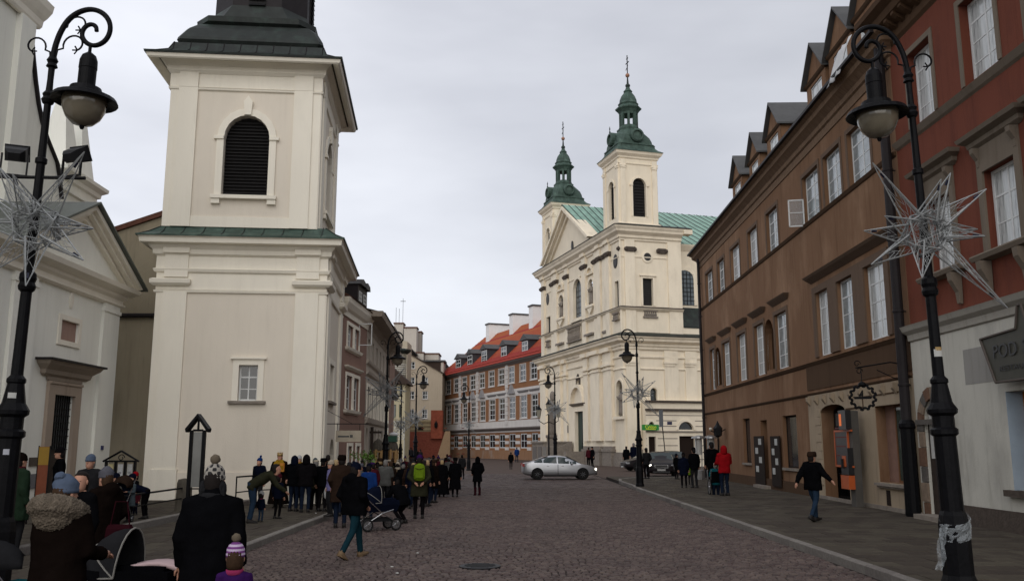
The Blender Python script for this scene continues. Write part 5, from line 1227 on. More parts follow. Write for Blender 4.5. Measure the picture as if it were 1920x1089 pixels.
# --- cornices running round front and side (mitred)
def Lprof(prof, nm, m, uend=None, sidelen=None, z=0):
    uend = WJ; sidelen = sidelen or DL
    mb = MB(); rings = []
    for o_, zz_ in prof: rings.append([(-o_, .3, zz_), (-o_, -o_, zz_), (WJ+o_, -o_, zz_), (WJ+o_, sidelen, zz_), (WJ-.02, sidelen, zz_), (WJ-.02, .3, zz_)])
    mb.loft(rings); return mb.build(nm, m, pj)
Lprof([(.05,zA-3.25),(.12,zA-3.2),(.12,zA-3.1),(.05,zA-3.05)], 'string_course', church_trim)
Lprof([(.05,zA-2.1),(.14,zA-2.05),(.16,zA-1.9),(.05,zA-1.85)], 'string_course', church_trim)
Lprof([(.1,zA-1.3),(.2,zA-1.2),(.22,zA-1.0),(.35,zA-.9),(.38,zA-.7),(.8,zA-.45),(.85,zA-.25),(1.0,zA-.12),(1.05,zA)], 'cornice', church_trim)
Lprof([(1.1,zA+.003),(1.12,zA+.08),(.02,zA+.5)], 'cornice_cover', copper_dk)
Lprof([(.05,zB-.35),(.12,zB-.3),(.35,zB-.12),(.38,zB-.04)], 'string_course', church_trim, sidelen=DS)
Lprof([(.42,zB-.038),(.42,zB+.03),(.05,zB+.15)], 'string_cover', stone_dk, sidelen=DS)
Lprof([(.03,zC-3.1),(.08,zC-3.07),(.08,zC-3.0),(.03,zC-2.97)], 'string_course', church_trim, sidelen=DS)
Lprof([(.05,zC-1.4),(.14,zC-1.35),(.16,zC-1.2),(.3,zC-1.1),(.32,zC-.85),(.7,zC-.55),(.75,zC-.35),(.9,zC-.15),(.95,zC)], 'cornice', church_trim, sidelen=DS)
Lprof([(1.0,zC+.003),(1.02,zC+.07),(.1,zC+.4)], 'cornice_cover', copper_dk, sidelen=DS+.9)
mb = MB(); mb.box(DS, DS+.95, -.95, .0, zC-.5, zC); mb.build('cornice_return', church_trim, pj, RJ)
# balustrades
def balus(a, b, z0, z1, y, rel=None, n=7):
    mb = MB(); mb.box(a-.1, b+.1, y-.12, y+.1, z1-.15, z1).box(a-.1, b+.1, y-.12, y+.1, z0, z0+.15); o = mb.build('balustrade', stone, pj, rel)
    bl = MB().lathe([(.06,0),(.1,.1*(z1-z0)),(.13,.3*(z1-z0)),(.06,.55*(z1-z0)),(.1,.7*(z1-z0)),(.06,.8*(z1-z0))], 8).mesh('baluster', stone)
    for i in range(n): put('baluster', bl, o, Matrix.Translation((a+(b-a)*(i+.5)/n, y, z0+.1)))
    MB().box(a, b, y+.1, y+.13, z0, z1).build('recess', church_pl, o)
balus(JU(1067, 620), JU(1091, 620), JZ(641, 1078), JZ(612, 1078), -.2, n=9)
balus(JU(1153, 590), JU(1162, 590), JZ(601, 1158), JZ(586, 1158), -.2, n=4)
balus(JU(1027, 640), JU(1033, 640), JZ(651, 1030), JZ(638, 1030), -.2, n=3)
balus(SU(1207, 587), SU(1231, 587), SZ(596), SZ(581), -.06, RJ, n=6)
for (px0, px1, py) in ((1045,1058,643),(1099,1115,625),(1133,1141,620)): MB().box(JU(px0, py), JU(px1, py), -.3, 0, JZ(py, (px0+px1)/2)-.25, JZ(py, (px0+px1)/2)).build('panel_ledge', stone, pj)
# --- gable between the towers
T2 = 4.3
ga, gb = JU(1035, 515), JU(1114, 450); gt = JZ(388, 1067); gz = zC+.1
gu = JU(1067, 388); 
mb = MB(); mb.prism([(gu-(gb-gu)*1.0, gz), (gb, gz), (gu, gt-.9)], .0, .8); mb.build('gable', church_pl, pj)
for s_ in (-1, 1):
    mb = MB(); e = gu+s_*(gb-gu)*1.08
    for o_, t0, t1 in ((1.0,0,.4),(.7,.4,.75),(.3,.75,1.2)): mb.prism([(e, gz+.35-t0), (gu, gt+.0-t0), (gu, gt-t1), (e-s_*.5, gz+.3-t0)][::s_], -o_, .6)
    mb.build('raking_cornice', church_trim, pj)
MB().lathe([(.3,0),(.3,.1)], 12).build('oculus', cdk, pj, Matrix.Translation((JU(1074, 462), -.02, JZ(462, 1074))) @ Matrix.Rotation(R(90), 4, 'X') @ Matrix.Diagonal((1,2.2,1,1)))
# copper roof behind gable and long nave roof
def seam_roof(v, name, n, along, m=copper):
    """v: eave0, eave1, ridge1, ridge0"""
    v = [Vector(p) for p in v]; mb = MB(); t = Vector((0,0,.12)); mb.add([*v, *[p+t for p in v]], [(0,1,2,3),(7,6,5,4),(0,4,5,1),(1,5,6,2),(2,6,7,3),(3,7,4,0)])
    o = mb.build(name, m, pj)
    for i in range(n+1):
        f = i/n; a = v[0].lerp(v[1], f)+t; b = v[3].lerp(v[2], f)+t
        MB().tube([a, b], .06, 4).build('standing_seam', copper_dk, o)
    return o
e1 = gb+1.2; L1 = 24; hw2 = gb-gu+1.0
seam_roof([(gu+hw2,-.2,gz-.3),(gu+hw2,L1,gz-.3),(gu,L1,gt+.1),(gu,-.9,gt+.1)], 'gable_roof', 30, 0)
seam_roof([(gu-hw2,L1,gz-.3),(gu-hw2,-.2,gz-.3),(gu,-.9,gt+.1),(gu,L1,gt+.1)], 'gable_roof', 30, 0)
# nave roof to the right of the tower, seen over the side aisle (eave along the side wall)
zn0, zn1 = FJS.z(1290, 461, 1.5), FJS.z(1290, 408, 6.5); yn = 1.5
seam_roof([(WJ-1.2, DS-1, zn0), (WJ-1.2, DL, zn0), (gu, DL, gt+.1), (gu, DS-1, gt+.1)], 'nave_roof', 34, 1)
mb = MB(); mb.box(DS, DL, 1.5, 1.9, zA, zn0); mb.build('nave_wall', church_pl, pj, RJ)
mb = MB(); cornice(mb, DS, DL, [(.05,zn0-.6),(.2,zn0-.4),(.4,zn0-.1),(.45,zn0+.05)], False, y=1.5); mb.build('cornice', church_trim, pj, RJ)
nw = (FJS.u(1268, 540, 1.5), FJS.u(1300, 540, 1.5), FJS.z(1285, 572, 1.5), FJS.z(1285, 507, 1.5)); rr = .9
mb = MB(); mb.prism([(nw[0],nw[2]),(nw[1],nw[2])]+arcpts(nw[0], nw[1], nw[3]-rr, rr)[::-1], 1.42, 1.5); mb.build('window_glass', mat('leaded_glass', (.1,.12,.13), .25), pj, RJ)
mb = MB(); architrave(mb, *nw, .4, .14, rr); mb.build('window_surround', church_trim, pj, RJ @ Matrix.Translation((0, 1.5, 0)))
mb = MB()
for i in range(1, 5): mb.box(nw[0]+(nw[1]-nw[0])*i/5-.03, nw[0]+(nw[1]-nw[0])*i/5+.03, 1.37, 1.42, nw[2], nw[3]-.15)
for i in range(1, 8): mb.box(nw[0], nw[1], 1.36, 1.41, nw[2]+(nw[3]-nw[2])*i/8-.025, nw[2]+(nw[3]-nw[2])*i/8+.025)
mb.build('glazing_bars', iron_gr, pj, RJ)
# little roof over the aisle
za0, za1 = FJS.z(1295, 612, -.1), FJS.z(1295, 577, 1.4)
mb = MB(); mb.prism_x([(-.1, za0), (1.42, za1), (1.42, za1-.1), (-.1, za0-.15)], DS+.02, DL); ar = mb.build('aisle_roof', copper_dk, pj, RJ)
for i in range(14):
    x = DS+.3+i*1.0; MB().tube([(x,-.1,za0+.02),(x,1.4,za1+.02)], .04, 4).build('standing_seam', copper_dk, ar, RJ)
MB().box(DS, DL, -.02, .1, zA, za0-.1).build('aisle_wall', church_pl, pj, RJ)
# --- bell stages and spires
def belfry(ox, oy, zb, tall, u_aw, s_aw):
    """ox,oy: near corner (x max, y min) in church coordinates"""
    W_ = T2; Mx = Matrix.Translation((ox-W_, oy, 0)); h = tall
    zt = zb+h; s = W_
    hole = lambda: [(s*.34, s*.68, zb+.9, zb+.9+(zt-zb)*.53, s*.17, .4)]
    mb = MB(); wall(mb, 0, s, zb-.4, zt, hole(), depth=.4)
    mb.T = Matrix.Translation((s, 0, 0)) @ Matrix.Rotation(R(90), 4, 'Z'); wall(mb, 0, s, zb-.4, zt, hole(), depth=.4)
    mb.T = Matrix.Translation((0, s, 0)) @ Matrix.Rotation(R(-90), 4, 'Z'); wall(mb, 0, s, zb-.4, zt, hole(), depth=.4)
    mb.T = Matrix.Translation((s, s, 0)) @ Matrix.Rotation(R(180), 4, 'Z'); wall(mb, 0, s, zb-.4, zt, hole(), depth=.4)
    mb.T = None; mb.build('belfry_wall', church_pl, pj, Mx)
    H_ = hole()[0]
    for rel in (Matrix.Identity(4), Matrix.Translation((s, 0, 0)) @ Matrix.Rotation(R(90), 4, 'Z'), Matrix.Translation((0, s, 0)) @ Matrix.Rotation(R(-90), 4, 'Z')):
        louvres(pj, H_[0], H_[1], H_[2], H_[3], H_[4], Mx @ rel, .3, .3)
        mb = MB(); architrave(mb, H_[0], H_[1], H_[2], H_[3], .2, .08, H_[4]); zs_ = H_[3]-H_[4]; mb.box(H_[0]-.35, H_[0], -.14, 0, zs_-.12, zs_+.1).box(H_[1], H_[1]+.35, -.14, 0, zs_-.12, zs_+.1); mb.build('window_surround', church_trim, pj, Mx @ rel)
        for a, b in ((.0, .75), (s-.75, s)):
            mb = MB(); mb.box(a+.1, b-.1, -.12, 0, zb, zt-.8); mb.build('pilaster', church_trim, pj, Mx @ rel)
            mb = MB(); zc_ = zt-1.75; mb.box(a+.05, b-.05, -.18, 0, zc_, zc_+.3); mb.ball((a+.1,-.15,zc_+.25),.14,.12,.14,6,4).ball((b-.1,-.15,zc_+.25),.14,.12,.14,6,4); mb.build('capital', church_trim, pj, Mx @ rel)
    for prof in ([(0,zt-1.35),(.08,zt-1.3),(.1,zt-1.2),(0,zt-1.15)], [(.05,zb-.4),(.2,zb-.38),(.2,zb+.1),(.05,zb+.2)], [(0,zt-.75),(.12,zt-.65),(.14,zt-.5),(.4,zt-.25),(.45,zt-.1),(.52,zt)]):
        mb = MB(); mb.rect_loft(0, s, 0, s, prof); mb.build('cornice', church_trim, pj, Mx)
    # spire, in units: total from zt to ball
    c = s/2; U = ztop_units
    def sq8(r, ch_, z): return (r-s/2, z, ch_)
    mb = MB(); mb.rect_loft(0, s, 0, s, [(.54,zt+.003,.02),(.54,zt+.08,.02),(.2,zt+.4*U,.1),(-.02,zt+.8*U,.2),(-.06,zt+1.1*U,.25)]); mb.build('spire_skirt', copper_mid, pj, Mx)
    mb = MB(); mb.rect_loft(0, s, 0, s, [(-.1,zt+1.05*U,.3),(.02,zt+1.12*U,.35),(.0,zt+1.25*U,.35),(-.16,zt+1.35*U,.4),(-.2,zt+1.9*U,.5),(-.34,zt+2.5*U,.6),(-.58,zt+3.0*U,.7),(-.86,zt+3.4*U,.62),(-1.0,zt+3.6*U,.58)]); mb.build('spire_dome', copper_mid, pj, Mx)
    lr = 1.0
    def octo(name, prof, m=copper_mid): 
        mb = MB(); mb.lathe([(r, zt+z*U) for r, z in prof], 8, (c, c, 0), R(22.5)); return mb.build(name, m, pj, Mx)
    octo('lantern_base', [(1.12,3.5),(1.26,3.6),(1.3,3.85),(1.1,4.0),(1.0,4.35),(.85,4.4)])
    col = MB().box(-.13, .13, -.12, .12, zt+4.3*U, zt+6.1*U).mesh('lantern_post', copper_mid)
    for i in range(8):
        th = R(22.5+45*i); put('lantern_post', col, pj, Mx @ Matrix.Translation((c+.88*math.cos(th), c+.88*math.sin(th), 0)) @ Matrix.Rotation(th, 4, 'Z'))
    octo('lantern_roof', [(.95,5.85),(1.02,6.1),(1.2,6.4),(1.4,6.6),(1.42,6.75),(1.18,7.0),(1.02,7.15),(1.12,7.35),(1.08,7.45),(.95,7.6),(.9,8.0),(.74,8.5),(.5,8.9),(.42,9.0),(.5,9.12),(.44,9.25),(.26,9.5),(.2,9.75)], copper_mid)
    octo('spire_knop', [(.15,9.7),(.27,9.9),(.25,10.1),(.12,10.25),(.06,11.2)], copper_dk)
    MB().ball((c, c, zt+11.4*U), .24, nu=10, nv=8).build('gilded_ball', mat('dull_copper_gold', (.3,.14,.08), .4, .1, 3), pj, Mx, smooth=True)
    mb = MB(); zx = zt+11.6*U; mb.box(c-.04, c+.04, c-.04, c+.04, zx, zx+2.6*U).box(c-.4, c+.4, c-.04, c+.04, zx+1.5*U, zx+1.58*U).box(c-.2, c+.2, c-.04, c+.04, zx+2.1*U, zx+2.18*U); mb.tube([(c-.4,c,zx+.7*U),(c,c,zx+.95*U),(c+.15,c,zx+1.2*U)], .04, 4); mb.build('cross', iron_gr, pj, Mx)
    for rel in (Matrix.Identity(4), Matrix.Translation((s, 0, 0)) @ Matrix.Rotation(R(90), 4, 'Z')):
        mb = MB(); mb.T = Matrix.Translation((c, .12, zt+2.35*U)) @ Matrix.Rotation(R(90), 4, 'X'); mb.lathe([(.75,-.6),(.75,.2),(.62,.3),(.5,.28),(.48,.1),(.05,.1)], 16); mb.build('clock_rosette', copper_mid, pj, Mx @ rel)
        mb = MB(); mb.lathe([(.05,0),(.1,.15),(.03,.3),(.07,.5),(.01,.8)], 6, (c, -.05, zt+3.15*U)); mb.build('finial', copper_dk, pj, Mx @ rel)
zbt = zC+.35; ztt = FJS.z(1205, 287)
ztop_units = (JZ(135, 1179, 2)-ztt)/11.4; print('unit', ztop_units, zbt, ztt)
belfry(WJ-.1, .1, zbt, ztt-zbt, None, None)
belfry(T2+.35, .1, zbt, ztt-zbt, None, None)
MB().box(.02, T2+.5, .05, 6, zC, zbt).build('tower_base', church_pl, pj); MB().box(WJ-T2-.4, WJ-.02, .05, DS, zC, zbt).build('tower_base', church_pl, pj)
# --- low rusticated annex on the side
za = SZ(753, 1270); zb_ = SZ(769, 1270); ax0 = SU(1204, 800); AO = -.9
an = [('d', 1216.5, 1230, 818, 862, 0), ('g', 1274, 1303, 817, 862, 0), ('l', 1273, 1301, 790, 805, 1), ('l', 1216, 1228, 790, 800, 1)]
hs_ = []
for k, a, b, yt, yb, ar_h in an:
    q = [FJS.u(a, 830, AO), FJS.u(b, 830, AO), 0 if k in 'dg' else FJS.z((a+b)/2, yb, AO), FJS.z((a+b)/2, yt, AO)]
    hs_.append((q[0], q[1], q[2], q[3], (q[3]-q[2])*.98 if ar_h else 0, .3))
mb = MB(); wall(mb, ax0, 30, -.2, za, hs_, y=AO); mb.box(ax0, ax0+.05, AO+.01, .0, -.2, za).box(ax0, 30, AO+.01, 0, za-.05, za); mb.build('annex_wall', church_pl, pj, RJ)
for h in hs_:
    MB().box(h[0], h[1], AO+.28, AO+.32, h[2], h[3]).build('annex_opening', brn_fr if not h[4] else glass_dk, pj, RJ)
    if h[4]:
        mb = MB(); architrave(mb, h[0], h[1], h[2], h[3], .25, .08, h[4]); mb.build('arch_surround', church_trim, pj, RJ @ Matrix.Translation((0, AO, 0)))
def aband(z0, z1, o_, m=church_trim, nm='string_course'): MB().box(ax0-.05, 30, AO-o_, AO, z0, z1).build(nm, m, pj, RJ)
aband(za-.12, za+.06, .22, stone_dk); aband(zb_-.1, zb_+.1, .22, stone_dk); z4 = SZ(809, 1270); aband(z4-.06, z4+.06, .12, stone)
for z_ in [z4+(zb_-z4)*k/4 for k in (1, 2, 3)]+[z4*k/5 for k in (1, 2, 3, 4)]:
    xs_ = ax0
    for h in sorted([h for h in hs_ if h[2] < z_ < h[3]+.3]):
        if h[0]-.2 > xs_: MB().box(xs_, h[0]-.2, AO-.012, AO, z_-.04, z_+.04).build('rustication_groove', stone, pj, RJ)
        xs_ = h[1]+.2
    MB().box(xs_, 30, AO-.012, AO, z_-.04, z_+.04).build('rustication_groove', stone, pj, RJ)
# --- stairs, landing wall and pedestal in front of the door
dl = (door[0]+door[1])/2
for i in range(6): MB().box(dl-1.9, dl+1.9, -3.0+i*.38, -.3, i*.18, (i+1)*.18).build('step', stone, pj)
pla, plb = JU(1018, 840, -3), JU(1072, 840, -3)
FPd = MB(); FPd.box(pla-2.2, dl-2.1, -3.6, -.3, -.1, 2.3); FPd.box(pla-2.35, dl-2.0, -3.75, -.3, 2.3, 2.5)
FPd.build('stair_wall', stone, pj)
for i in range(3):
    a = pla-1.8+i*1.9; MB().box(a, a+1.3, -3.66, -3.6, .5, 1.9).build('stair_wall_panel', stone_dk if False else granite, pj)
MB().loft([[(dl-2.1,-3.6,-.1),(dl-1.7,-3.6,-.1),(dl-1.7,-.3,-.1),(dl-2.1,-.3,-.1)],[(dl-2.1,-3.6,1.2),(dl-1.7,-3.6,1.2),(dl-1.7,-.3,2.5),(dl-2.1,-.3,2.5)]]).build('stair_cheek', stone, pj)
MB().box(dl+1.9, dl+2.6, -2.6, -.3, -.1, 1.4).build('stair_cheek', stone, pj)
# green shop sign
gsg = thing('green_shop_sign', FJS.M @ Matrix.Translation((FJS.u(1204, 800, -1.2), -1.25, FJS.z(1204, 806, -1.2))), 'bright green rectangular sign with yellow lettering on the cream church annex', 'sign')
wg = FJS.u(1235, 800, -1.2)-FJS.u(1204, 800, -1.2); hg = FJS.z(1204, 795.5, -1.2)-FJS.z(1204, 806, -1.2)
MB().box(0, wg, 0, .15, 0, hg).build('board', mat('green_sign_face', (.01,.13,.02), .4, emit=((.01,.2,.02), .25)), gsg)
yl = mat('yellow_lettering', (.5,.5,.02), .4, emit=((.5,.5,.02), .3))
letters('Cyklon', .42, yl, gsg, Matrix.Translation((wg*.5, -.02, hg*.58))); MB().box(wg*.2, wg*.8, -.02, 0, hg*.12, hg*.22).build('underline', yl, gsg)
MB().box(wg*.3, wg*.35, .15, .35, hg*.4, hg*.6).box(wg*.7, wg*.75, .15, .35, hg*.4, hg*.6).build('bracket', iron_gr, gsg)
# statue column with candelabra by the stairs
pcx = at(1034, 84); 
sc = thing('statue_pedestal', (pcx.x, pcx.y, 0), 'weathered stone statue group on a tall pedestal by the church stairs', 'statue')
MB().rect_loft(-.42, .42, -.4, .4, [(.08,0),(.08,1.9),(0,2.0),(0,2.7),(.1,2.8),(.1,3.0)]).build('pedestal', stone, sc); statue(0, 3.0, 3.9, sc, 'figure', stone, rel=Matrix.Diagonal((.5,.6,1,1))); 
mb = MB(); mb.ball((.12,-.1,6.6), .26, .2, .5, 8, 6).ball((-.2,-.1,5.8), .22, .2, .4, 8, 6).ball((.18,-.1,4.6), .25, .2, .6, 8, 6); mb.build('cloud_carving', stone, sc, smooth=True)
cd = at(1029, 83); cdl = thing('candelabra_lamp', (cd.x, cd.y, 0), 'short iron lamp post with three glass lanterns in front of the church stairs', 'lamp')
MB().lathe([(.25,0),(.28,.3),(.12,.5),(.08,1.2),(.06,4.8),(.1,4.9)], 10).build('post', iron, cdl)
for i, dx in enumerate((-.9, 0, .9)):
    z_ = 4.6+(.5 if dx == 0 else 0)
    if dx: MB().tube([(0,0,4.2),(dx*.5,0,4.0),(dx,0,4.3),(dx,0,4.6)], .035, 6).build('arm', iron, cdl)
    o = MB().lathe([(.14,z_),(.26,z_+.7)], 6, (dx,0,0)).build('lantern', mat('lantern_glass', (.25,.23,.18), .15), cdl); MB().lathe([(.3,z_+.7),(.12,z_+.95),(.02,z_+1.2)], 6, (dx,0,0)).build('cap', iron, o)
# ================================================================== STREET LAMPS
bowl_m = mat('milky_lamp_glass', (.15,.13,.095), .1, .25, 3, spec=.6)
def spiral(cx, cz, r0, r1, a0, a1, n=18, y=0):
    return [(cx+(r0+(r1-r0)*i/n)*math.cos(R(a0+(a1-a0)*i/n)), y, cz+(r0+(r1-r0)*i/n)*math.sin(R(a0+(a1-a0)*i/n))) for i in range(n+1)]
CR = [(1708,150),(1706,128),(1700,102),(1688,76),(1670,60),(1648,53),(1626,59),(1610,76),(1606,98),(1614,118),(1632,128),(1650,122),(1660,106),(1656,90),(1644,83),(1634,88),(1632,98)]
def smooth_path(p, n=3):
    for _ in range(n):
        q = [p[0]]
        for a, b in zip(p, p[1:]): q += [tuple(.75*x+.25*y for x, y in zip(a, b)), tuple(.25*x+.75*y for x, y in zip(a, b))]
        q.append(p[-1]); p = q
        if len(p) > 60: break
    return p
def make_lamp(detail=True):
    """pole at the origin, lamp hanging towards +X, about 7.85 m tall"""
    t = thing('street_lamp', Matrix.Identity(4), 'x', 'street lamp')
    g = lambda px, py: (-(px-1708)/134, 0, 7.87-(py-53)/134)
    MB().lathe([(.22,0),(.22,.08),(.19,.16),(.19,.8),(.17,.92),(.14,1.0)], 8, rot=R(22.5)).build('base', iron, t)
    MB().lathe([(.145,.98),(.14,1.95),(.175,1.98),(.175,2.04),(.14,2.07),(.14,2.22),(.19,2.26),(.195,2.31),(.14,2.4),(.1,2.65),(.115,2.67),(.115,2.71),(.075,2.76),(.068,3.85),(.098,3.88),(.11,3.93),(.09,3.98),(.108,4.03),(.1,4.1),(.062,4.14),(.055,5.6),(.075,5.62),(.075,5.68),(.052,5.7),(.045,6.45),(.07,6.47),(.088,6.52),(.065,6.56),(.08,6.6),(.045,6.65),(.04,6.8),(.042,6.98),(.075,7.0),(.055,7.05),(.075,7.09),(.05,7.14),(.038,7.2)], 14).build('post', iron, t, smooth=False)
    pts = smooth_path([g(*p) for p in CR], 2); n = len(pts)
    MB().tube(pts, [.04-.01*i/n for i in range(n)], 8).build('crook', iron, t, smooth=True)
    for (x0, z0, r, a0, a1, sx) in ((.28, 7.33, .13, 200, -60, 1), (.3, 7.62, .12, 190, -60, 1), (-.26, 7.3, .12, -20, 240, -1)):
        s = MB(); sp = spiral(x0, z0, r*1.25, r*.7, a0, a1, 14)
        s.tube([(.03*sx, 0, 7.1), (.05*sx, 0, z0-.08), *sp], .014, 5)
        e = sp[-1]
        for k in range(3): s.tube([e, (e[0]-.07*sx*math.cos(k-1), 0, e[2]+.07*math.sin(k-1))], .011, 4)
        s.build('scroll', iron, t)
    lx_ = .5; c = (lx_, 0, 0)
    MB().tube([(lx_,0,7.33),(lx_,0,7.2)], .025, 6).build('hanger', iron, t)
    MB().lathe([(.03,7.22),(.09,7.17),(.115,7.1),(.12,6.98),(.115,6.97),(.115,6.73),(.2,6.7),(.22,6.63),(.4,6.56),(.43,6.5),(.42,6.49),(.24,6.58),(.1,6.6)], 24, c).build('shade', iron, t, smooth=False)
    o = MB().lathe([(.285,6.6),(.29,6.5),(.27,6.38),(.22,6.27),(.14,6.19),(.05,6.165),(.03,6.16)], 24, c).build('lamp_bowl', bowl_m, t, smooth=True)
    MB().lathe([(.02,6.11),(.035,6.14),(.03,6.17)], 8, c).build('knob', iron, t)
    return t
def sticker(t, cx, r, items):
    for (a, z, w, h, m) in items:
        mb = MB(); rings = []
        n = 5
        vs = [(r*math.cos(R(a)+w*(i/n-.5)/r), r*math.sin(R(a)+w*(i/n-.5)/r), zz_) for zz_ in (z, z+h) for i in range(n+1)]
        mb.add(vs, [(i, i+1, n+2+i, n+1+i) for i in range(n)]); o = mb.build('sticker', m, t)
        s_ = o.modifiers.new('Solidify', 'SOLIDIFY'); s_.thickness = .002; s_.offset = 1
LG = 'old-style black street lamps along both kerbs'
lamp0 = make_lamp()
lp = at(1790, 12.75); lp0 = Vector((6.32, 12.75, PZ))
lamp0['label'] = 'nearest black street lamp on the right, with plastic film round its foot'; lamp0['group'] = LG
lamp0.matrix_basis = Matrix.Translation((at(1778, 12.75).x, 12.75, PZ)) @ Matrix.Rotation(R(-1.1), 4, 'Y') @ Matrix.Rotation(R(180), 4, 'Z') @ Matrix.Scale(1.055, 4)
def lampat(px, D, rot, label, z=PZ, s=1.0, x=None):
    xx = at(px, D).x if x is None else x
    return copy_tree(lamp0, Matrix.Translation((xx, D, z)) @ Matrix.Rotation(R(rot), 4, 'Z') @ Matrix.Scale(s, 4), label, LG)
lampL = lampat(10, 11.9, 0, 'nearest black street lamp on the left, carrying two floodlights on a crossbar')
lamp_a = lampat(1198, 43.3, 180, 'street lamp at the right pavement corner in front of the cream church', s=.96)
lamp_b = lampat(723, 41.5, 8, 'street lamp in front of the beige house on the left side of the street', s=.93, z=0)
lamp_c = lampat(779, 66, 5, 'street lamp standing before the pale block, left of the palace', z=0)
lamp_d = lampat(879, 75, 178, 'slim street lamp in front of the left end of the orange palace', z=0, s=.9)
lamp_e = lampat(1041, 78, 180, 'street lamp beside the church stairs and the statue', z=0, s=1.13)
lamp_f = lampat(751, 56, 200, 'partly hidden street lamp between the oriel house and the pale block', z=0, s=.78)
sticker(lamp0, 0, .074, [(105, 3.02, .16, .1, paper), (95, 3.1, .09, .05, mat('yellow_sticker', (.3,.2,.08), .6))]); 
sticker(lampL, 0, .128, [(-75, 2.46, .1, .07, paper), (-95, 2.1, .1, .16, mat('grey_sticker', (.3,.3,.3), .6))]); sticker(lampL, 0, .145, [(-70, 1.75, .07, .07, mat('pale_sticker', (.35,.36,.4), .6))])
lampL.matrix_basis = Matrix.Translation((at(12, 11.9).x, 11.9, PZ)) @ Matrix.Rotation(R(1.0), 4, 'Y') @ Matrix.Scale(1.035, 4)
# floodlights on the near left lamp
def flood(parent, x, z, rz):
    M = Matrix.Translation((x, 0, z)) @ Matrix.Rotation(R(rz), 4, 'Z') @ Matrix.Scale(.7, 4)
    mb = MB(); mb.box(-.24,-.21,-.02,.02,0,.4).box(.21,.24,-.02,.02,0,.4).box(-.24,.24,-.02,.02,-.03,.0); o = mb.build('floodlight', iron_gr, parent, M)
    b = MB(); b.T = Matrix.Translation((0,0,.38)) @ Matrix.Rotation(R(-28), 4, 'X'); b.loft([[(-.2,-.2,-.14),(.2,-.2,-.14),(.2,-.2,.14),(-.2,-.2,.14)],[(-.18,.02,-.12),(.18,.02,-.12),(.18,.02,.12),(-.18,.02,.12)],[(-.1,.14,-.07),(.1,.14,-.07),(.1,.14,.07),(-.1,.14,.07)]]); b.box(-.22,.22,-.23,-.2,-.16,.16)
    b.build('housing', iron_gr, o)
    b = MB(); b.T = Matrix.Translation((0,0,.38)) @ Matrix.Rotation(R(-28), 4, 'X'); b.box(-.18,.18,-.235,-.23,-.12,.12); b.build('lens', glass_dk, o)
MB().tube([(-.75,0,5.42),(.62,0,5.42)], .024, 6).build('crossbar', iron, lampL)
flood(lampL, -.36, 5.46, 200); flood(lampL, .42, 5.46, 160)
# ================================================================== WIRE STARS
tin = mat('silver_tinsel_wire', (.28,.29,.29), .5, .3, 30, metal=.3)
tins2 = mat('dull_aluminium_tube', (.25,.26,.26), .5, .2, 20, metal=.3); bulb_m = mat('dark_bulb', (.01,.012,.03), .2)
def make_star(spikes, core=.3, seed=1):
    rnd = random.Random(seed); t = thing('wire_star', Matrix.Identity(4), 'x', 'christmas decoration')
    mb = MB(); V = []
    for k in range(5):
        a = R(72*k+10); V.append(Vector((core*math.cos(a), -core*.45, core*math.sin(a))))
    for k in range(5):
        a = R(72*k+46); V.append(Vector((core*math.cos(a), core*.45, core*math.sin(a))))
    for k in range(5): mb.tube([V[k], V[(k+1) % 5]], .012, 4).tube([V[5+k], V[5+(k+1) % 5]], .012, 4).tube([V[k], V[5+k]], .011, 4).tube([V[k], V[5+(k-1) % 5]], .011, 4)
    for _ in range(70):
        a, b = rnd.choice(V), rnd.choice(V)
        p, q = a.lerp(b, rnd.random())*rnd.uniform(.7,1), rnd.choice(V).lerp(rnd.choice(V), rnd.random())
        mb.tube([p, q], .0035, 3)
    o = mb.build('core', tin, t); o['kind'] = 'thing'
    for sp in spikes:
        d = Vector(sp); L_ = d.length; n = d.normalized()
        side = n.cross(Vector((0, 1, 0))); side = side.normalized() if side.length > .2 else Vector((1, 0, 0)); up = side.cross(n).normalized()
        w = core*.62; base = n*core*.75
        B = [base+side*w*math.cos(R(120*k+rnd.random()*40))+up*w*.75*math.sin(R(120*k+rnd.random()*40)) for k in range(3)]
        mb = MB()
        for b in B: mb.tube([b, d], [.014, .008], 4)
        for k in range(3): mb.tube([B[k], B[(k+1) % 3]], .009, 4)
        for k in range(3):
            for j in range(1, 6):
                f = j/6.5; a = B[k].lerp(d, f*.85); c_ = B[(k+1) % 3].lerp(B[k], .3+.4*rnd.random()).lerp(d, max(0, f-.35))
                mb.tube([a, c_], .0038, 3)
            mb.tube([base.lerp(B[k], .5), d.lerp(B[k], .25)], .0035, 3)
        mb.build('spike', tin, t)
        c = d.lerp(base, .22); MB().tube([c-n*.04, c+n*.04], .018, 5).build('bulb', bulb_m, t)
    return t
S1 = [(-.76,-.15,1.0),(-.62,-.1,.22),(-.85,.1,.05),(-.72,.25,-.42),(-.2,-.2,-.7),(.28,-.3,.8),(.06,-.45,.66),(.88,-.1,.62),(.86,.2,.1),(.74,-.2,-.1),(1.02,-.1,-1.12),(.35,.4,.3),(.1,.5,-.3)]
star0 = make_star(S1, .31, 3)
def pxyz(px, py, D): p = at(px, D, py); return p
star0['label'] = 'wire star decoration strapped to the nearest right lamp before the red house'; star0['group'] = 'wire stars on the street lamps'
star0.matrix_basis = Matrix.Translation(at(1736, 12.45, 436))
S2 = [(.66,-.2,.98),(.72,.1,.0),(.72,-.1,-.48),(.1,-.3,-.86),(-.42,-.3,.75),(-.1,-.5,.58),(-.9,.1,.1),(-.65,-.1,-.75),(-.8,.2,.5),(.45,.3,.1),(.2,.5,.2)]
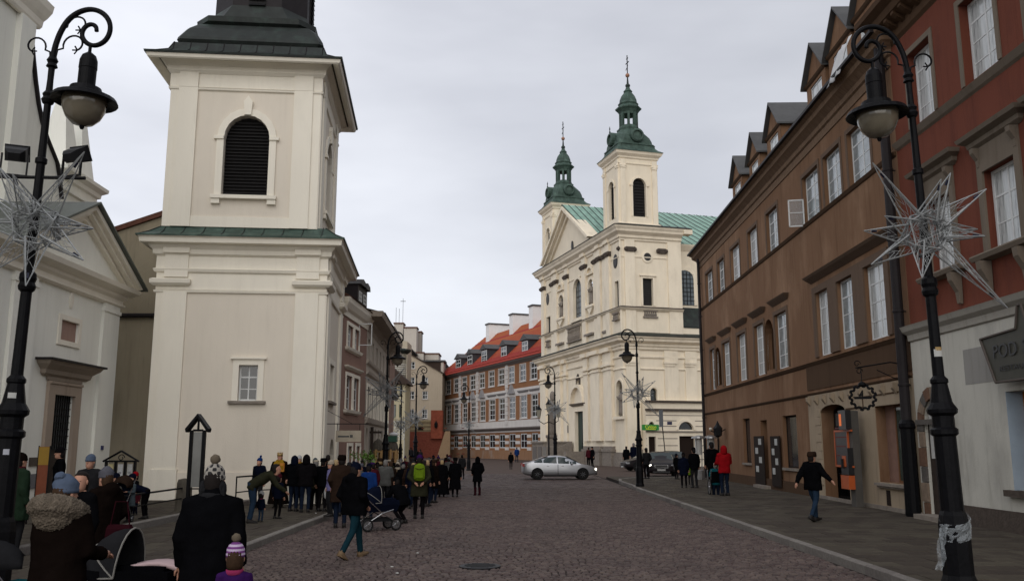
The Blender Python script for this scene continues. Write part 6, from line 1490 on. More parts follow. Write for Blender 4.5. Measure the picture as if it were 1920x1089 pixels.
st2 = make_star(S2, .3, 5); st2['label'] = 'wire star decoration on the nearest left lamp, half cut by the left edge'; st2['group'] = 'wire stars on the street lamps'
st2.matrix_basis = Matrix.Translation(at(68, 11.55, 425))
for (px, py, D, rz, fl, s, lb) in ((1195, 738, 43.0, 0, 1, 1.0, 'wire star decoration on the lamp in front of the cream church annex'), (724, 735, 41.2, 0, -1, 1.12, 'wire star decoration on the lamp in front of the beige house'), (778, 786, 65.7, 20, -1, 1.0, 'wire star decoration on the lamp before the pale block'), (1042, 768, 77.7, 10, 1, 1.15, 'wire star decoration on the lamp beside the church stairs'), (752, 796, 55.7, 40, -1, .8, 'small wire star decoration in front of the white trellis'), (878, 797, 74.7, 15, 1, .7, 'faint wire star decoration on the lamp before the palace')):
    copy_tree(star0, Matrix.Translation(at(px, D, py)) @ Matrix.Rotation(R(rz), 4, 'Z') @ Matrix.Diagonal((s*fl, s, s, 1)), lb, 'wire stars on the street lamps')
# plastic film wound round the foot of the lamp
plm = bpy.data.materials.new('clear_plastic_film'); plm.use_nodes = True; _b = plm.node_tree.nodes['Principled BSDF']; _b.inputs['Base Color'].default_value = (.6,.65,.68,1); _b.inputs['Roughness'].default_value = .25; _b.inputs['Alpha'].default_value = .22
lx0 = lamp0.matrix_basis.translation
pf = thing('plastic_wrap', (lx0.x, lx0.y, PZ), 'torn clear plastic film wound round the foot of the nearest right street lamp', 'plastic wrap')
mb = MB(); rr_ = random.Random(4); rings = []
for j in range(9):
    z = .7+j*.03; rings.append([((.185+.03*rr_.random())*math.cos(2*math.pi*i/22), (.185+.03*rr_.random())*math.sin(2*math.pi*i/22), z+.09*math.sin(i*.28+.6)) for i in range(22)])
mb.loft(rings, cap=False); mb.build('film', plm, pf)
mb = MB(); rows_ = []
for j in range(12): rows_.append([(-.14-.012*j-.012*i-.05*rr_.random(), -.14+.03*i-.04*rr_.random(), 0.85-.055*j) for i in range(5)])
mb.loft(rows_, cap=False, closed=False); mb.build('loose_end', plm, pf)
# ================================================================== LEFT SIDE FURNITURE
def prow(px, py, z=0): return ground(px, py, z)
# noticeboard with three sheets
nb = thing('notice_board', (at(228, 25).x, 25, TZ), 'black iron parish notice board with gabled top and three pale poster sheets', 'notice board')
s = 25/1690; x0, x1 = (202-228)*s, (256-228)*s; zt, zr_ = zat(866,25)-TZ, zat(845,25)-TZ; zb_ = .5
for i in range(4): MB().box(x0+(x1-x0)*i/3-.03, x0+(x1-x0)*i/3+.03, -.04, .04, 0, zt).build('post', iron, nb)
MB().box(x0-.03, x1+.03, -.05, .05, zt, zt+.05).box(x0, x1, -.04, .04, zb_, zb_+.05).build('rail', iron, nb)
for s_ in (-1, 1): MB().tube([((x0+x1)/2+s_*((x1-x0)/2+.1), 0, zt+.02), ((x0+x1)/2, 0, zr_)], .03, 5).build('gable_bar', iron, nb)
MB().tube(spiral((x0+x1)/2, zt+.12, .1, .04, 0, 400, 14), .012, 4).build('scroll', iron, nb)
for i, m in enumerate((mat('yellowed_sheet', (.38,.33,.18), .8, .2, 9), mat('pale_sheet', (.4,.4,.4), .8, .3, 9), mat('grey_sheet', (.34,.34,.33), .8, .3, 9))):
    a, b = x0+(x1-x0)*i/3+.06, x0+(x1-x0)*(i+1)/3-.06; o = MB().box(a, b, -.01, .01, zb_+.1, zt-.05).build('poster', m, nb)
    for k in range(5): MB().box(a+.04, b-.04-.05*(k % 3), -.014, -.0101, zt-.3-k*.16, zt-.27-k*.16).build('printed_line', mat('faded_print', (.14,.14,.16), .8), o)
# tall narrow black sign
D_ = 20.5; ts = thing('narrow_info_stand', (at(370, D_).x, D_, PZ), 'tall narrow black information stand with small gabled roof in front of the tower', 'sign')
s = D_/1690; w = 12*s; zt = zat(806, D_)-PZ; zr_ = zat(782, D_)-PZ
for q in (-1, 1): MB().box(q*w-.035, q*w+.035, -.04, .04, 0, zt).build('post', iron, ts)
for q in (-1, 1):
    mb = MB(); mb.prism([(q*(w+.1), zt-.05), (0, zr_), (0, zr_+.08), (q*(w+.12), zt+.03)][::q], -.12, .12); mb.build('roof', iron, ts)
MB().box(-w+.035, w-.035, -.02, .02, zt-.03, zt+.02).box(-w+.035, w-.035, -.02, .02, .95, .98).build('rail', iron, ts)
MB().box(-.02, .02, -.02, .02, zt, zr_).build('kingpost', iron, ts)
MB().box(-w+.05, w-.05, -.01, .01, 1.0, zt-.04).build('info_panel', mat('smoky_panel', (.16,.16,.15), .2, .2, 2), ts)
# bollards with a chain and handrails
bst = plaster('dark_granite_bollard', (.085,.075,.06), stain=(.04,.035,.03), sfac=.8, sscale=6)
BG = 'stone bollards along the terrace edge'
b0 = None
for (px, py, lb) in ((287, 984, 'round stone bollard right of the grey-coated person by the notice board'), (347, 957, 'stone bollard behind the bent person, in front of the tower'), (222, 1003, 'stone bollard half hidden behind the seated woman with the dark red bag')):
    p = ground(px, py, TZ); p.x = min(p.x, -9.1)
    o = MB().lathe([(.23,-.02),(.22,.1),(.2,.75),(.17,.85),(.02,.88)], 16).build('stone_bollard', bst, None, Matrix.Translation(p), smooth=False)
    tag(o, lb, 'bollard', BG)
def rail(name, pts, h, label, cat='handrail', mid=True, group=None):
    t = thing(name, Vector(pts[0]), label, cat, group); p0 = Vector(pts[0])
    q = [Vector(p)-p0 for p in pts]; up = Vector((0,0,h))
    MB().tube([a+up for a in q], .025, 6).build('rail', iron, t)
    if mid: MB().tube([a+up*.55 for a in q], .018, 6).build('rail', iron, t)
    for a in q: MB().tube([a, a+up], .022, 6).build('post', iron, t)
rail('handrail', [(at(447,27).x, 27, PZ), (at(485,28.4).x, 28.4, PZ), (at(530,29).x, 29, PZ)], 1.0, 'black iron handrail along the foot of the tower')
pA, pB = ground(287, 984, TZ), ground(347, 957, TZ); pA.x = min(pA.x, -9.1); pB.x = min(pB.x, -9.1)
rail('chain_rail', [(pA.x+.1, pA.y, TZ), (pB.x, pB.y, TZ)], .62, 'low black rail linking two stone bollards in front of the tower', 'rail')
rail('handrail', [(at(-10,20).x, 20.0, TZ), (at(62,21).x, 21, TZ)], .85, 'black handrail by the church portal steps')
# yellow poster stand by the church door
ps = thing('poster_stand', (at(84, 22.5).x, 22.5, TZ), 'yellow and orange poster panel standing beside the dark church door', 'poster')
MB().box(-.13, .13, 0, .02, .55, 1.75).build('panel', mat('orange_poster', (.2,.06,.03), .7, .2, 4), ps); MB().box(-.13, .13, -.006, -.001, 1.3, 1.74).build('poster', mat('yellow_poster', (.3,.18,.03), .7, .1, 4), ps)
MB().box(-.15, -.13, -.01, .03, 0, 1.77).box(.13, .15, -.01, .03, 0, 1.77).build('frame', iron_gr, ps)
# ================================================================== MARKET HUTS
thatch = mat('grey_thatch', (.085,.075,.06), .95, .4, 12, 1.0, 30, stretch=(1,1,.2)); pinew = mat('new_pine_wood', (.4,.25,.11), .8, .2, 5)
def hut(px, D, rpx, ybase, yeave, ytop, label, top=None):
    t = thing('market_hut', (at(px, D).x, D, 0), label, 'hut', 'conical roofed market huts'); r = rpx*D/1690; ze_, zt_ = zat(yeave, D), zat(ytop, D)
    mb = MB(); n = 18
    for k, (f, rr) in enumerate(((0,1.0),(.3,.93),(.55,.78),(.8,.5),(1.0,.1))): pass
    mb.lathe([(r*1.0,ze_-.06),(r*1.03,ze_),(r*.95,ze_+(zt_-ze_)*.3),(r*.8,ze_+(zt_-ze_)*.55),(r*.52,ze_+(zt_-ze_)*.8),(r*.1,zt_),(.0,zt_+.02)], n); mb.build('roof', thatch, t)
    for i in range(6): th = R(60*i+20); MB().box(-.06,.06,-.06,.06,0,ze_).build('post', pinew, t, Matrix.Translation((r*.85*math.cos(th), r*.85*math.sin(th), 0)))
    MB().lathe([(r*.9,ze_-.15),(r*.9,ze_-.02)], n).build('ring_beam', pinew, t)
    MB().lathe([(r*.8,0),(r*.8,1.0),(r*.82,1.02),(r*.82,1.08)], n).build('counter', timber, t)
    return t
hut(709, 46, 12, 860, 842, 822, 'thatched market hut with pine posts left of the street lamp')
t = hut(736, 50, 11, 860, 842, 822, 'thatched market hut with a green top box, right of the street lamp')
MB().box(-.25,.25,-.25,.25,zat(828,50),zat(817,50)).build('top_box', mat('dark_green_box', (.03,.09,.06), .6), t)
MB().ball((.05,0,zat(814,50)), .26, .22, .12).build('snow_cap', mat('white_cap', (.6,.6,.6), .9), t)
cx = thing('timber_cross', (at(697, 44).x, 44, 0), 'tall dark wooden cross standing in front of the beige house', 'cross')
MB().box(-.07,.07,-.07,.07,0,zat(800,44)).build('upright', timber_dk, cx); MB().box(-.45,.45,-.05,.05,zat(812,44),zat(808,44)).build('crossbar', timber_dk, cx)
# bright green branches among the crowd
leafm = mat('fresh_green_leaves', (.08,.15,.02), .6, .3, 6, island=.3)
for (px, py, D, r, lb) in ((690, 857, 31, .22, 'bright green leafy bunch held up among the crowd, the larger one'), (665, 853, 33, .16, 'small sprig of green leaves beside the pink house windows')):
    t = thing('green_branch', (at(px, D, py).x, D, zat(py, D)), lb, 'branch'); mb = MB(); rn = random.Random(px)
    for i in range(150 if r > .2 else 40):
        c = Vector((rn.gauss(0,1)*r*.6, rn.gauss(0,1)*r*.5, rn.gauss(0,1)*r*.4)); a = Vector((rn.gauss(0,1), rn.gauss(0,1), rn.gauss(0,.7))).normalized(); b = a.cross(Vector((rn.gauss(0,1),rn.gauss(0,1),1))).normalized()
        mb.add([c, c+a*.07+b*.025, c+a*.14, c+a*.07-b*.025], [(0,1,2,3)])
    o = mb.build('foliage', leafm, t); o['kind'] = 'stuff'; MB().tube([(0,0,-1.9),(0,0,.1)], .015, 5).build('stem', timber, t)
# ================================================================== RIGHT SIDE FURNITURE
# wreath sign on a scrolled bracket fixed to the brown house
uW = FB.u(1745, 665); zW = FB.z(1740, 665)
pos = at(1682, 21.5, 735); 
uB = FB.u(1712, 680); zB_ = zat(668, 22.3)
wl = FB.M.inverted() @ pos
ws = thing('wreath_sign', FB.M @ Matrix.Translation((UB-.35, 0, 0)), 'round black iron wreath sign hung from a scrolled bracket by the thick downpipe', 'sign')
LO = 1.35; zc_ = FB.z(1682, 735, -LO); zb_ = FB.z(1682, 672, -LO)
MB().tube([(0,0,zb_+.05),(0,-.5,zb_+.14),(0,-LO-.15,zb_-.02)], .02, 6).tube([(0,0,zb_-.45),(0,-.45,zb_-.3),(0,-.9,zb_-.08)], .014, 5).build('bracket', iron, ws)
for (y, z, r) in ((-.22, zb_-.12, .13), (-LO-.1, zb_+.1, .1), (-LO-.05, zb_-.12, .1)):
    MB().tube([(0, y+math.cos(a*.5)*r*(1-a*.05), z+math.sin(a*.5)*r*(1-a*.05)) for a in range(14)], .012, 4).build('scroll', iron, ws)
wr = MB(); rw = .33; F3 = Matrix.Translation((0, -LO, zc_)) 
cm = Matrix.Rotation(R(60), 4, 'Z')
wr.tube([(rw*math.cos(2*math.pi*i/24), 0, rw*math.sin(2*math.pi*i/24)) for i in range(25)], .018, 5)
o = wr.build('wreath', iron, ws, F3 @ cm)
lf = MB().ball((0,0,0), .035, .02, .06, 6, 4).mesh('leaf', iron)
for i in range(26):
    th = 2*math.pi*i/26; put('leaf', lf, o, Matrix.Translation(((rw+.03*(1 if i % 2 else -1))*math.cos(th), 0, (rw+.03*(1 if i % 2 else -1))*math.sin(th))) @ Matrix.Rotation(-th, 4, 'Y'))
MB().tube([(0,0,rw),(0,0,zb_-zc_)], .012, 5).build('hanger', iron, o)
MB().prism([(-.22,-.05),(.22,-.05),(.26,.02),(-.26,.02)], -.02, .02).box(-.015,.015,-.01,.01,.02,.2).prism([(-.12,.03),(-.02,.03),(-.02,.18)], -.01, .01).build('boat_figure', iron, o)
MB().lathe([(.0,.46),(.1,.4),(.12,.34),(.05,.3)], 8).build('crown_top', iron, o)
# phone-box like stand with orange frame by the arched gate
org = mat('orange_enamel', (.4,.075,.012), .4, .08, 5); blkp = mat('black_plastic', (.01,.01,.011), .35); grey_p = mat('grey_metal_case', (.07,.064,.056), .6, .15, 3)
pu0 = FB.u(1598, 850, -.35); 
kb = thing('payphone_stand', FB.M @ Matrix.Translation((pu0, -.35, PZ)), 'grey payphone pillar with black and orange panels beside the arched gateway', 'payphone')
hz_ = FB.z(1602, 768, -.35)-PZ
MB().bbox(0, .42, -.12, .12, 0, hz_-.02, .02).build('pillar', grey_p, kb)
MB().box(-.25, .43, -.3, -.12, hz_-.62, hz_).build('top_box', blkp, kb); MB().box(-.17, .02, -.306, -.3, hz_-.5, hz_-.12).build('orange_panel', mat('lit_orange', (.7,.15,.02), .4, emit=((.8,.15,.02), .4)), kb)
MB().box(-.25, .43, -.3, -.12, 1.0, 1.85).build('phone_case', blkp, kb); MB().box(-.1, .25, -.31, -.3, 1.25, 1.6).build('orange_panel', org, kb)
MB().box(-.28, .44, -.32, -.12, .55, .98).build('phone_case', org, kb)
MB().box(-.02, .05, -.38, -.31, 1.2, 1.5).build('handset', iron_gr, kb)
of = thing('orange_frame_sign', FB.M @ Matrix.Translation((FB.u(1567, 850, -.5), -.5, PZ)), 'open orange metal frame sign standing before the dark arched gateway', 'sign')
zf0, zf1 = FB.z(1580, 875, -.5)-PZ, FB.z(1575, 806, -.5)-PZ; wf = FB.u(1592, 850, -.5)-FB.u(1567, 850, -.5)
MB().box(0,.05,-.03,.03,zf0,zf1).box(wf-.05,wf,-.03,.03,zf0,zf1).box(.05,wf-.05,-.03,.03,zf0,zf0+.06).box(.05,wf-.05,-.03,.03,zf1-.06,zf1).box(wf,wf+.35,-.03,.03,zf1-.06,zf1).box(wf,wf+.35,-.03,.03,zf0,zf0+.06).build('frame', org, of)
MB().box(.05,wf-.05,-.01,.01,zf0+.06,zf1-.06).build('backing', blkp, of)
for k in range(4): MB().box(.12, wf-.12-.1*(k % 2), -.016, -.011, zf0+.35+.3*k, zf0+.39+.3*k).build('text_line', mat('dim_red_print', (.12,.03,.03), .6), of)
# plate over the gate and small lamp
MB().box(gf[3][1]+.5, gf[3][2]-.1, .35, .39, gf[3][4]-.75, gf[3][4]-.3).build('number_plate', grey_p, bh)
# menu boards on both sides of the door, with paper sheets
for (xa, xb, lb) in ((1415,1433,'dark menu board with four white sheets left of the narrow shop door'), (1446,1463,'dark menu board with four white sheets right of the narrow shop door')):
    u0, u1 = FB.u(xa, 860, -.1), FB.u(xb, 860, -.1); z1_ = FB.z((xa+xb)/2, 817, -.1); t = thing('menu_board', FB.M @ Matrix.Translation((u0, -.09, PZ)), lb, 'menu board', 'menu boards by the shop door')
    MB().box(0, u1-u0, -.02, .03, .15, z1_-PZ).build('board', brn_fr, t); w = u1-u0
    for k in range(4): MB().box(w*(.15 if k % 2 else .5), w*(.15 if k % 2 else .5)+w*.28, -.028, -.0201, z1_-PZ-.4-.42*k, z1_-PZ-.12-.42*k).build('sheet', paper, t)
# patio heaters and small stand far along the pavement
for (px, lb) in ((1310, 'silver topped patio heater nearer the street, left one'), (1333, 'silver topped patio heater right beside the brown house corner')):
    D_ = 52; t = thing('patio_heater', (at(px, D_).x, D_, PZ), lb, 'patio heater', 'patio heaters behind the people'); z1_ = zat(816, D_)-PZ
    stl = mat('brushed_steel', (.3,.3,.3), .35, .15, 6, metal=.7)
    MB().lathe([(.3,0),(.3,.5),(.22,.55)], 14).build('base', stl, t); MB().lathe([(.2,z1_-1.1),(.2,z1_-.15)], 14).build('glass_tube', mat('pale_tube', (.4,.4,.38), .2), t)
    for k in range(4): th = R(90*k+45); MB().box(-.015,.015,-.015,.015,.5,z1_-.1).build('post', stl, t, Matrix.Translation((.22*math.cos(th), .22*math.sin(th), 0)))
    MB().lathe([(.42,z1_-.16),(.4,z1_-.08),(.15,z1_),(.02,z1_+.02)], 16).build('hood', stl, t)
t = thing('iron_lantern', (at(1347, 50).x, 50, PZ), 'dark iron lantern ornament on a pole above the people by the brown house', 'lantern'); z1_ = zat(792, 50)-PZ
MB().tube([(0,0,0),(0,0,z1_-.7)], .04, 6).build('pole', iron, t); MB().lathe([(.08,z1_-.8),(.22,z1_-.7),(.26,z1_-.3),(.1,z1_-.1),(.02,z1_+.1)], 6).build('lantern', iron_gr, t); MB().tube([(-.4,0,z1_-.45),(0,0,z1_-.6),(.45,0,z1_-.35)], .03, 5).build('arm', iron, t); MB().ball((-.4,0,z1_-.35), .09).build('globe', mat('small_lamp_glass', (.5,.48,.4), .2), t)
# leaning traffic sign seen from behind, near the annex
t = thing('traffic_sign', at(1250, 64) - Vector((0,0,at(1250,64).z)), 'tall grey traffic sign seen edge-on, its pole leaning, in front of the cream annex', 'traffic sign')
mb = MB(); q0 = Vector((0,0,0)); q1 = Vector((at(1243,64).x-at(1250,64).x, 0, zat(800,64))); mb.tube([q0, q1], .035, 6); mb.build('pole', iron_gr, t)
q2 = Vector((at(1241,64).x-at(1250,64).x, 0, 0)); MB().box(q2.x-.14, q2.x+.14, -.03, .03, zat(800,64), zat(768,64)).build('sign_plate', mat('grey_sign_back', (.14,.15,.16), .6, .1, 3), t)
MB().box(.1, .4, -.2, .1, zat(796,64), zat(790,64)).build('side_plate', mat('dark_blue_plate', (.05,.05,.1), .5), t)
# a small crumpled paper on the setts
for (px, py) in ((783, 1037), (745, 1075), (592, 962), (735, 1063)):
    p = ground(px, py, 0 if px > 600 else PZ); o = MB().ball((0,0,.012), .03, .02, .012, 6, 4).build('litter', paper, None, Matrix.Translation(p)); tag(o, 'tiny scrap of white paper lying on the ground', 'litter', 'scraps of white litter')
# ================================================================== PEOPLE
shoe_m = mat('dark_shoe_leather', (.012,.01,.009), .6, .2, 10); hairs = {'brown': mat('brown_hair', (.04,.022,.012), .8, .3, 40), 'dark': mat('dark_hair', (.012,.009,.008), .8, .3, 40), 'grey': mat('grey_hair', (.16,.15,.14), .8, .3, 40), 'blond': mat('blond_hair', (.35,.25,.13), .8, .3, 40)}
CL = {}
for nm, c in dict(black=(.005,.005,.006), black2=(.008,.007,.008), navy=(.006,.008,.018), jeans=(.022,.04,.07), djeans=(.012,.018,.035), tealj=(.01,.035,.048), brown=(.03,.018,.013), dbrown=(.009,.006,.005), olive=(.03,.03,.018), green=(.022,.04,.024), grey=(.1,.1,.095), dgrey=(.022,.022,.024), greyblue=(.07,.09,.1), red=(.3,.008,.012), blue=(.012,.04,.16), maroon=(.07,.012,.018), tan=(.22,.15,.09), purple=(.04,.012,.08), pink=(.35,.04,.12), lime=(.15,.24,.015), white=(.5,.5,.5), lav=(.22,.2,.4), yellow=(.35,.2,.02), beanie=(.1,.13,.19), bgrey=(.11,.11,.13), teal=(.01,.09,.11), fur=(.16,.13,.095), cream=(.42,.36,.28), burg=(.035,.008,.012)).items(): CL[nm] = cloth(nm, tuple(q_*.72 for q_ in c))
fur_m = mat('fluffy_fur', (.12,.098,.075), 1, .4, 16, 1.0, 60, spec=.05); furb = mat('black_fur', (.01,.009,.009), 1, .4, 16, 2.0, 45, spec=.05); furc = mat('pale_fur', (.4,.34,.25), 1, .4, 16, 2.0, 45)
def remesh(o, v, sm=4):
    r = o.modifiers.new('Remesh', 'REMESH'); r.mode = 'VOXEL'; r.voxel_size = v; r.use_smooth_shade = True
    s = o.modifiers.new('Smooth', 'SMOOTH'); s.factor = .5; s.iterations = sm
foldtex = bpy.data.textures.new('cloth_folds', 'CLOUDS'); foldtex.noise_scale = .16; foldtex.noise_depth = 2
furtex = bpy.data.textures.new('fur_tufts', 'CLOUDS'); furtex.noise_scale = .014; furtex.noise_depth = 2
def displace(o, s, tx=None):
    d = o.modifiers.new('Folds', 'DISPLACE'); d.texture = tx or foldtex; d.strength = s; d.mid_level = .5; d.texture_coords = 'GLOBAL' if False else 'LOCAL'
def torso(mb, prof, lean, n=14, sway=0.0):
    """prof: (z, half width, half depth, y shift); lean bends everything above the hips forward (towards +Y)"""
    rings = []
    for z, a, b, yo in prof:
        c = bend((0, yo, z), lean); t = R(lean) if z > .95 else R(lean)*max(0, (z-.7)/.25)
        rr = []
        for i in range(n):
            th = 2*math.pi*i/n; x = a*math.copysign(abs(math.cos(th))**.85, math.cos(th)); y = b*math.copysign(abs(math.sin(th))**.85, math.sin(th))
            rr.append((x, c[1]+y*math.cos(t), c[2]-y*math.sin(t)))
        rings.append(rr)
    mb.loft(rings)
def bend(p, lean):
    x, y, z = p
    if lean == 0 or z < .93: return (x, y, z)
    a = R(lean); d = z-.93
    return (x, y*math.cos(a)+d*math.sin(a), .93+d*math.cos(a)-y*math.sin(a))
def hand_mesh(mb, w, e, s=1.0, grip=.6):
    """palm and five fingers: w wrist position, e elbow position"""
    w = Vector(w); d = (w-Vector(e)).normalized(); side = d.cross(Vector((0, 0, 1)));
    side = side.normalized() if side.length > .1 else Vector((0, 1, 0)); nrm = side.cross(d)
    pal = w+d*.085*s
    mb.tube([w-d*.04*s, w, w+d*.04*s, pal], [.024*s, .024*s, .036*s, .034*s], 8, ry=.6)
    for k, (off, ln) in enumerate(((-.03,.065),(-.01,.078),(.01,.073),(.029,.055))):
        a = pal+side*off*s-d*.008*s; b = a+d*ln*.5*s-nrm*.012*grip*s; c = b+d*ln*.35*s-nrm*.035*grip*s
        mb.tube([a, b, c], [.0095*s, .0088*s, .0072*s], 6)
    a = w+d*.03*s-side*.028*s; b = a+d*.03*s-side*.024*s-nrm*.01*s; mb.tube([a, b, b+d*.03*s-nrm*.012*s], [.011*s, .0105*s, .008*s], 6)
def head_mesh(mb, c, s=1.0, yaw=0.0, pitch=0.0, face=True):
    M = Matrix.Translation(c) @ Matrix.Rotation(R(yaw), 4, 'Z') @ Matrix.Rotation(R(-pitch), 4, 'X') @ Matrix.Scale(s, 4)
    old = mb.T; mb.T = M if old is None else old @ M
    prof = [(-.15,.05,.055,-.01),(-.12,.055,.06,.0),(-.105,.05,.075,.02),(-.085,.06,.085,.02),(-.055,.068,.092,.012),(-.02,.074,.097,.004),(.01,.077,.1,.0),(.045,.078,.1,-.005),(.08,.07,.092,-.008),(.105,.052,.07,-.01),(.12,.025,.035,-.01),(.124,.004,.005,-.01)]
    rings = [[(a*math.cos(2*math.pi*i/16), yo+b*math.sin(2*math.pi*i/16), z) for i in range(16)] for z, a, b, yo in prof]
    mb.loft(rings)
    mb.loft([[(-.012,.095,.025),(.012,.095,.025),(0,.1,.03)],[(-.016,.098,-.012),(.016,.098,-.012),(0,.128,-.014)],[(-.014,.095,-.026),(.014,.095,-.026),(0,.112,-.028)]])
    for q in (-1, 1):
        mb.ball((q*.08, 0, .0), .012, .02, .032, 6, 5); mb.ball((q*.03, .09, .022), .016, .014, .009, 6, 4)
    mb.tube([(-.024,.093,-.052),(0,.1,-.05),(.024,.093,-.052)], .006, 5)
    mb.T = old
    return M
PEOPLE = []
def person(x, y, z=0.0, h=1.75, face=0.0, coat='black', legs='djeans', top='jacket', hat=None, hatm=None, hair='dark', pose='stand', lean=0, near=False, label='', group=None, build=1.0, headyaw=0, headpitch=0, arms=None, shoes=None, hood=False, scarf=None, bag=None, stride=0.0, wide=1.0, crouch=0.0, phase=0, hs=None):
    """face: compass turn; 0 looks away from the camera (+Y), 90 looks left, 180 looks at the camera"""
    t = thing('person', Matrix.Translation((x, y, z)) @ Matrix.Rotation(R(face), 4, 'Z') @ Matrix.Scale(h/1.75, 4), label, 'person', group)
    rn = random.Random(int(x*100)+int(y*10)); cm = CL[coat]; lm = CL[legs]; vox = .02 if near else .026
    # ----- skeleton
    st = stride; hipz = .93-(.03 if st else 0)
    dz = -crouch
    hips = [(-.095, 0, hipz+dz), (.095, 0, hipz+dz)]
    L = []
    for k, q in enumerate((-1, 1)):
        f = st*(1 if (k+phase) % 2 == 0 else -1)
        ky = .06+f*.55; ay = f*1.0-(.05 if f < 0 else 0); az = .085+(.06 if f < -.1 else 0)
        kn = (q*.1, ky+crouch*.9, .5+dz*.6+(.02 if st else 0)); an = (q*.105, ay-.01+(crouch*.25 if k else -.1*crouch), az)
        L.append((hips[k], kn, an, f))
    sh = [bend((q*.185*wide, 0, 1.43), lean) for q in (-1, 1)]
    if arms is None:
        arms = 'down'
    A = []
    for k, q in enumerate((-1, 1)):
        mode = arms if isinstance(arms, str) else arms[k]; S = Vector(sh[k])
        jj = rn.uniform(-.03, .03)
        off = {'down': ((q*.07, -.03+jj, -.28), (q*.075, .06+jj, -.53)), 'pocket': ((q*.1, -.07, -.27), (q*.03, .1, -.44)), 'front': ((q*.07, .05, -.27), (-q*.06, .25, -.25)), 'push': ((q*.06, .04, -.27), (q*.03, .3, -.32)),
               'swingf': ((q*.07, .1, -.26), (q*.06, .3, -.42)), 'swingb': ((q*.09, -.14, -.24), (q*.12, -.24, -.46)), 'out': ((q*.17, .02, -.22), (q*.35, .08, -.38)), 'back': ((q*.1, -.08, -.27), (-q*.08, -.2, -.42)), 'reach': ((q*.05, .12, -.25), (q*.0, .3, -.4)), 'up': ((q*.08, .15, -.22), (-q*.05, .28, .02)), 'face': ((q*.1, .12, -.2), (-q*.08, .2, .02))}[mode]
        if lean:
            E = Vector(off[0]); Wd = Vector(off[1])
            e_, w_ = S+E+Vector((0, .05, 0)), S+Wd+Vector((0, .08, 0))
        else: e_, w_ = S+Vector(off[0]), S+Vector(off[1])
        e_.z += dz; w_.z += dz; S = S+Vector((0, 0, dz))
        A.append((S, e_, w_))
    hc = Vector(bend((0, .02, 1.63), lean*.9))+Vector((0, 0, dz))
    def Z_(p): return (p[0], p[1], p[2]+dz)
    # ----- body: one continuous figure (head, neck, trunk, arms, legs)
    mb = MB()
    mb.tube([bend((0,-.01,1.38+0), lean)[:2]+(bend((0,-.01,1.38), lean)[2]+dz,), tuple(hc-Vector((0,.02,.1)))], [.062,.055], 10)
    hs = hs or (1.0 if h > 1.45 else 1.0+(1.45-h)*1.1); hc = hc+Vector((0, 0, .1*(hs-1)))
    HM = head_mesh(mb, hc, hs, headyaw, headpitch)
    mb.tube([(0, 0, .9+dz), Z_(bend((0,0,1.15), lean)), Z_(bend((0,0,1.4), lean))], [.13,.12,.1], 8, ry=.75)
    for S, e_, w_ in A: mb.tube([S, e_, w_], [.045,.038,.026], 6); hand_mesh(mb, w_, e_)
    for hp, kn, an, f in L: mb.tube([hp, kn, an], [.08,.055,.04], 6)
    mb.build('body', skin, t, smooth=True)
    # ----- trousers
    long = top in ('robe', 'longcoat')
    mb = MB()
    for hp, kn, an, f in L:
        m1 = tuple((a+b)/2 for a, b in zip(hp, kn)); m2 = tuple(a+(b-a)*.45 for a, b in zip(kn, an))
        mb.tube([(hp[0]*.9, hp[1], hp[2]+.04), m1, kn, m2, (an[0], an[1], an[2]+.0)], [.1,.088,.066,.06,.056 if legs != 'black2' else .05], 10, ry=1.08)
    mb.tube([(0,0,.86+dz), (0,0,1.0+dz)], [.145,.15], 12, ry=.72)
    o = mb.build('trousers', lm, t); remesh(o, vox, 3); displace(o, .022)
    # ----- shoes
    for hp, kn, an, f in L:
        s = MB(); ax, ay, az = an; up = .0 if f >= -.1 else .0
        pitchs = R(-28) if f < -.1 else (R(14) if f > .15 else 0)
        s.T = Matrix.Translation((ax, ay, az)) @ Matrix.Rotation(pitchs, 4, 'X')
        s.loft([[(-.04,-.07,-.085),(.04,-.07,-.085),(.042,-.06,-.03),(.035,-.05,.03),(-.035,-.05,.03),(-.042,-.06,-.03)],[(-.044,.0,-.085),(.044,.0,-.085),(.045,.0,-.03),(.036,.01,.04),(-.036,.01,.04),(-.045,.0,-.03)],[(-.05,.1,-.085),(.05,.1,-.085),(.048,.1,-.05),(.03,.09,-.025),(-.03,.09,-.025),(-.048,.1,-.05)],[(-.045,.17,-.085),(.045,.17,-.085),(.04,.175,-.06),(.02,.17,-.045),(-.02,.17,-.045),(-.04,.175,-.06)],[(-.02,.2,-.085),(.02,.2,-.085),(.02,.2,-.07),(.01,.195,-.06),(-.01,.195,-.06),(-.02,.2,-.07)]])
        s.box(-.045,.045,-.07,.15,-.088,-.07); s.build('shoe', CL[shoes] if shoes else shoe_m, t, smooth=True)
    # ----- coat
    mb = MB(); w = wide
    if top == 'jacket': hem = .8; prof = [(hem,.2,.135,0),(.9,.195,.135,0),(1.05,.185,.13,0),(1.2,.2,.14,.0),(1.34,.21,.135,-.005),(1.42,.185,.115,-.01),(1.48,.11,.09,-.01),(1.52,.07,.075,0)]
    elif top == 'parka': hem = .62; prof = [(hem,.235,.17,0),(.75,.23,.17,0),(.95,.21,.155,0),(1.1,.2,.145,0),(1.25,.215,.15,.0),(1.37,.215,.14,-.005),(1.44,.185,.12,-.01),(1.5,.11,.1,-.01),(1.54,.085,.085,0)]
    elif top == 'longcoat': hem = .34; prof = [(hem,.27,.2,0),(.6,.24,.18,0),(.85,.21,.155,0),(1.05,.19,.14,0),(1.2,.2,.14,0),(1.35,.205,.135,-.005),(1.43,.175,.115,-.01),(1.49,.1,.09,-.01),(1.53,.075,.08,0)]
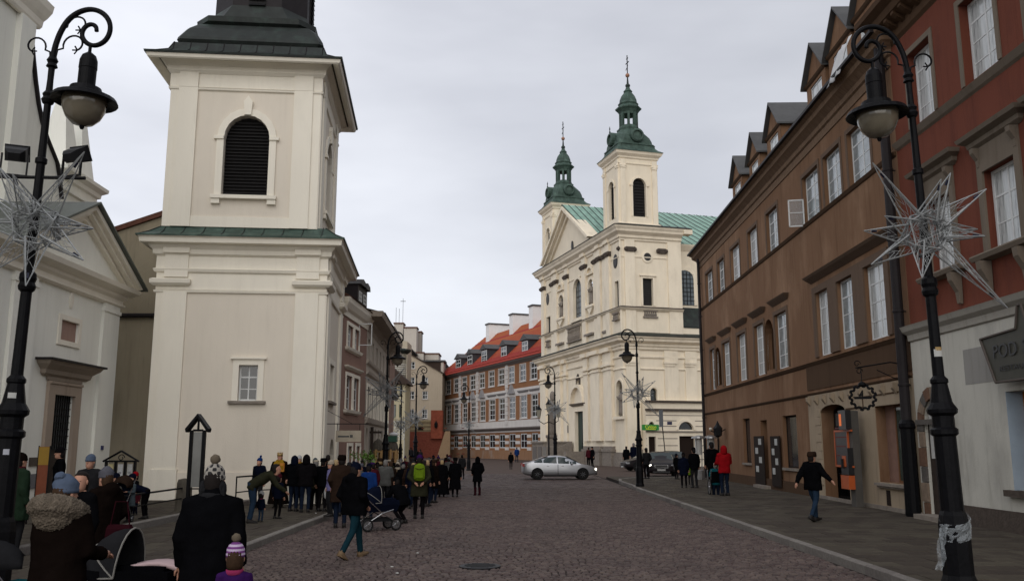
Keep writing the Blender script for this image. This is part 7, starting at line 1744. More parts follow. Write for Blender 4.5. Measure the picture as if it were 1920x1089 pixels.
    else: hem = .12; prof = [(hem,.36,.3,0),(.4,.31,.25,0),(.8,.25,.19,0),(1.05,.215,.16,0),(1.2,.215,.155,0),(1.35,.215,.145,-.005),(1.43,.185,.125,-.01),(1.5,.11,.1,-.01),(1.54,.08,.085,0)]
    prof = [(z_, a*w*build, b*build, yo) for z_, a, b, yo in prof]
    mb.T = Matrix.Translation((0, 0, dz)); torso(mb, prof, lean); mb.T = None
    thick = 1.0 if not near else 1.05
    for S, e_, w_ in A:
        m1 = tuple(S.lerp(e_, .5)); m2 = tuple(e_.lerp(w_, .5))
        inn = (S.x*.6, S.y, S.z-.0); 
        mb.tube([inn, tuple(S), m1, tuple(e_), m2, tuple(w_)], [.09*thick*build,.082*thick*build,.072*thick*build,.062*thick*build,.056*thick*build,.05*thick*build], 10)
    if hood == 'down':
        c = bend((0,-.1,1.5), lean); mb.ball((c[0], c[1], c[2]+dz-.02), .14, .1, .11, 12, 8)
    if hood == 'collar':
        c = bend((0,-.0,1.54), lean); mb.lathe([(.09,-.05),(.1,.03),(.085,.05),(.06,.0)], 12, (c[0], c[1], c[2]+dz))
    o = mb.build({'jacket':'jacket','parka':'jacket','longcoat':'coat','robe':'robe'}[top], cm, t); remesh(o, vox, 3); displace(o, .035 if near else .03)
    # ----- hood, hat, hair
    def onhead(nm, build_, m, fur=False, rm=None):
        q = MB(); build_(q); o = q.build(nm, m, t, HM, smooth=True)
        if rm: remesh(o, rm, 2)
        if fur: displace(o, .03, furtex)
        return o
    if hood == 'up':
        def hb(q):
            rings = []
            for zz_, a, b, yo in ((-.17,.13,.12,-.03),(-.1,.125,.13,-.03),(0,.12,.14,-.03),(.07,.11,.135,-.03),(.12,.08,.1,-.035),(.155,.03,.04,-.04),(.16,.004,.004,-.04)):
                rings.append([(a*math.cos(2*math.pi*i/14), yo+b*math.sin(2*math.pi*i/14)*(1 if math.sin(2*math.pi*i/14) < 0 else .72), zz_) for i in range(14)])
            q.loft(rings)
        onhead('hood', hb, CL[hatm or coat])
    else:
        if hair: 
            def hr(q):
                rings = []
                for zz_, a, b, yo in ((-.1,.07,.06,-.035),(-.05,.083,.09,-.025),(.0,.086,.1,-.02),(.05,.086,.102,-.014),(.09,.078,.096,-.012),(.118,.055,.07,-.012),(.134,.02,.03,-.012),(.136,.003,.003,-.012)):
                    rings.append([(a*math.cos(2*math.pi*i/16), yo+b*math.sin(2*math.pi*i/16)*(1 if math.sin(2*math.pi*i/16) < 0 or zz_ > .06 else .35), zz_) for i in range(16)])
                q.loft(rings)
            onhead('hair', hr, hairs[hair])
    if hat in ('beanie', 'pom', 'slouch', 'knit'):
        def bn(q):
            k = 1.12 if hat == 'slouch' else 1
            for_ = ((.02,.092,.112,0),(.05,.094,.114,0),(.055,.09,.11,0),(.1,.088*k,.105*k,-.005),(.14,.065*k,.08*k,-.012),(.165*k,.03,.035,-.015),(.17*k,.003,.003,-.015))
            q.loft([[(a*math.cos(2*math.pi*i/18), yo+b*math.sin(2*math.pi*i/18), zz_) for i in range(18)] for zz_, a, b, yo in for_])
        o = onhead('hat', bn, CL[hatm] if isinstance(hatm, str) else hatm)
        if hat in ('pom',): 
            q = MB(); q.ball((0, -.015, .205), .045, .045, .045, 10, 8); p_ = q.build('pompom', CL['fur'] if not isinstance(hatm, str) else CL[hatm], o, None, smooth=True); displace(p_, .02, furtex)
    elif hat == 'cap':
        def cp_(q):
            q.loft([[(a*math.cos(2*math.pi*i/18), yo+b*math.sin(2*math.pi*i/18), zz_) for i in range(18)] for zz_, a, b, yo in ((.05,.088,.108,0),(.08,.095,.118,.005),(.11,.09,.11,.0),(.13,.05,.06,0),(.135,.003,.003,0))]); q.box(-.06,.06,.09,.17,.048,.06)
        onhead('hat', cp_, CL[hatm or 'black'])
    elif hat == 'furhat':
        def fh(q): q.loft([[(a*math.cos(2*math.pi*i/18), yo+b*math.sin(2*math.pi*i/18), zz_) for i in range(18)] for zz_, a, b, yo in ((.02,.1,.12,0),(.05,.112,.13,0),(.13,.108,.125,0),(.155,.08,.1,0),(.165,.003,.003,0))])
        onhead('hat', fh, CL[hatm or 'brown'], True)
    elif hat == 'crown':
        def cw(q):
            n = 20; q.loft([[(.092*math.cos(2*math.pi*i/n), .112*math.sin(2*math.pi*i/n), zz_+(0 if k < 1 else (.05 if i % 4 == 0 else 0))) for i in range(n)] for k, zz_ in enumerate((.03,.12))]+[[(.06*math.cos(2*math.pi*i/n), .08*math.sin(2*math.pi*i/n), .1) for i in range(n)]])
        onhead('crown', cw, mat('gold_card', (.3,.19,.06), .4, .2, 8))
    if scarf:
        q = MB(); c = bend((0,.0,1.5), lean); q.lathe([(.085,-.05),(.115,-.02),(.115,.03),(.085,.05),(.06,.02)], 14, (c[0], c[1], c[2]+dz)); o = q.build('scarf', CL[scarf], t, smooth=True)
    PEOPLE.append(t); return t
def on(px, py, z=0.0): return ground(px, py, z)
def P(px, feet, z=0.0, top_=None, **k):
    p = ground(px, feet, z)
    if z == TZ: p.x = min(p.x, -9.05)
    if top_ is not None:
        k['h'] = (zat(top_, p.y)-z)*1.75/(1.79 if k.get('hat') or k.get('hood') == 'up' else 1.765)
    return person(p.x, p.y, z, **k)
def PD(px, D, z=0.0, top_=None, **k):
    x = at(px, D).x
    if top_ is not None: k['h'] = max(.7, (zat(top_, D)-z)*1.75/(1.79 if k.get('hat') or k.get('hood') == 'up' else 1.765))
    return person(x, D, z, **k)
GQ = 'crowd standing by the tower'; GC = 'distant crowd by the market huts'
# --- foreground
pat = bpy.data.materials.new('patterned_knit'); pat.use_nodes = True; _t = pat.node_tree; _b = _t.nodes['Principled BSDF']; _b.inputs['Roughness'].default_value = .95
_c = N(_t, 'ShaderNodeTexCoord'); _s = N(_t, 'ShaderNodeSeparateXYZ'); _l = _t.links.new; _l(_c.outputs['Object'], _s.inputs[0])
_at = N(_t, 'ShaderNodeMath', operation='ARCTAN2'); _l(_s.outputs['X'], _at.inputs[0]); _l(_s.outputs['Y'], _at.inputs[1])
_m1 = N(_t, 'ShaderNodeMath', operation='MULTIPLY'); _m1.inputs[1].default_value = 8; _l(_at.outputs[0], _m1.inputs[0]); _sn = N(_t, 'ShaderNodeMath', operation='SINE'); _l(_m1.outputs[0], _sn.inputs[0])
_m2 = N(_t, 'ShaderNodeMath', operation='MULTIPLY'); _m2.inputs[1].default_value = 95; _l(_s.outputs['Z'], _m2.inputs[0]); _s2 = N(_t, 'ShaderNodeMath', operation='SINE'); _l(_m2.outputs[0], _s2.inputs[0])
_mu = N(_t, 'ShaderNodeMath', operation='MULTIPLY'); _l(_sn.outputs[0], _mu.inputs[0]); _l(_s2.outputs[0], _mu.inputs[1]); _gt = N(_t, 'ShaderNodeMath', operation='GREATER_THAN'); _gt.inputs[1].default_value = .12; _l(_mu.outputs[0], _gt.inputs[0])
_mx = N(_t, 'ShaderNodeMix', data_type='RGBA'); _mx.inputs[6].default_value = (.25,.23,.2,1); _mx.inputs[7].default_value = (.012,.011,.012,1); _l(_gt.outputs[0], _mx.inputs[0]); _l(_mx.outputs[2], _b.inputs['Base Color'])
strp = bpy.data.materials.new('purple_striped_knit'); strp.use_nodes = True; _t = strp.node_tree; _b = _t.nodes['Principled BSDF']; _b.inputs['Roughness'].default_value = .95; _c = N(_t, 'ShaderNodeTexCoord'); _s = N(_t, 'ShaderNodeSeparateXYZ'); _l = _t.links.new; _l(_c.outputs['Object'], _s.inputs[0])
_m2 = N(_t, 'ShaderNodeMath', operation='MULTIPLY'); _m2.inputs[1].default_value = 150; _l(_s.outputs['Z'], _m2.inputs[0]); _s2 = N(_t, 'ShaderNodeMath', operation='SINE'); _l(_m2.outputs[0], _s2.inputs[0]); _r = N(_t, 'ShaderNodeValToRGB'); _r.color_ramp.interpolation = 'CONSTANT'; _r.color_ramp.elements[0].color = (.13,.03,.16,1); _r.color_ramp.elements[1].position = .5; _r.color_ramp.elements[1].color = (.42,.33,.45,1)
_mr = N(_t, 'ShaderNodeMapRange'); _mr.inputs['From Min'].default_value = -1; _l(_s2.outputs[0], _mr.inputs['Value']); _l(_mr.outputs[0], _r.inputs[0]); _l(_r.outputs[0], _b.inputs['Base Color'])
stri2 = CL['beanie']
person(at(405, 8.6).x, 8.6, 0, 1.83, 4, 'black', 'black2', 'parka', 'pom', pat, 'dark', near=True, arms='down', hood='collar', scarf='dgrey', wide=1.02, build=1.12, label='big person in a black jacket and patterned black and white bobble hat')
_fm = PEOPLE[-1]
for sx in (-1, 1): q = MB(); q.ball((sx*.085,-.02,1.56), .04, .06, .09, 8, 6); o = q.build('ear_flap', CL['dgrey'], _fm); displace(o, .02, furtex)
person(at(452, 8.0).x, 8.0, 0, 1.13, 10, 'purple', 'purple', 'jacket', 'pom', strp, 'brown', near=True, hood='collar', scarf='pink', label='small child in a purple striped bobble hat and pink scarf at the bottom edge', wide=.9)
wf_ = person(at(128, 7.9).x, 7.9, 0, 1.74, -12, 'dbrown', 'djeans', 'parka', 'slouch', 'beanie', 'brown', near=True, arms='push', wide=1.0, build=1.15, headyaw=-15, label='woman in a dark brown coat with fur hood and blue-grey woolly hat')
q = MB(); n = 20; rings = []
for k in range(9):
    a = k/8*math.pi*1.7-math.pi*.85-math.pi/2; rings.append([(0,0,0)])
q = MB(); pts = [(.17*math.cos(R(a))*1.1, -.02+.16*math.sin(R(a)), 1.5+(-.06*math.sin(R(a)))) for a in range(-215, 36, 25)]
q.tube(pts, [.05,.075,.085,.095,.1,.1,.1,.095,.085,.075,.05], 10); q.ball((0,-.11,1.47), .2, .12, .15, 12, 8)
o = q.build('fur_hood', fur_m, wf_); remesh(o, .008, 2); displace(o, .03, furtex)
q = MB(); q.ball((-.02,-.06,.16), .05, .05, .045, 10, 8); o = q.build('pompom', CL['beanie'], wf_, Matrix.Translation((0,.02,1.63))); displace(o, .02, furtex)
person(at(205, 12.6).x, 12.6, 0, 1.7, 62, 'dbrown', 'black2', 'parka', 'slouch', 'bgrey', 'brown', near=True, arms='pocket', build=1.15, hood='down', label='woman in a dark brown jacket and grey slouchy hat, turned left')
bgq = thing('shoulder_bag', (at(236, 12.3).x, 12.3, 1.0), 'dark red handbag carried by the woman in the grey slouchy hat', 'bag'); MB().rect_loft(-.17,.17,-.07,.07,[(-.02,-.3),(0,-.25),(-.01,-.05),(-.03,0)]).build('bag_body', CL['burg'], bgq); MB().tube([(-.13,0,-.02),(-.08,0,.3),(.08,0,.3),(.13,0,-.02)], .01, 5).build('strap', CL['burg'], bgq)
person(at(160, 11.2).x, 11.2, 0, 1.72, 150, 'black', 'djeans', 'jacket', None, None, 'dark', near=True, headyaw=30, label='dark-haired person in black behind the blue-grey woolly hat')
person(at(173, 17.6).x, 17.6, PZ, 1.72, 175, 'dgrey', 'djeans', 'jacket', 'beanie', 'beanie', 'grey', label='person in a striped grey-blue beanie behind the dark-haired person', arms='pocket')
person(at(40, 16.2).x, 16.2, PZ, 1.76, -30, 'green', 'dgrey', 'parka', 'beanie', 'dbrown', 'dark', near=True, scarf='maroon', arms='down', build=1.12, label='man in a green coat and dark brown hat by the left lamp post')
person(at(0, 14.5).x, 14.5, PZ, 1.76, -60, 'greyblue', 'dgrey', 'jacket', 'beanie', 'dgrey', 'grey', near=True, label='person in a grey cap cut off by the left edge of the photo')
person(at(95, 21).x, 21.5, TZ, 1.7, 120, 'black', 'black2', 'jacket', 'beanie', 'black2', 'dark', label='dim figure in black standing in front of the church door')
P(249, 962, TZ, 889, coat='black', legs='black2', hat='beanie', hatm='red', face=150, arms='front', label='woman in black with a bright red hat in front of the notice board')
P(213, 970, TZ, 892, coat='navy', legs='black2', hat='beanie', hatm='navy', face=100, label='person in dark navy just right of the grey slouchy hat')
P(268, 978, TZ, 892, coat='greyblue', legs='black2', hat='beanie', hatm='navy', top='parka', face=150, arms='front', headpitch=-25, label='person in a grey-blue coat and navy hat looking down beside the pushchair')
P(253, 965, TZ, 915, coat='maroon', legs='navy', hat='beanie', hatm='red', face=170, label='small child with a red hat held close to the woman in black')
P(340, 972, TZ, 872, coat='navy', legs='black2', hat='beanie', hatm='dgrey', face=90, lean=78, arms='reach', label='person in dark blue bending right over next to a stone bollard')
# --- crowd at the tower
P(483, 952, PZ, 857, coat='navy', legs='dgrey', hat='pom', hatm='blue', face=160, headpitch=-15, label='person in navy with a bright blue and grey bobble hat by the handrail', group=GQ)
P(468, 980, PZ, 845, coat='olive', legs='jeans', hat=None, hair='dark', face=-70, lean=62, arms='reach', label='person in an olive coat bending down towards a child', group=GQ, near=True)
P(488, 978, PZ, 926, coat='navy', legs='jeans', hat='beanie', hatm='white', face=-10, label='small child in blue trousers with a white and pink hat', group=GQ, scarf='pink')
P(521, 951, PZ, 847, coat='dbrown', legs='dbrown', top='robe', hat='crown', hair='dark', face=180, scarf='yellow', arms=('down','front'), label='costumed man with a gold crown, brown robe and yellow collar facing the camera', group=GQ)
t = PEOPLE[-1]; q = MB(); c = 0
q.loft([[(-.17,-.12,1.42),(.17,-.12,1.42),(.17,.15,1.4),(-.17,.15,1.4)],[(-.15,-.1,1.48),(.15,-.1,1.48),(.15,.12,1.47),(-.15,.12,1.47)],[(-.1,-.07,1.53),(.1,-.07,1.53),(.1,.08,1.53),(-.1,.08,1.53)]]); q.build('yellow_cape', CL['yellow'], t)
bx = thing('collection_tin', t.matrix_basis.translation+Vector((.16,-.33,1.12)), 'orange and yellow cardboard box held by the crowned man', 'box'); MB().lathe([(.075,0),(.08,.26)], 12).build('tin', mat('orange_card', (.5,.2,.03), .7), bx); MB().box(-.05,.05,-.085,-.075,.06,.18).build('printed_label', CL['yellow'], bx)
MB().box(-.08,.02,.16,.175,1.18,1.32).build('name_badge', paper, t)
P(519, 972, PZ, 891, coat='navy', legs='black2', hat='beanie', hatm='maroon', face=-20, label='child in navy with a dark maroon hat in front of the crowned man', group=GQ, arms='down')
P(549, 958, PZ, 853, coat='black', legs='djeans', hood='up', hatm='navy', face=-10, arms='front', label='man in black with navy hood up, left of the pair seen from behind', group=GQ, wide=1.1, build=1.08, near=True)
P(571, 960, PZ, 851, coat='black2', legs='djeans', hood='up', face=5, arms='front', label='man in black hooded jacket, right of the pair seen from behind', group=GQ, wide=1.15, build=1.1, near=True)
P(603, 958, PZ, 858, coat='black', legs='black2', hat='furhat', hatm='black', face=-15, label='person in black holding a white plastic bag', group=GQ, build=1.05)
bgb = thing('plastic_bag', PEOPLE[-1].matrix_basis.translation+Vector((.17,-.1,.62)), 'white plastic carrier bag held by the person in black', 'bag'); q = MB(); q.loft([[(.09*a*math.cos(t_*.785), .05*a*math.sin(t_*.785), zz_) for t_ in range(8)] for a, zz_ in ((.7,-.25),(1.1,-.2),(1.15,-.05),(.7,.08),(.2,.14))]); q.build('bag_body', mat('white_plastic_bag', (.42,.42,.42), .5), bgb, smooth=True)
P(588, 948, PZ, 858, coat='dgrey', legs='dgrey', hat='beanie', hatm='greyblue', face=20, label='person in grey-blue hat between the hooded man and the white bag', group=GQ)
P(558, 946, PZ, 853, coat='tan', legs='black2', hat='beanie', hatm='white', face=170, scarf='yellow', label='person with a white hat seen between the two hooded men', group=GQ)
P(612, 945, PZ, 852, coat='black', legs='black2', hat=None, hair='dark', face=0, label='dark-haired head in front of the tower door', group=GQ)
PD(623, 25.2, PZ, 862, coat='lav', legs='dgrey', hat='beanie', hatm='cream', face=120, label='woman with a cream hat and lavender scarf left of the tall fur hat', group=GQ)
P(637, 988, 0, 852, coat='brown', legs='djeans', hat='furhat', hatm='dbrown', face=15, top='parka', arms='pocket', near=True, label='tall man in a dark brown jacket and fur hat behind the striding man', group=GQ, build=1.15)
ww = P(661, 1046, 0, 866, coat='black', legs='tealj', hat='beanie', hatm='navy', face=-38, stride=.3, near=True, hood='down', arms='pocket', top='jacket', build=1.25, wide=1.2, label='man in a black puffer jacket and teal jeans striding across the setts', shoes='tan')
PD(693, 25.5, 0, 868, coat='blue', legs='djeans', hat='beanie', hatm='navy', face=-10, label='person in a bright blue jacket half hidden behind the striding man', group=GQ)
P(721, 952, 0, 861, coat='grey', legs='dgrey', hat=None, hair='grey', face=-5, arms='front', near=True, label='grey-haired man in a light grey jacket seen from behind', group=GQ, build=1.15)
P(744, 944, 0, 865, coat='tan', legs='black2', hat='pom', hatm='cream', face=0, scarf='cream', label='girl in a tan jacket with cream hat and hanging cream scarf', group=GQ)
t = PEOPLE[-1]; 
for sx in (-.06, .05): q = MB(); q.loft([[(sx-.03,-.16,1.5),(sx+.03,-.16,1.5),(sx+.03,-.14,1.5),(sx-.03,-.14,1.5)],[(sx*1.8-.04,-.2,1.02),(sx*1.8+.04,-.2,1.02),(sx*1.8+.04,-.18,1.02),(sx*1.8-.04,-.18,1.02)]]); q.build('scarf_end', CL['cream'], t)
P(757, 981, 0, 868, coat='black', legs='black2', hat='beanie', hatm='black', face=45, crouch=.28, lean=38, arms='reach', near=True, label='person in black crouching beside the pushchair with silver wheels', group=GQ, build=1.15)
P(785, 972, 0, 852, coat='olive', legs='black2', hat='beanie', hatm='purple', face=5, top='parka', arms='back', near=True, label='person with a purple hat and lime green rucksack seen from behind', group=GQ, wide=1.08)
t = PEOPLE[-1]; rk = thing('rucksack', t.matrix_basis @ Matrix.Translation((0,-.24,1.12)), 'lime green rucksack worn by the person in the purple hat', 'rucksack'); rk.scale = t.scale
q = MB(); q.rect_loft(-.15,.15,-.08,.1,[(-.04,-.05),(0,.0),(.01,.1),(.0,.3),(-.02,.38),(-.08,.43)], ch=.04); o = q.build('pack', CL['lime'], rk); displace(o, .02)
MB().box(-.1,.1,-.14,-.08,.03,.2).build('pocket', CL['lime'], rk); MB().tube([(-.12,-.09,.3),(.0,-.11,.26),(.12,-.09,.3)], .008, 4).build('strap', CL['olive'], rk)
P(800, 948, 0, 862, coat='black', legs='djeans', hat=None, hair='blond', face=-20, label='fair-haired person in black just right of the lime rucksack', group=GQ)
P(767, 950, 0, 866, coat='brown', legs='djeans', hat='beanie', hatm='dgrey', face=15, label='person in a brown jacket between the tan girl and the purple hat', group=GQ)
P(706, 945, 0, 866, coat='dgrey', legs='djeans', hat='beanie', hatm='black2', face=30, label='person in dark grey left of the grey-haired man', group=GQ)
P(652, 962, 0, 866, coat='black', legs='djeans', hat='beanie', hatm='dgrey', face=-30, label='dark figure directly behind the tall fur hat', group=GQ)
P(789, 936, 0, 853, coat='maroon', legs='black2', hat='beanie', hatm='maroon', face=0, label='person in a deep maroon hat behind the purple hat', group=GQ)
P(828, 931, 0, 862, coat='black', legs='black2', top='robe', hat=None, hair='blond', face=8, build=1.12, label='blond person in a long flared black coat on the setts', near=True)
q = MB(); q.lathe([(.13,-.05),(.16,0),(.14,.06),(.1,.03)], 14, (0,-.01,1.5)); o = q.build('fur_collar', furb, PEOPLE[-1]); displace(o, .04, furtex)
P(853, 931, 0, 857, coat='black', legs='black2', top='longcoat', hat='furhat', hatm='black', face=0, build=1.1, label='person in a long straight black coat and black fur hat', near=True)
P(842, 918, 0, 853, coat='maroon', legs='black2', top='parka', hat='beanie', hatm='maroon', face=-15, label='person in maroon behind the two long black coats', group=GQ)
P(895, 928, 0, 855, coat='black', legs='black2', top='parka', hood='up', face=20, arms='pocket', shoes='burg', label='lone figure in a black hooded coat and dark red boots on the open road', near=True)
for i in (0, 1): MB().tube([(-.105+.21*i,-.01,.07),(-.105+.21*i,.0,.36)], [.058,.068], 10).build('boot', CL['burg'], PEOPLE[-1])
P(866, 898, 0, 852, coat='dgrey', legs='black2', hat=None, hair='dark', face=10, label='person in dark grey walking away beyond the long black coats', stride=.12)
P(812, 905, 0, 853, coat='navy', legs='djeans', hat='beanie', hatm='navy', face=0, label='hatted person in navy beyond the lime rucksack', group=GC)
P(838, 890, 0, 851, coat='dbrown', legs='black2', hat='beanie', hatm='maroon', face=10, label='far small figure in brown above the blond head', group=GC)
rr2 = random.Random(11); cols = ['black','navy','dgrey','dbrown','olive','black2','grey','maroon','brown']; hts = ['beanie','pom',None,'furhat','cap',None]
hues = ['navy','dgrey','maroon','brown','cream','black','bgrey','purple','greyblue']
spots_ = [(664,30,864,'left of the green branch'),(681,34,862,'under the green leafy bunch'),(700,37,860,'in front of the left market hut'),(713,33,858,'just left of the grey-haired man'),(730,35,860,'between the grey-haired man and the tan girl'),(737,42,858,'below the right market hut'),(752,40,859,'left of the brown jacket'),(760,47,856,'under the far lamp post'),(773,37,858,'left of the purple hat'),(775,52,853,'in the gap above the brown jacket'),(805,48,856,'between the maroon and navy hats'),(722,48,852,'beside the post of the left hut'),(686,50,852,'by the dark cross'),(646,27,868,'at the right of the fur hat'),(660,29.5,866,'just above the hood of the striding man'),(676,27.5,868,'between the blue jacket and the striding man'),(700,29,865,'right of the bright blue jacket'),(733,31,864,'right of the grey-haired man and lower'),(757,31,866,'left of the purple hat and lower'),(776,30,863,'touching the lime rucksack on its left'),(796,31,862,'behind the fair hair by the rucksack'),(814,33,861,'between the rucksack and the long coats'),(594,27.8,860,'behind the white plastic bag'),(631,28,861,'behind the lavender scarf'),(842,42,856,'behind the two long black coats'),(822,44,855,'left of the blond head, further off')]
for i, (px, D_, tp, w_) in enumerate(spots_):
    c_ = cols[i % 9]; ht = hts[i % 6]; hm = hues[i % 9]
    PD(px, D_, 0, tp, coat=c_, legs='djeans' if i % 2 else 'black2', hat=ht, hatm=hm, hair=['dark','brown','grey','blond'][i % 4], face=rr2.uniform(-40, 40), label='%s jacketed person %s%s' % ({'black2':'black','dgrey':'dark grey','dbrown':'dark brown'}.get(c_, c_), ('in a %s hat ' % {'bgrey':'grey','dgrey':'dark grey','greyblue':'blue-grey'}.get(hm, hm)) if ht else '', w_), group=GC, top='parka' if i % 3 == 0 else 'jacket')
for i, (px, ft, tp, c_, lb) in enumerate(((752,868,833,'white','far person in a white jacket by the brick wall'), (762,870,836,'navy','far person in navy right of the white jacket'), (770,868,838,'dgrey','far person in grey before the brick wall'), (781,869,841,'black','far dark figure against the brick wall near the lamp post'), (788,872,842,'dgrey','far figure in grey right of the lamp post'))):
    P(px, ft, 0, tp, coat=c_, legs='black2', hat='beanie' if i else None, hatm='dgrey', face=10*i, label=lb, group=GC)
P(958, 879, 0, 847, coat='black', legs='black2', hat=None, hair='dark', face=-5, stride=.12, label='small dark figure walking away left of the blue jacket')
P(969, 866, 0, 838, coat='blue', legs='djeans', hat=None, hair='dark', face=5, stride=.1, label='small figure in a bright blue jacket walking towards the palace')
P(1104, 874, 0, 838, coat='maroon', legs='black2', hat=None, hair='dark', face=30, label='person in maroon at the church steps behind the silver car')
P(1111, 874, 0, 837, coat='black', legs='black2', hat='beanie', hatm='black', face=120, top='parka', label='person in black beside the maroon jacket at the church steps', build=1.1)
# --- right side
P(1528, 977, PZ, 846, coat='black', legs='jeans', hat='furhat', hatm='brown', face=-62, stride=.16, arms=('swingb','out'), near=True, build=1.2, wide=1.12, headyaw=-5, label='man in black jacket, blue jeans and ear-flap hat on the right pavement')
rp_ = P(1360, 929, PZ, 834, coat='red', legs='djeans', top='jacket', hood='up', face=8, arms='push', near=True, build=1.15, label='person in a bright red hooded jacket pushing a wheelchair')
rx, ry_ = rp_.matrix_basis.translation.x, rp_.matrix_basis.translation.y
P(1337, 915, PZ, 828, coat='black', legs='black2', hat='beanie', hatm='dgrey', face=20, build=1.2, near=True, label='tall person in black beside the red jacket')
P(1303, 914, PZ, 838, coat='black', legs='dgrey', hat='beanie', hatm='black2', face=15, top='jacket', label='person in black with grey trousers left of the tall one')
P(1283, 914, PZ, 848, coat='navy', legs='black2', hat='beanie', hatm='black2', face=-10, top='parka', label='person in a navy coat at the left of the pavement group')
P(1295, 908, PZ, 868, coat='lime', legs='black2', hat='beanie', hatm='dgrey', face=10, label='small child in a lime green jacket among the pavement group')
P(1269, 898, PZ, 850, coat='black', legs='black2', hat='beanie', hatm='navy', face=-60, label='person with a dark hat standing in front of the dark car bonnet')
P(1213, 897, PZ, 839, coat='dgrey', legs='black2', hat='beanie', hatm='dgrey', face=20, top='jacket', arms='pocket', label='person in dark grey just right of the pavement corner lamp')
P(1175, 878, 0, 836, coat='black', legs='black2', hat=None, hair='dark', face=-20, top='parka', label='person in a long black jacket left of the corner lamp')
P(1189, 879, 0, 830, coat='navy', legs='black2', hat=None, hair='grey', face=30, build=1.15, label='grey-haired person in dark blue behind the corner lamp')
# ================================================================== WHEELCHAIR AND PRAMS
def wheel(mb_list, t, c, r, w, m_t, m_r, spokes=8, nm='wheel'):
    M = Matrix.Translation(c) @ Matrix.Rotation(R(90), 4, 'Y')
    mb = MB(); n = 24; rings = []
    for k in range(n+1):
        a = 2*math.pi*k/n; rings.append([((r-w+w*math.cos(2*math.pi*j/6))*math.cos(a), (r-w+w*math.cos(2*math.pi*j/6))*math.sin(a), w*math.sin(2*math.pi*j/6)) for j in range(6)])
    mb.loft(rings, cap=False); o = mb.build(nm, m_t, t, M, smooth=True)
    mb = MB(); mb.lathe([(.03,-.03),(.03,.03)], 8)
    for k in range(spokes): a = 2*math.pi*k/spokes; mb.tube([(0,0,0),((r-w)*math.cos(a),(r-w)*math.sin(a),0)], .006 if spokes > 6 else .012, 4)
    mb.lathe([(r-w*1.6,-.008),(r-w*2.0,0),(r-w*1.6,.008)], n); mb.build('spokes', m_r, o); return o
chrome = mat('chrome_tube', (.35,.35,.36), .25, .1, 5, metal=.9); rub = mat('black_rubber', (.012,.012,.012), .8)
wc = thing('wheelchair', (rx-.12, ry_+.75, PZ), 'folding wheelchair with large silver rimmed wheels pushed by the red jacket', 'wheelchair')
for q in (-1, 1):
    wheel(None, wc, (q*.32,0,.31), .31, .02, rub, chrome, 16); wheel(None, wc, (q*.27,.42,.1), .1, .02, rub, chrome, 5, 'caster')
    MB().tube([(q*.26,-.2,.95),(q*.26,-.1,.92),(q*.26,-.02,.5),(q*.26,.4,.48),(q*.24,.5,.12)], .014, 6).build('side_frame', chrome, wc); MB().box(q*.29-.03,q*.29+.03,-.0,.3,.68,.71).build('armrest', rub, wc)
MB().box(-.24,.24,-.02,.4,.47,.5).build('seat', CL['black'], wc); MB().box(-.24,.24,-.06,-.03,.5,.9).build('backrest', CL['black'], wc)
sp_ = person(rx-.15, ry_+.85, PZ-.36, 1.6, 5, 'teal', 'djeans', 'jacket', None, None, 'grey', label='seated person in a teal blue jacket in the wheelchair', crouch=.0, arms='front')
def pram_big(x, y, z, rz, label, hood_c, body_c, s=1.0, wheels='silver'):
    t = thing('pram', Matrix.Translation((x, y, z)) @ Matrix.Rotation(R(rz), 4, 'Z') @ Matrix.Scale(s, 4), label, 'pram', None)
    for cx_, cy_ in ((-.27,-.38),(.27,-.38),(-.24,.38),(.24,.38)): wheel(None, t, (cx_, cy_, .15), .15, .025, rub, chrome, 5)
    for q in (-1, 1): MB().tube([(q*.25,.4,.2),(q*.26,0,.42),(q*.25,-.5,.85),(q*.22,-.68,1.02)], .014, 6).tube([(q*.25,-.38,.2),(q*.26,.0,.42),(q*.25,.3,.5)], .013, 6).build('frame_tube', chrome, t)
    MB().tube([(-.22,-.68,1.02),(.22,-.68,1.02)], .018, 6).tube([(-.26,-.38,.2),(.26,-.38,.2)], .012, 5).tube([(-.24,.38,.2),(.24,.38,.2)], .012, 5).build('handle', rub, t)
    MB().loft([[(-.18,-.36,.45),(.18,-.36,.45),(.18,.42,.45),(-.18,.42,.45)],[(-.23,-.42,.62),(.23,-.42,.62),(.23,.48,.62),(-.23,.48,.62)],[(-.22,-.4,.72),(.22,-.4,.72),(.22,.46,.72),(-.22,.46,.72)]]).build('carrycot', body_c, t, smooth=False)
    q = MB(); rings = []
    for k in range(9):
        a = R(-5+k*12.5); rings.append([(.235*math.cos(math.pi*j/10), .12-.02+(.42*math.sin(a)*0)-math.cos(a)*.0+ -(.38*math.cos(a+math.pi/2)*-1)*math.sin(math.pi*j/10)*1.0, .68+.4*math.cos(a)*math.sin(math.pi*j/10)) for j in range(11)])
    # hood: quarter shell swept from upright to the back
    q = MB(); rings = []
    for k in range(8):
        a = R(95-k*14); d_ = .4
        rings.append([(.24*math.cos(math.pi*j/12), -.02-d_*math.cos(a)*math.sin(math.pi*j/12)*(-1 if False else 1)*-1*-1, .66+d_*math.sin(a)*math.sin(math.pi*j/12)) for j in range(13)])
    q.loft(rings, cap=False, closed=False); o = q.build('hood', hood_c, t, smooth=True); s_ = o.modifiers.new('Solidify', 'SOLIDIFY'); s_.thickness = .012
    for k in (0, 4, 7):
        MB().tube([Vector(p)*1.0+Vector((0,0,.006)) for p in rings[k]], .008, 5).build('piping', mat('pale_piping', (.2,.19,.17), .6), o)
    MB().box(-.17,.17,.0,.4,.7,.76).build('cover', body_c, t); MB().box(-.2,.2,-.3,.3,.22,.3).build('basket', CL['dgrey'], t)
    return t
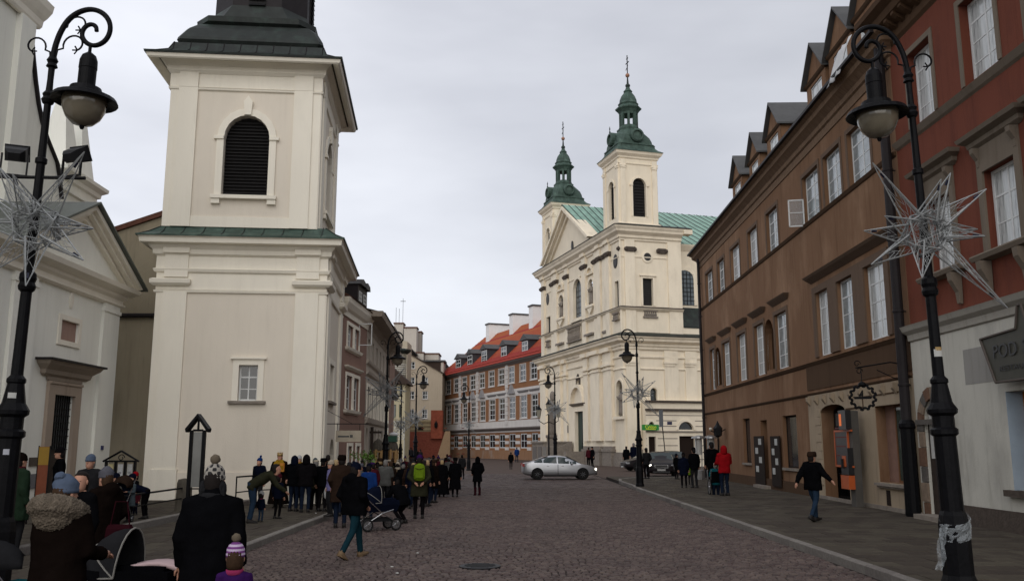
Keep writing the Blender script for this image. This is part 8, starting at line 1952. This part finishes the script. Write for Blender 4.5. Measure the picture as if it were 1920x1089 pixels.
pc_ = ground(709, 985, 0)
plaid = mat('checked_blanket', (.03,.05,.1), .9, .9, 18, .3, 20)
pram_big(at(712, 22.4).x, 22.4, 0, -58, 'dark blue pram with silver frame and wheels beside the striding man', CL['navy'], CL['navy'], 1.0)
pram_big(at(262, 9.3).x, 9.3, 0, -98, 'large black pram with pale-piped hood in the bottom left corner', CL['dgrey'], CL['black'], 1.15)
t = thing('blanket', (at(318, 9.2).x, 9.2, .86), 'pale pink blanket edge on the pram at the bottom', 'blanket'); q = MB(); q.loft([[(-.3+.6*i/6, -.1+.25*j/4+.02*math.sin(i+j), .06*math.sin(i*.5)-.05*i/6+.02*math.sin(j*2)) for i in range(7)] for j in range(5)], cap=False, closed=False); o = q.build('cloth', mat('pale_pink_cloth', (.45,.33,.33), .9), t, smooth=True); s_ = o.modifiers.new('Solidify', 'SOLIDIFY'); s_.thickness = .03
def pushchair(x, y, z, rz, label, hood_c, seat_c, acc):
    t = thing('pushchair', Matrix.Translation((x, y, z)) @ Matrix.Rotation(R(rz), 4, 'Z'), label, 'pushchair')
    for cx_, cy_ in ((-.22,-.25),(.22,-.25),(-.2,.3),(.2,.3)): wheel(None, t, (cx_, cy_, .09), .09, .018, rub, chrome, 5)
    for q in (-1, 1): MB().tube([(q*.2,.3,.12),(q*.21,0,.5),(q*.2,-.35,1.0)], .013, 6).build('frame_tube', chrome, t); MB().tube([(q*.22,-.25,.12),(q*.21,.0,.5)], .013, 6).build('frame_tube', chrome, t)
    MB().loft([[(-.18,-.12,.4),(.18,-.12,.4),(.18,.25,.4),(-.18,.25,.4)],[(-.19,-.14,.5),(.19,-.14,.5),(.19,.27,.45),(-.19,.27,.45)]]).build('seat', seat_c, t); MB().loft([[(-.18,-.14,.48),(.18,-.14,.48),(.18,-.1,.48),(-.18,-.1,.48)],[(-.18,-.3,.95),(.18,-.3,.95),(.18,-.26,.95),(-.18,-.26,.95)]]).build('backrest', seat_c, t)
    q = MB(); rings = [[(.21*math.cos(math.pi*j/10), -.25+.35*math.sin(R(k*13)), .8+.28*math.cos(R(k*13))*math.sin(math.pi*j/10)) for j in range(11)] for k in range(6)]; q.loft(rings, cap=False, closed=False); o = q.build('hood', hood_c, t, smooth=True); s_ = o.modifiers.new('Solidify', 'SOLIDIFY'); s_.thickness = .012
    MB().ball((0,.05,.56), .15, .18, .12).build('footmuff', acc, t, smooth=True); MB().tube([(-.2,-.35,1.0),(.2,-.35,1.0)], .016, 6).build('handle', rub, t)
    return t
pp = ground(245, 980, TZ); pp.x = min(pp.x, -9.2); pushchair(pp.x, pp.y, TZ, 175, 'small pushchair with brown hood and blue and white seat by the notice board', CL['brown'], CL['navy'], mat('blue_white_print', (.06,.16,.3), .8, .9, 9))
pushchair(at(48, 9.6).x, 9.6, 0, -60, 'pushchair with teal trim behind the woman in the fur hood', CL['dgrey'], CL['black'], CL['teal'])
# ================================================================== CARS
def car(x, y, z, rz, label, paint, kind='saloon', lights=False, s=1.0, cat='car'):
    """built facing +X, 4.7 m long, origin on the ground at the centre"""
    t = thing('car', Matrix.Translation((x, y, z)) @ Matrix.Rotation(R(rz), 4, 'Z') @ Matrix.Scale(s, 4), label, cat)
    Lh = 2.35
    if kind == 'saloon':
        S = [(-2.35,.42,.8,.8,.68),(-2.28,.32,.98,.985,.8),(-2.05,.25,1.03,1.04,.86),(-1.75,.22,1.04,1.07,.9),(-1.45,.2,1.03,1.2,.91),(-1.05,.2,1.02,1.36,.91),(-.6,.2,1.0,1.455,.915),(-.1,.2,.98,1.475,.915),(.35,.2,.965,1.43,.915),(.75,.2,.95,1.27,.915),(1.15,.2,.93,1.03,.91),(1.3,.2,.92,.95,.905),(1.7,.22,.86,.89,.88),(2.05,.25,.78,.81,.82),(2.25,.3,.68,.7,.74),(2.35,.38,.55,.56,.62)]
        wx = (-1.42, 1.4); gl = [(-1.62,-1.1),(-1.05,-.22),(-.14,.55),(.6,1.0)]; roofk = .6
    else:
        S = [(-2.2,.45,.95,.97,.7),(-2.15,.32,1.05,1.3,.82),(-2.0,.25,1.08,1.5,.88),(-1.5,.22,1.07,1.6,.9),(-.8,.2,1.05,1.64,.91),(-.1,.2,1.03,1.63,.91),(.4,.2,1.01,1.55,.91),(.8,.2,1.0,1.33,.91),(1.1,.2,1.0,1.09,.905),(1.5,.22,.96,1.02,.89),(1.9,.25,.9,.96,.85),(2.1,.3,.8,.86,.8),(2.2,.36,.62,.66,.7)]
        wx = (-1.35, 1.35); gl = [(-1.9,-1.35),(-1.28,-.3),(-.22,.55),(.6,.95)]; roofk = .66
    def ring(x_, zb, zbelt, zr, hw):
        tk = max(0, min(1, (zr-zbelt)/.35)); wr_ = hw*(1-(1-roofk)*.62*tk)-.03*tk
        h = [(hw*.92, zb), (hw*.99, zb+.12), (hw, zb+(zbelt-zb)*.55), (hw*.975, zbelt-.06), (hw*.955, zbelt), (wr_+(hw*.94-wr_)*.45, zbelt+(zr-zbelt)*.55), (wr_, zbelt+(zr-zbelt)*.9), (wr_*.8, zr), (wr_*.35, zr+.012)]
        return [(x_, -a, b) for a, b in h]+[(x_, a, b) for a, b in h[::-1]]
    mb = MB(); mb.loft([ring(*q) for q in S]); o = mb.build('body', paint, t, smooth=True)
    sb_ = o.modifiers.new('Subdivision', 'SUBSURF'); sb_.levels = 1; sb_.render_levels = 1
    def interp(x_):
        for a, b in zip(S, S[1:]):
            if a[0] <= x_ <= b[0]:
                f = (x_-a[0])/(b[0]-a[0]); return [a[i]+(b[i]-a[i])*f for i in range(5)]
    for q in (-1, 1):
        for (a, b) in gl:
            mb = MB(); vs = []
            for x_ in (a, (a+b)/2, b):
                R_ = ring(x_, *interp(x_)[1:]); n = len(R_); pb, pt = R_[4], R_[6]
                zb_, zt_ = pb[2]+.02, max(pb[2]+.025, pt[2]-.03); yb_, yt_ = abs(pb[1])+.012, abs(pt[1])+.02
                vs += [(x_, q*yb_, zb_), (x_, q*yt_, zt_)]
            mb.add(vs, [(0,2,3,1),(2,4,5,3)]); mb.build('side_window', glass_gr, t)
    # windscreen and rear window
    def screen(xa, xb, nm, up):
        Ra, Rb = ring(xa, *interp(xa)[1:]), ring(xb, *interp(xb)[1:]); mb = MB(); vs = []
        za, zb_ = interp(xa)[3], interp(xb)[3]
        wa, wb = abs(Ra[6][1])*.95, abs(Rb[6][1])*.95; e = .03
        mb.add([(xa, -wa, za+e), (xa, wa, za+e), (xb, wb, zb_+e), (xb, -wb, zb_+e)], [(0,1,2,3)]); mb.build(nm, glass_gr, t)
    if kind == 'saloon': screen(1.2, .42, 'windscreen', 1); screen(-1.6, -.75, 'rear_window', 1)
    else: screen(1.08, .42, 'windscreen', 1); screen(-2.13, -1.9, 'rear_window', 1)
    for xw in wx:
        for q in (-1, 1):
            hw = .9; MB().lathe([(.37,-.01),(.37,.012)], 24).build('wheel_arch', mat('painted_arch_shadow', (.008,.008,.008), .9), t, Matrix.Translation((xw, q*hw, .37)) @ Matrix.Rotation(R(90), 4, 'X'))  # black disc on the flank paints the shade of an uncut wheel well
            w_ = MB().lathe([(.2,-.1),(.31,-.1),(.325,-.07),(.325,.07),(.31,.1),(.2,.1)], 24).build('wheel', rub, t, Matrix.Translation((xw, q*.85, .325)) @ Matrix.Rotation(R(90), 4, 'X'))
            mb = MB(); mb.lathe([(.205,-.02),(.205,.085*1),(.19,.09),(.18,.05),(.05,.06),(.05,.09),(.01,.09)] , 20)
            for k in range(7):
                a = 2*math.pi*k/7; mb.tube([(.04*math.cos(a), .04*math.sin(a), .095), (.19*math.cos(a), .19*math.sin(a), .085)], .018, 4)
            mb.build('rim', mat('alloy_rim', (.25,.25,.26), .35, metal=.6), w_, Matrix.Rotation(R(180) if q > 0 else 0, 4, 'X'))
    fx = S[-1][0]; hz_ = .66 if kind == 'saloon' else .78
    hl = mat('lit_headlight', (.9,.9,.85), .2, emit=((1,.93,.75), 6.0)); hd = mat('headlight_glass', (.3,.3,.3), .1); tl_ = mat('red_tail_light', (.25,.01,.01), .2)
    for q in (-1, 1):
        mb = MB(); mb.loft([[(fx-.32,q*.86,hz_+.06),(fx-.32,q*.86,hz_-.07),(fx-.3,q*.7,hz_-.07),(fx-.3,q*.7,hz_+.06)],[(fx-.14,q*.74,hz_+.04),(fx-.14,q*.74,hz_-.08),(fx-.06,q*.5,hz_-.08),(fx-.1,q*.5,hz_+.05)]]); mb.build('headlight', hd, t)
        MB().ball((fx-.14, q*.68, hz_-.02), .085 if lights else .06, .1, .075).build('headlight_beam', hl if (lights and q*lights > 0) or lights == 2 else hd, t)
        mb = MB(); mb.box(-abs(S[0][0])+.0, -abs(S[0][0])+.14, q*.62, q*.84, .8, .98); mb.build('tail_light', tl_, t)
        mb = MB(); mb.ball((.72, q*1.0, 1.0), .08, .1, .07, 8, 6); mb.build('wing_mirror', paint, t, smooth=True)
        for hx in (-.85, .05): MB().box(hx, hx+.16, q*.915, q*.935, .82, .85).build('door_handle', chrome, t)
        MB().box(-.16, -.13, q*.91, q*.921, .3, .93).build('door_gap', rub, t); MB().box(-1.0, 1.0, q*.88, q*.905, .2, .27).build('sill', rub, t)
    gz_ = hz_-.05
    MB().box(fx-.12, fx+.005, -.4, .4, gz_-.1, gz_+.06).build('grille', blkp, t); mb = MB()
    mb.box(fx-.1, fx+.02, -.43, .43, gz_+.06, gz_+.08).box(fx-.1, fx+.02, -.4, .4, gz_-.12, gz_-.1).box(fx-.1,fx+.02,-.43,-.4,gz_-.12,gz_+.06).box(fx-.1,fx+.02,.4,.43,gz_-.12,gz_+.06); mb.build('grille_surround', chrome, t)
    MB().box(fx, fx+.03, -.26, .26, gz_-.3, gz_-.19).build('number_plate', paper, t); MB().box(fx-.1, fx-.0, -.55, .55, .3, .4).build('lower_intake', blkp, t)
    return t
silver = bpy.data.materials.new('silver_car_paint'); silver.use_nodes = True; _b = silver.node_tree.nodes['Principled BSDF']; _b.inputs['Base Color'].default_value = (.38,.39,.41,1); _b.inputs['Metallic'].default_value = .65; _b.inputs['Roughness'].default_value = .32; _b.inputs['Coat Weight'].default_value = .5
darkp = bpy.data.materials.new('dark_purple_car_paint'); darkp.use_nodes = True; _b = darkp.node_tree.nodes['Principled BSDF']; _b.inputs['Base Color'].default_value = (.012,.009,.011,1); _b.inputs['Roughness'].default_value = .4; _b.inputs['Specular IOR Level'].default_value = .2
darkg = bpy.data.materials.new('dark_green_car_paint'); darkg.use_nodes = True; _b = darkg.node_tree.nodes['Principled BSDF']; _b.inputs['Base Color'].default_value = (.008,.012,.012,1); _b.inputs['Roughness'].default_value = .4; _b.inputs['Specular IOR Level'].default_value = .2
g = ground(1048, 898, 0); car(g.x, g.y, 0, 3, 'silver saloon car crossing the street from left to right with headlights on', silver, 'saloon', lights=2, s=.98)
c_ = ground(1240, 895, 0); car(c_.x+.35, c_.y+2.3, 0, -98, 'dark car facing the camera with one lit headlight, behind the corner lamp', darkp, 'hatch', lights=-1)
c_ = ground(1283, 890, 0); car(c_.x, c_.y+4.5, 0, -92, 'dark green estate car parked behind the car with the lit headlight', darkg, 'hatch')
c_ = ground(1192, 884, 0); car(c_.x+1.5, c_.y+2.5, 0, 192, 'low black car half hidden behind the corner lamp', darkp, 'saloon')
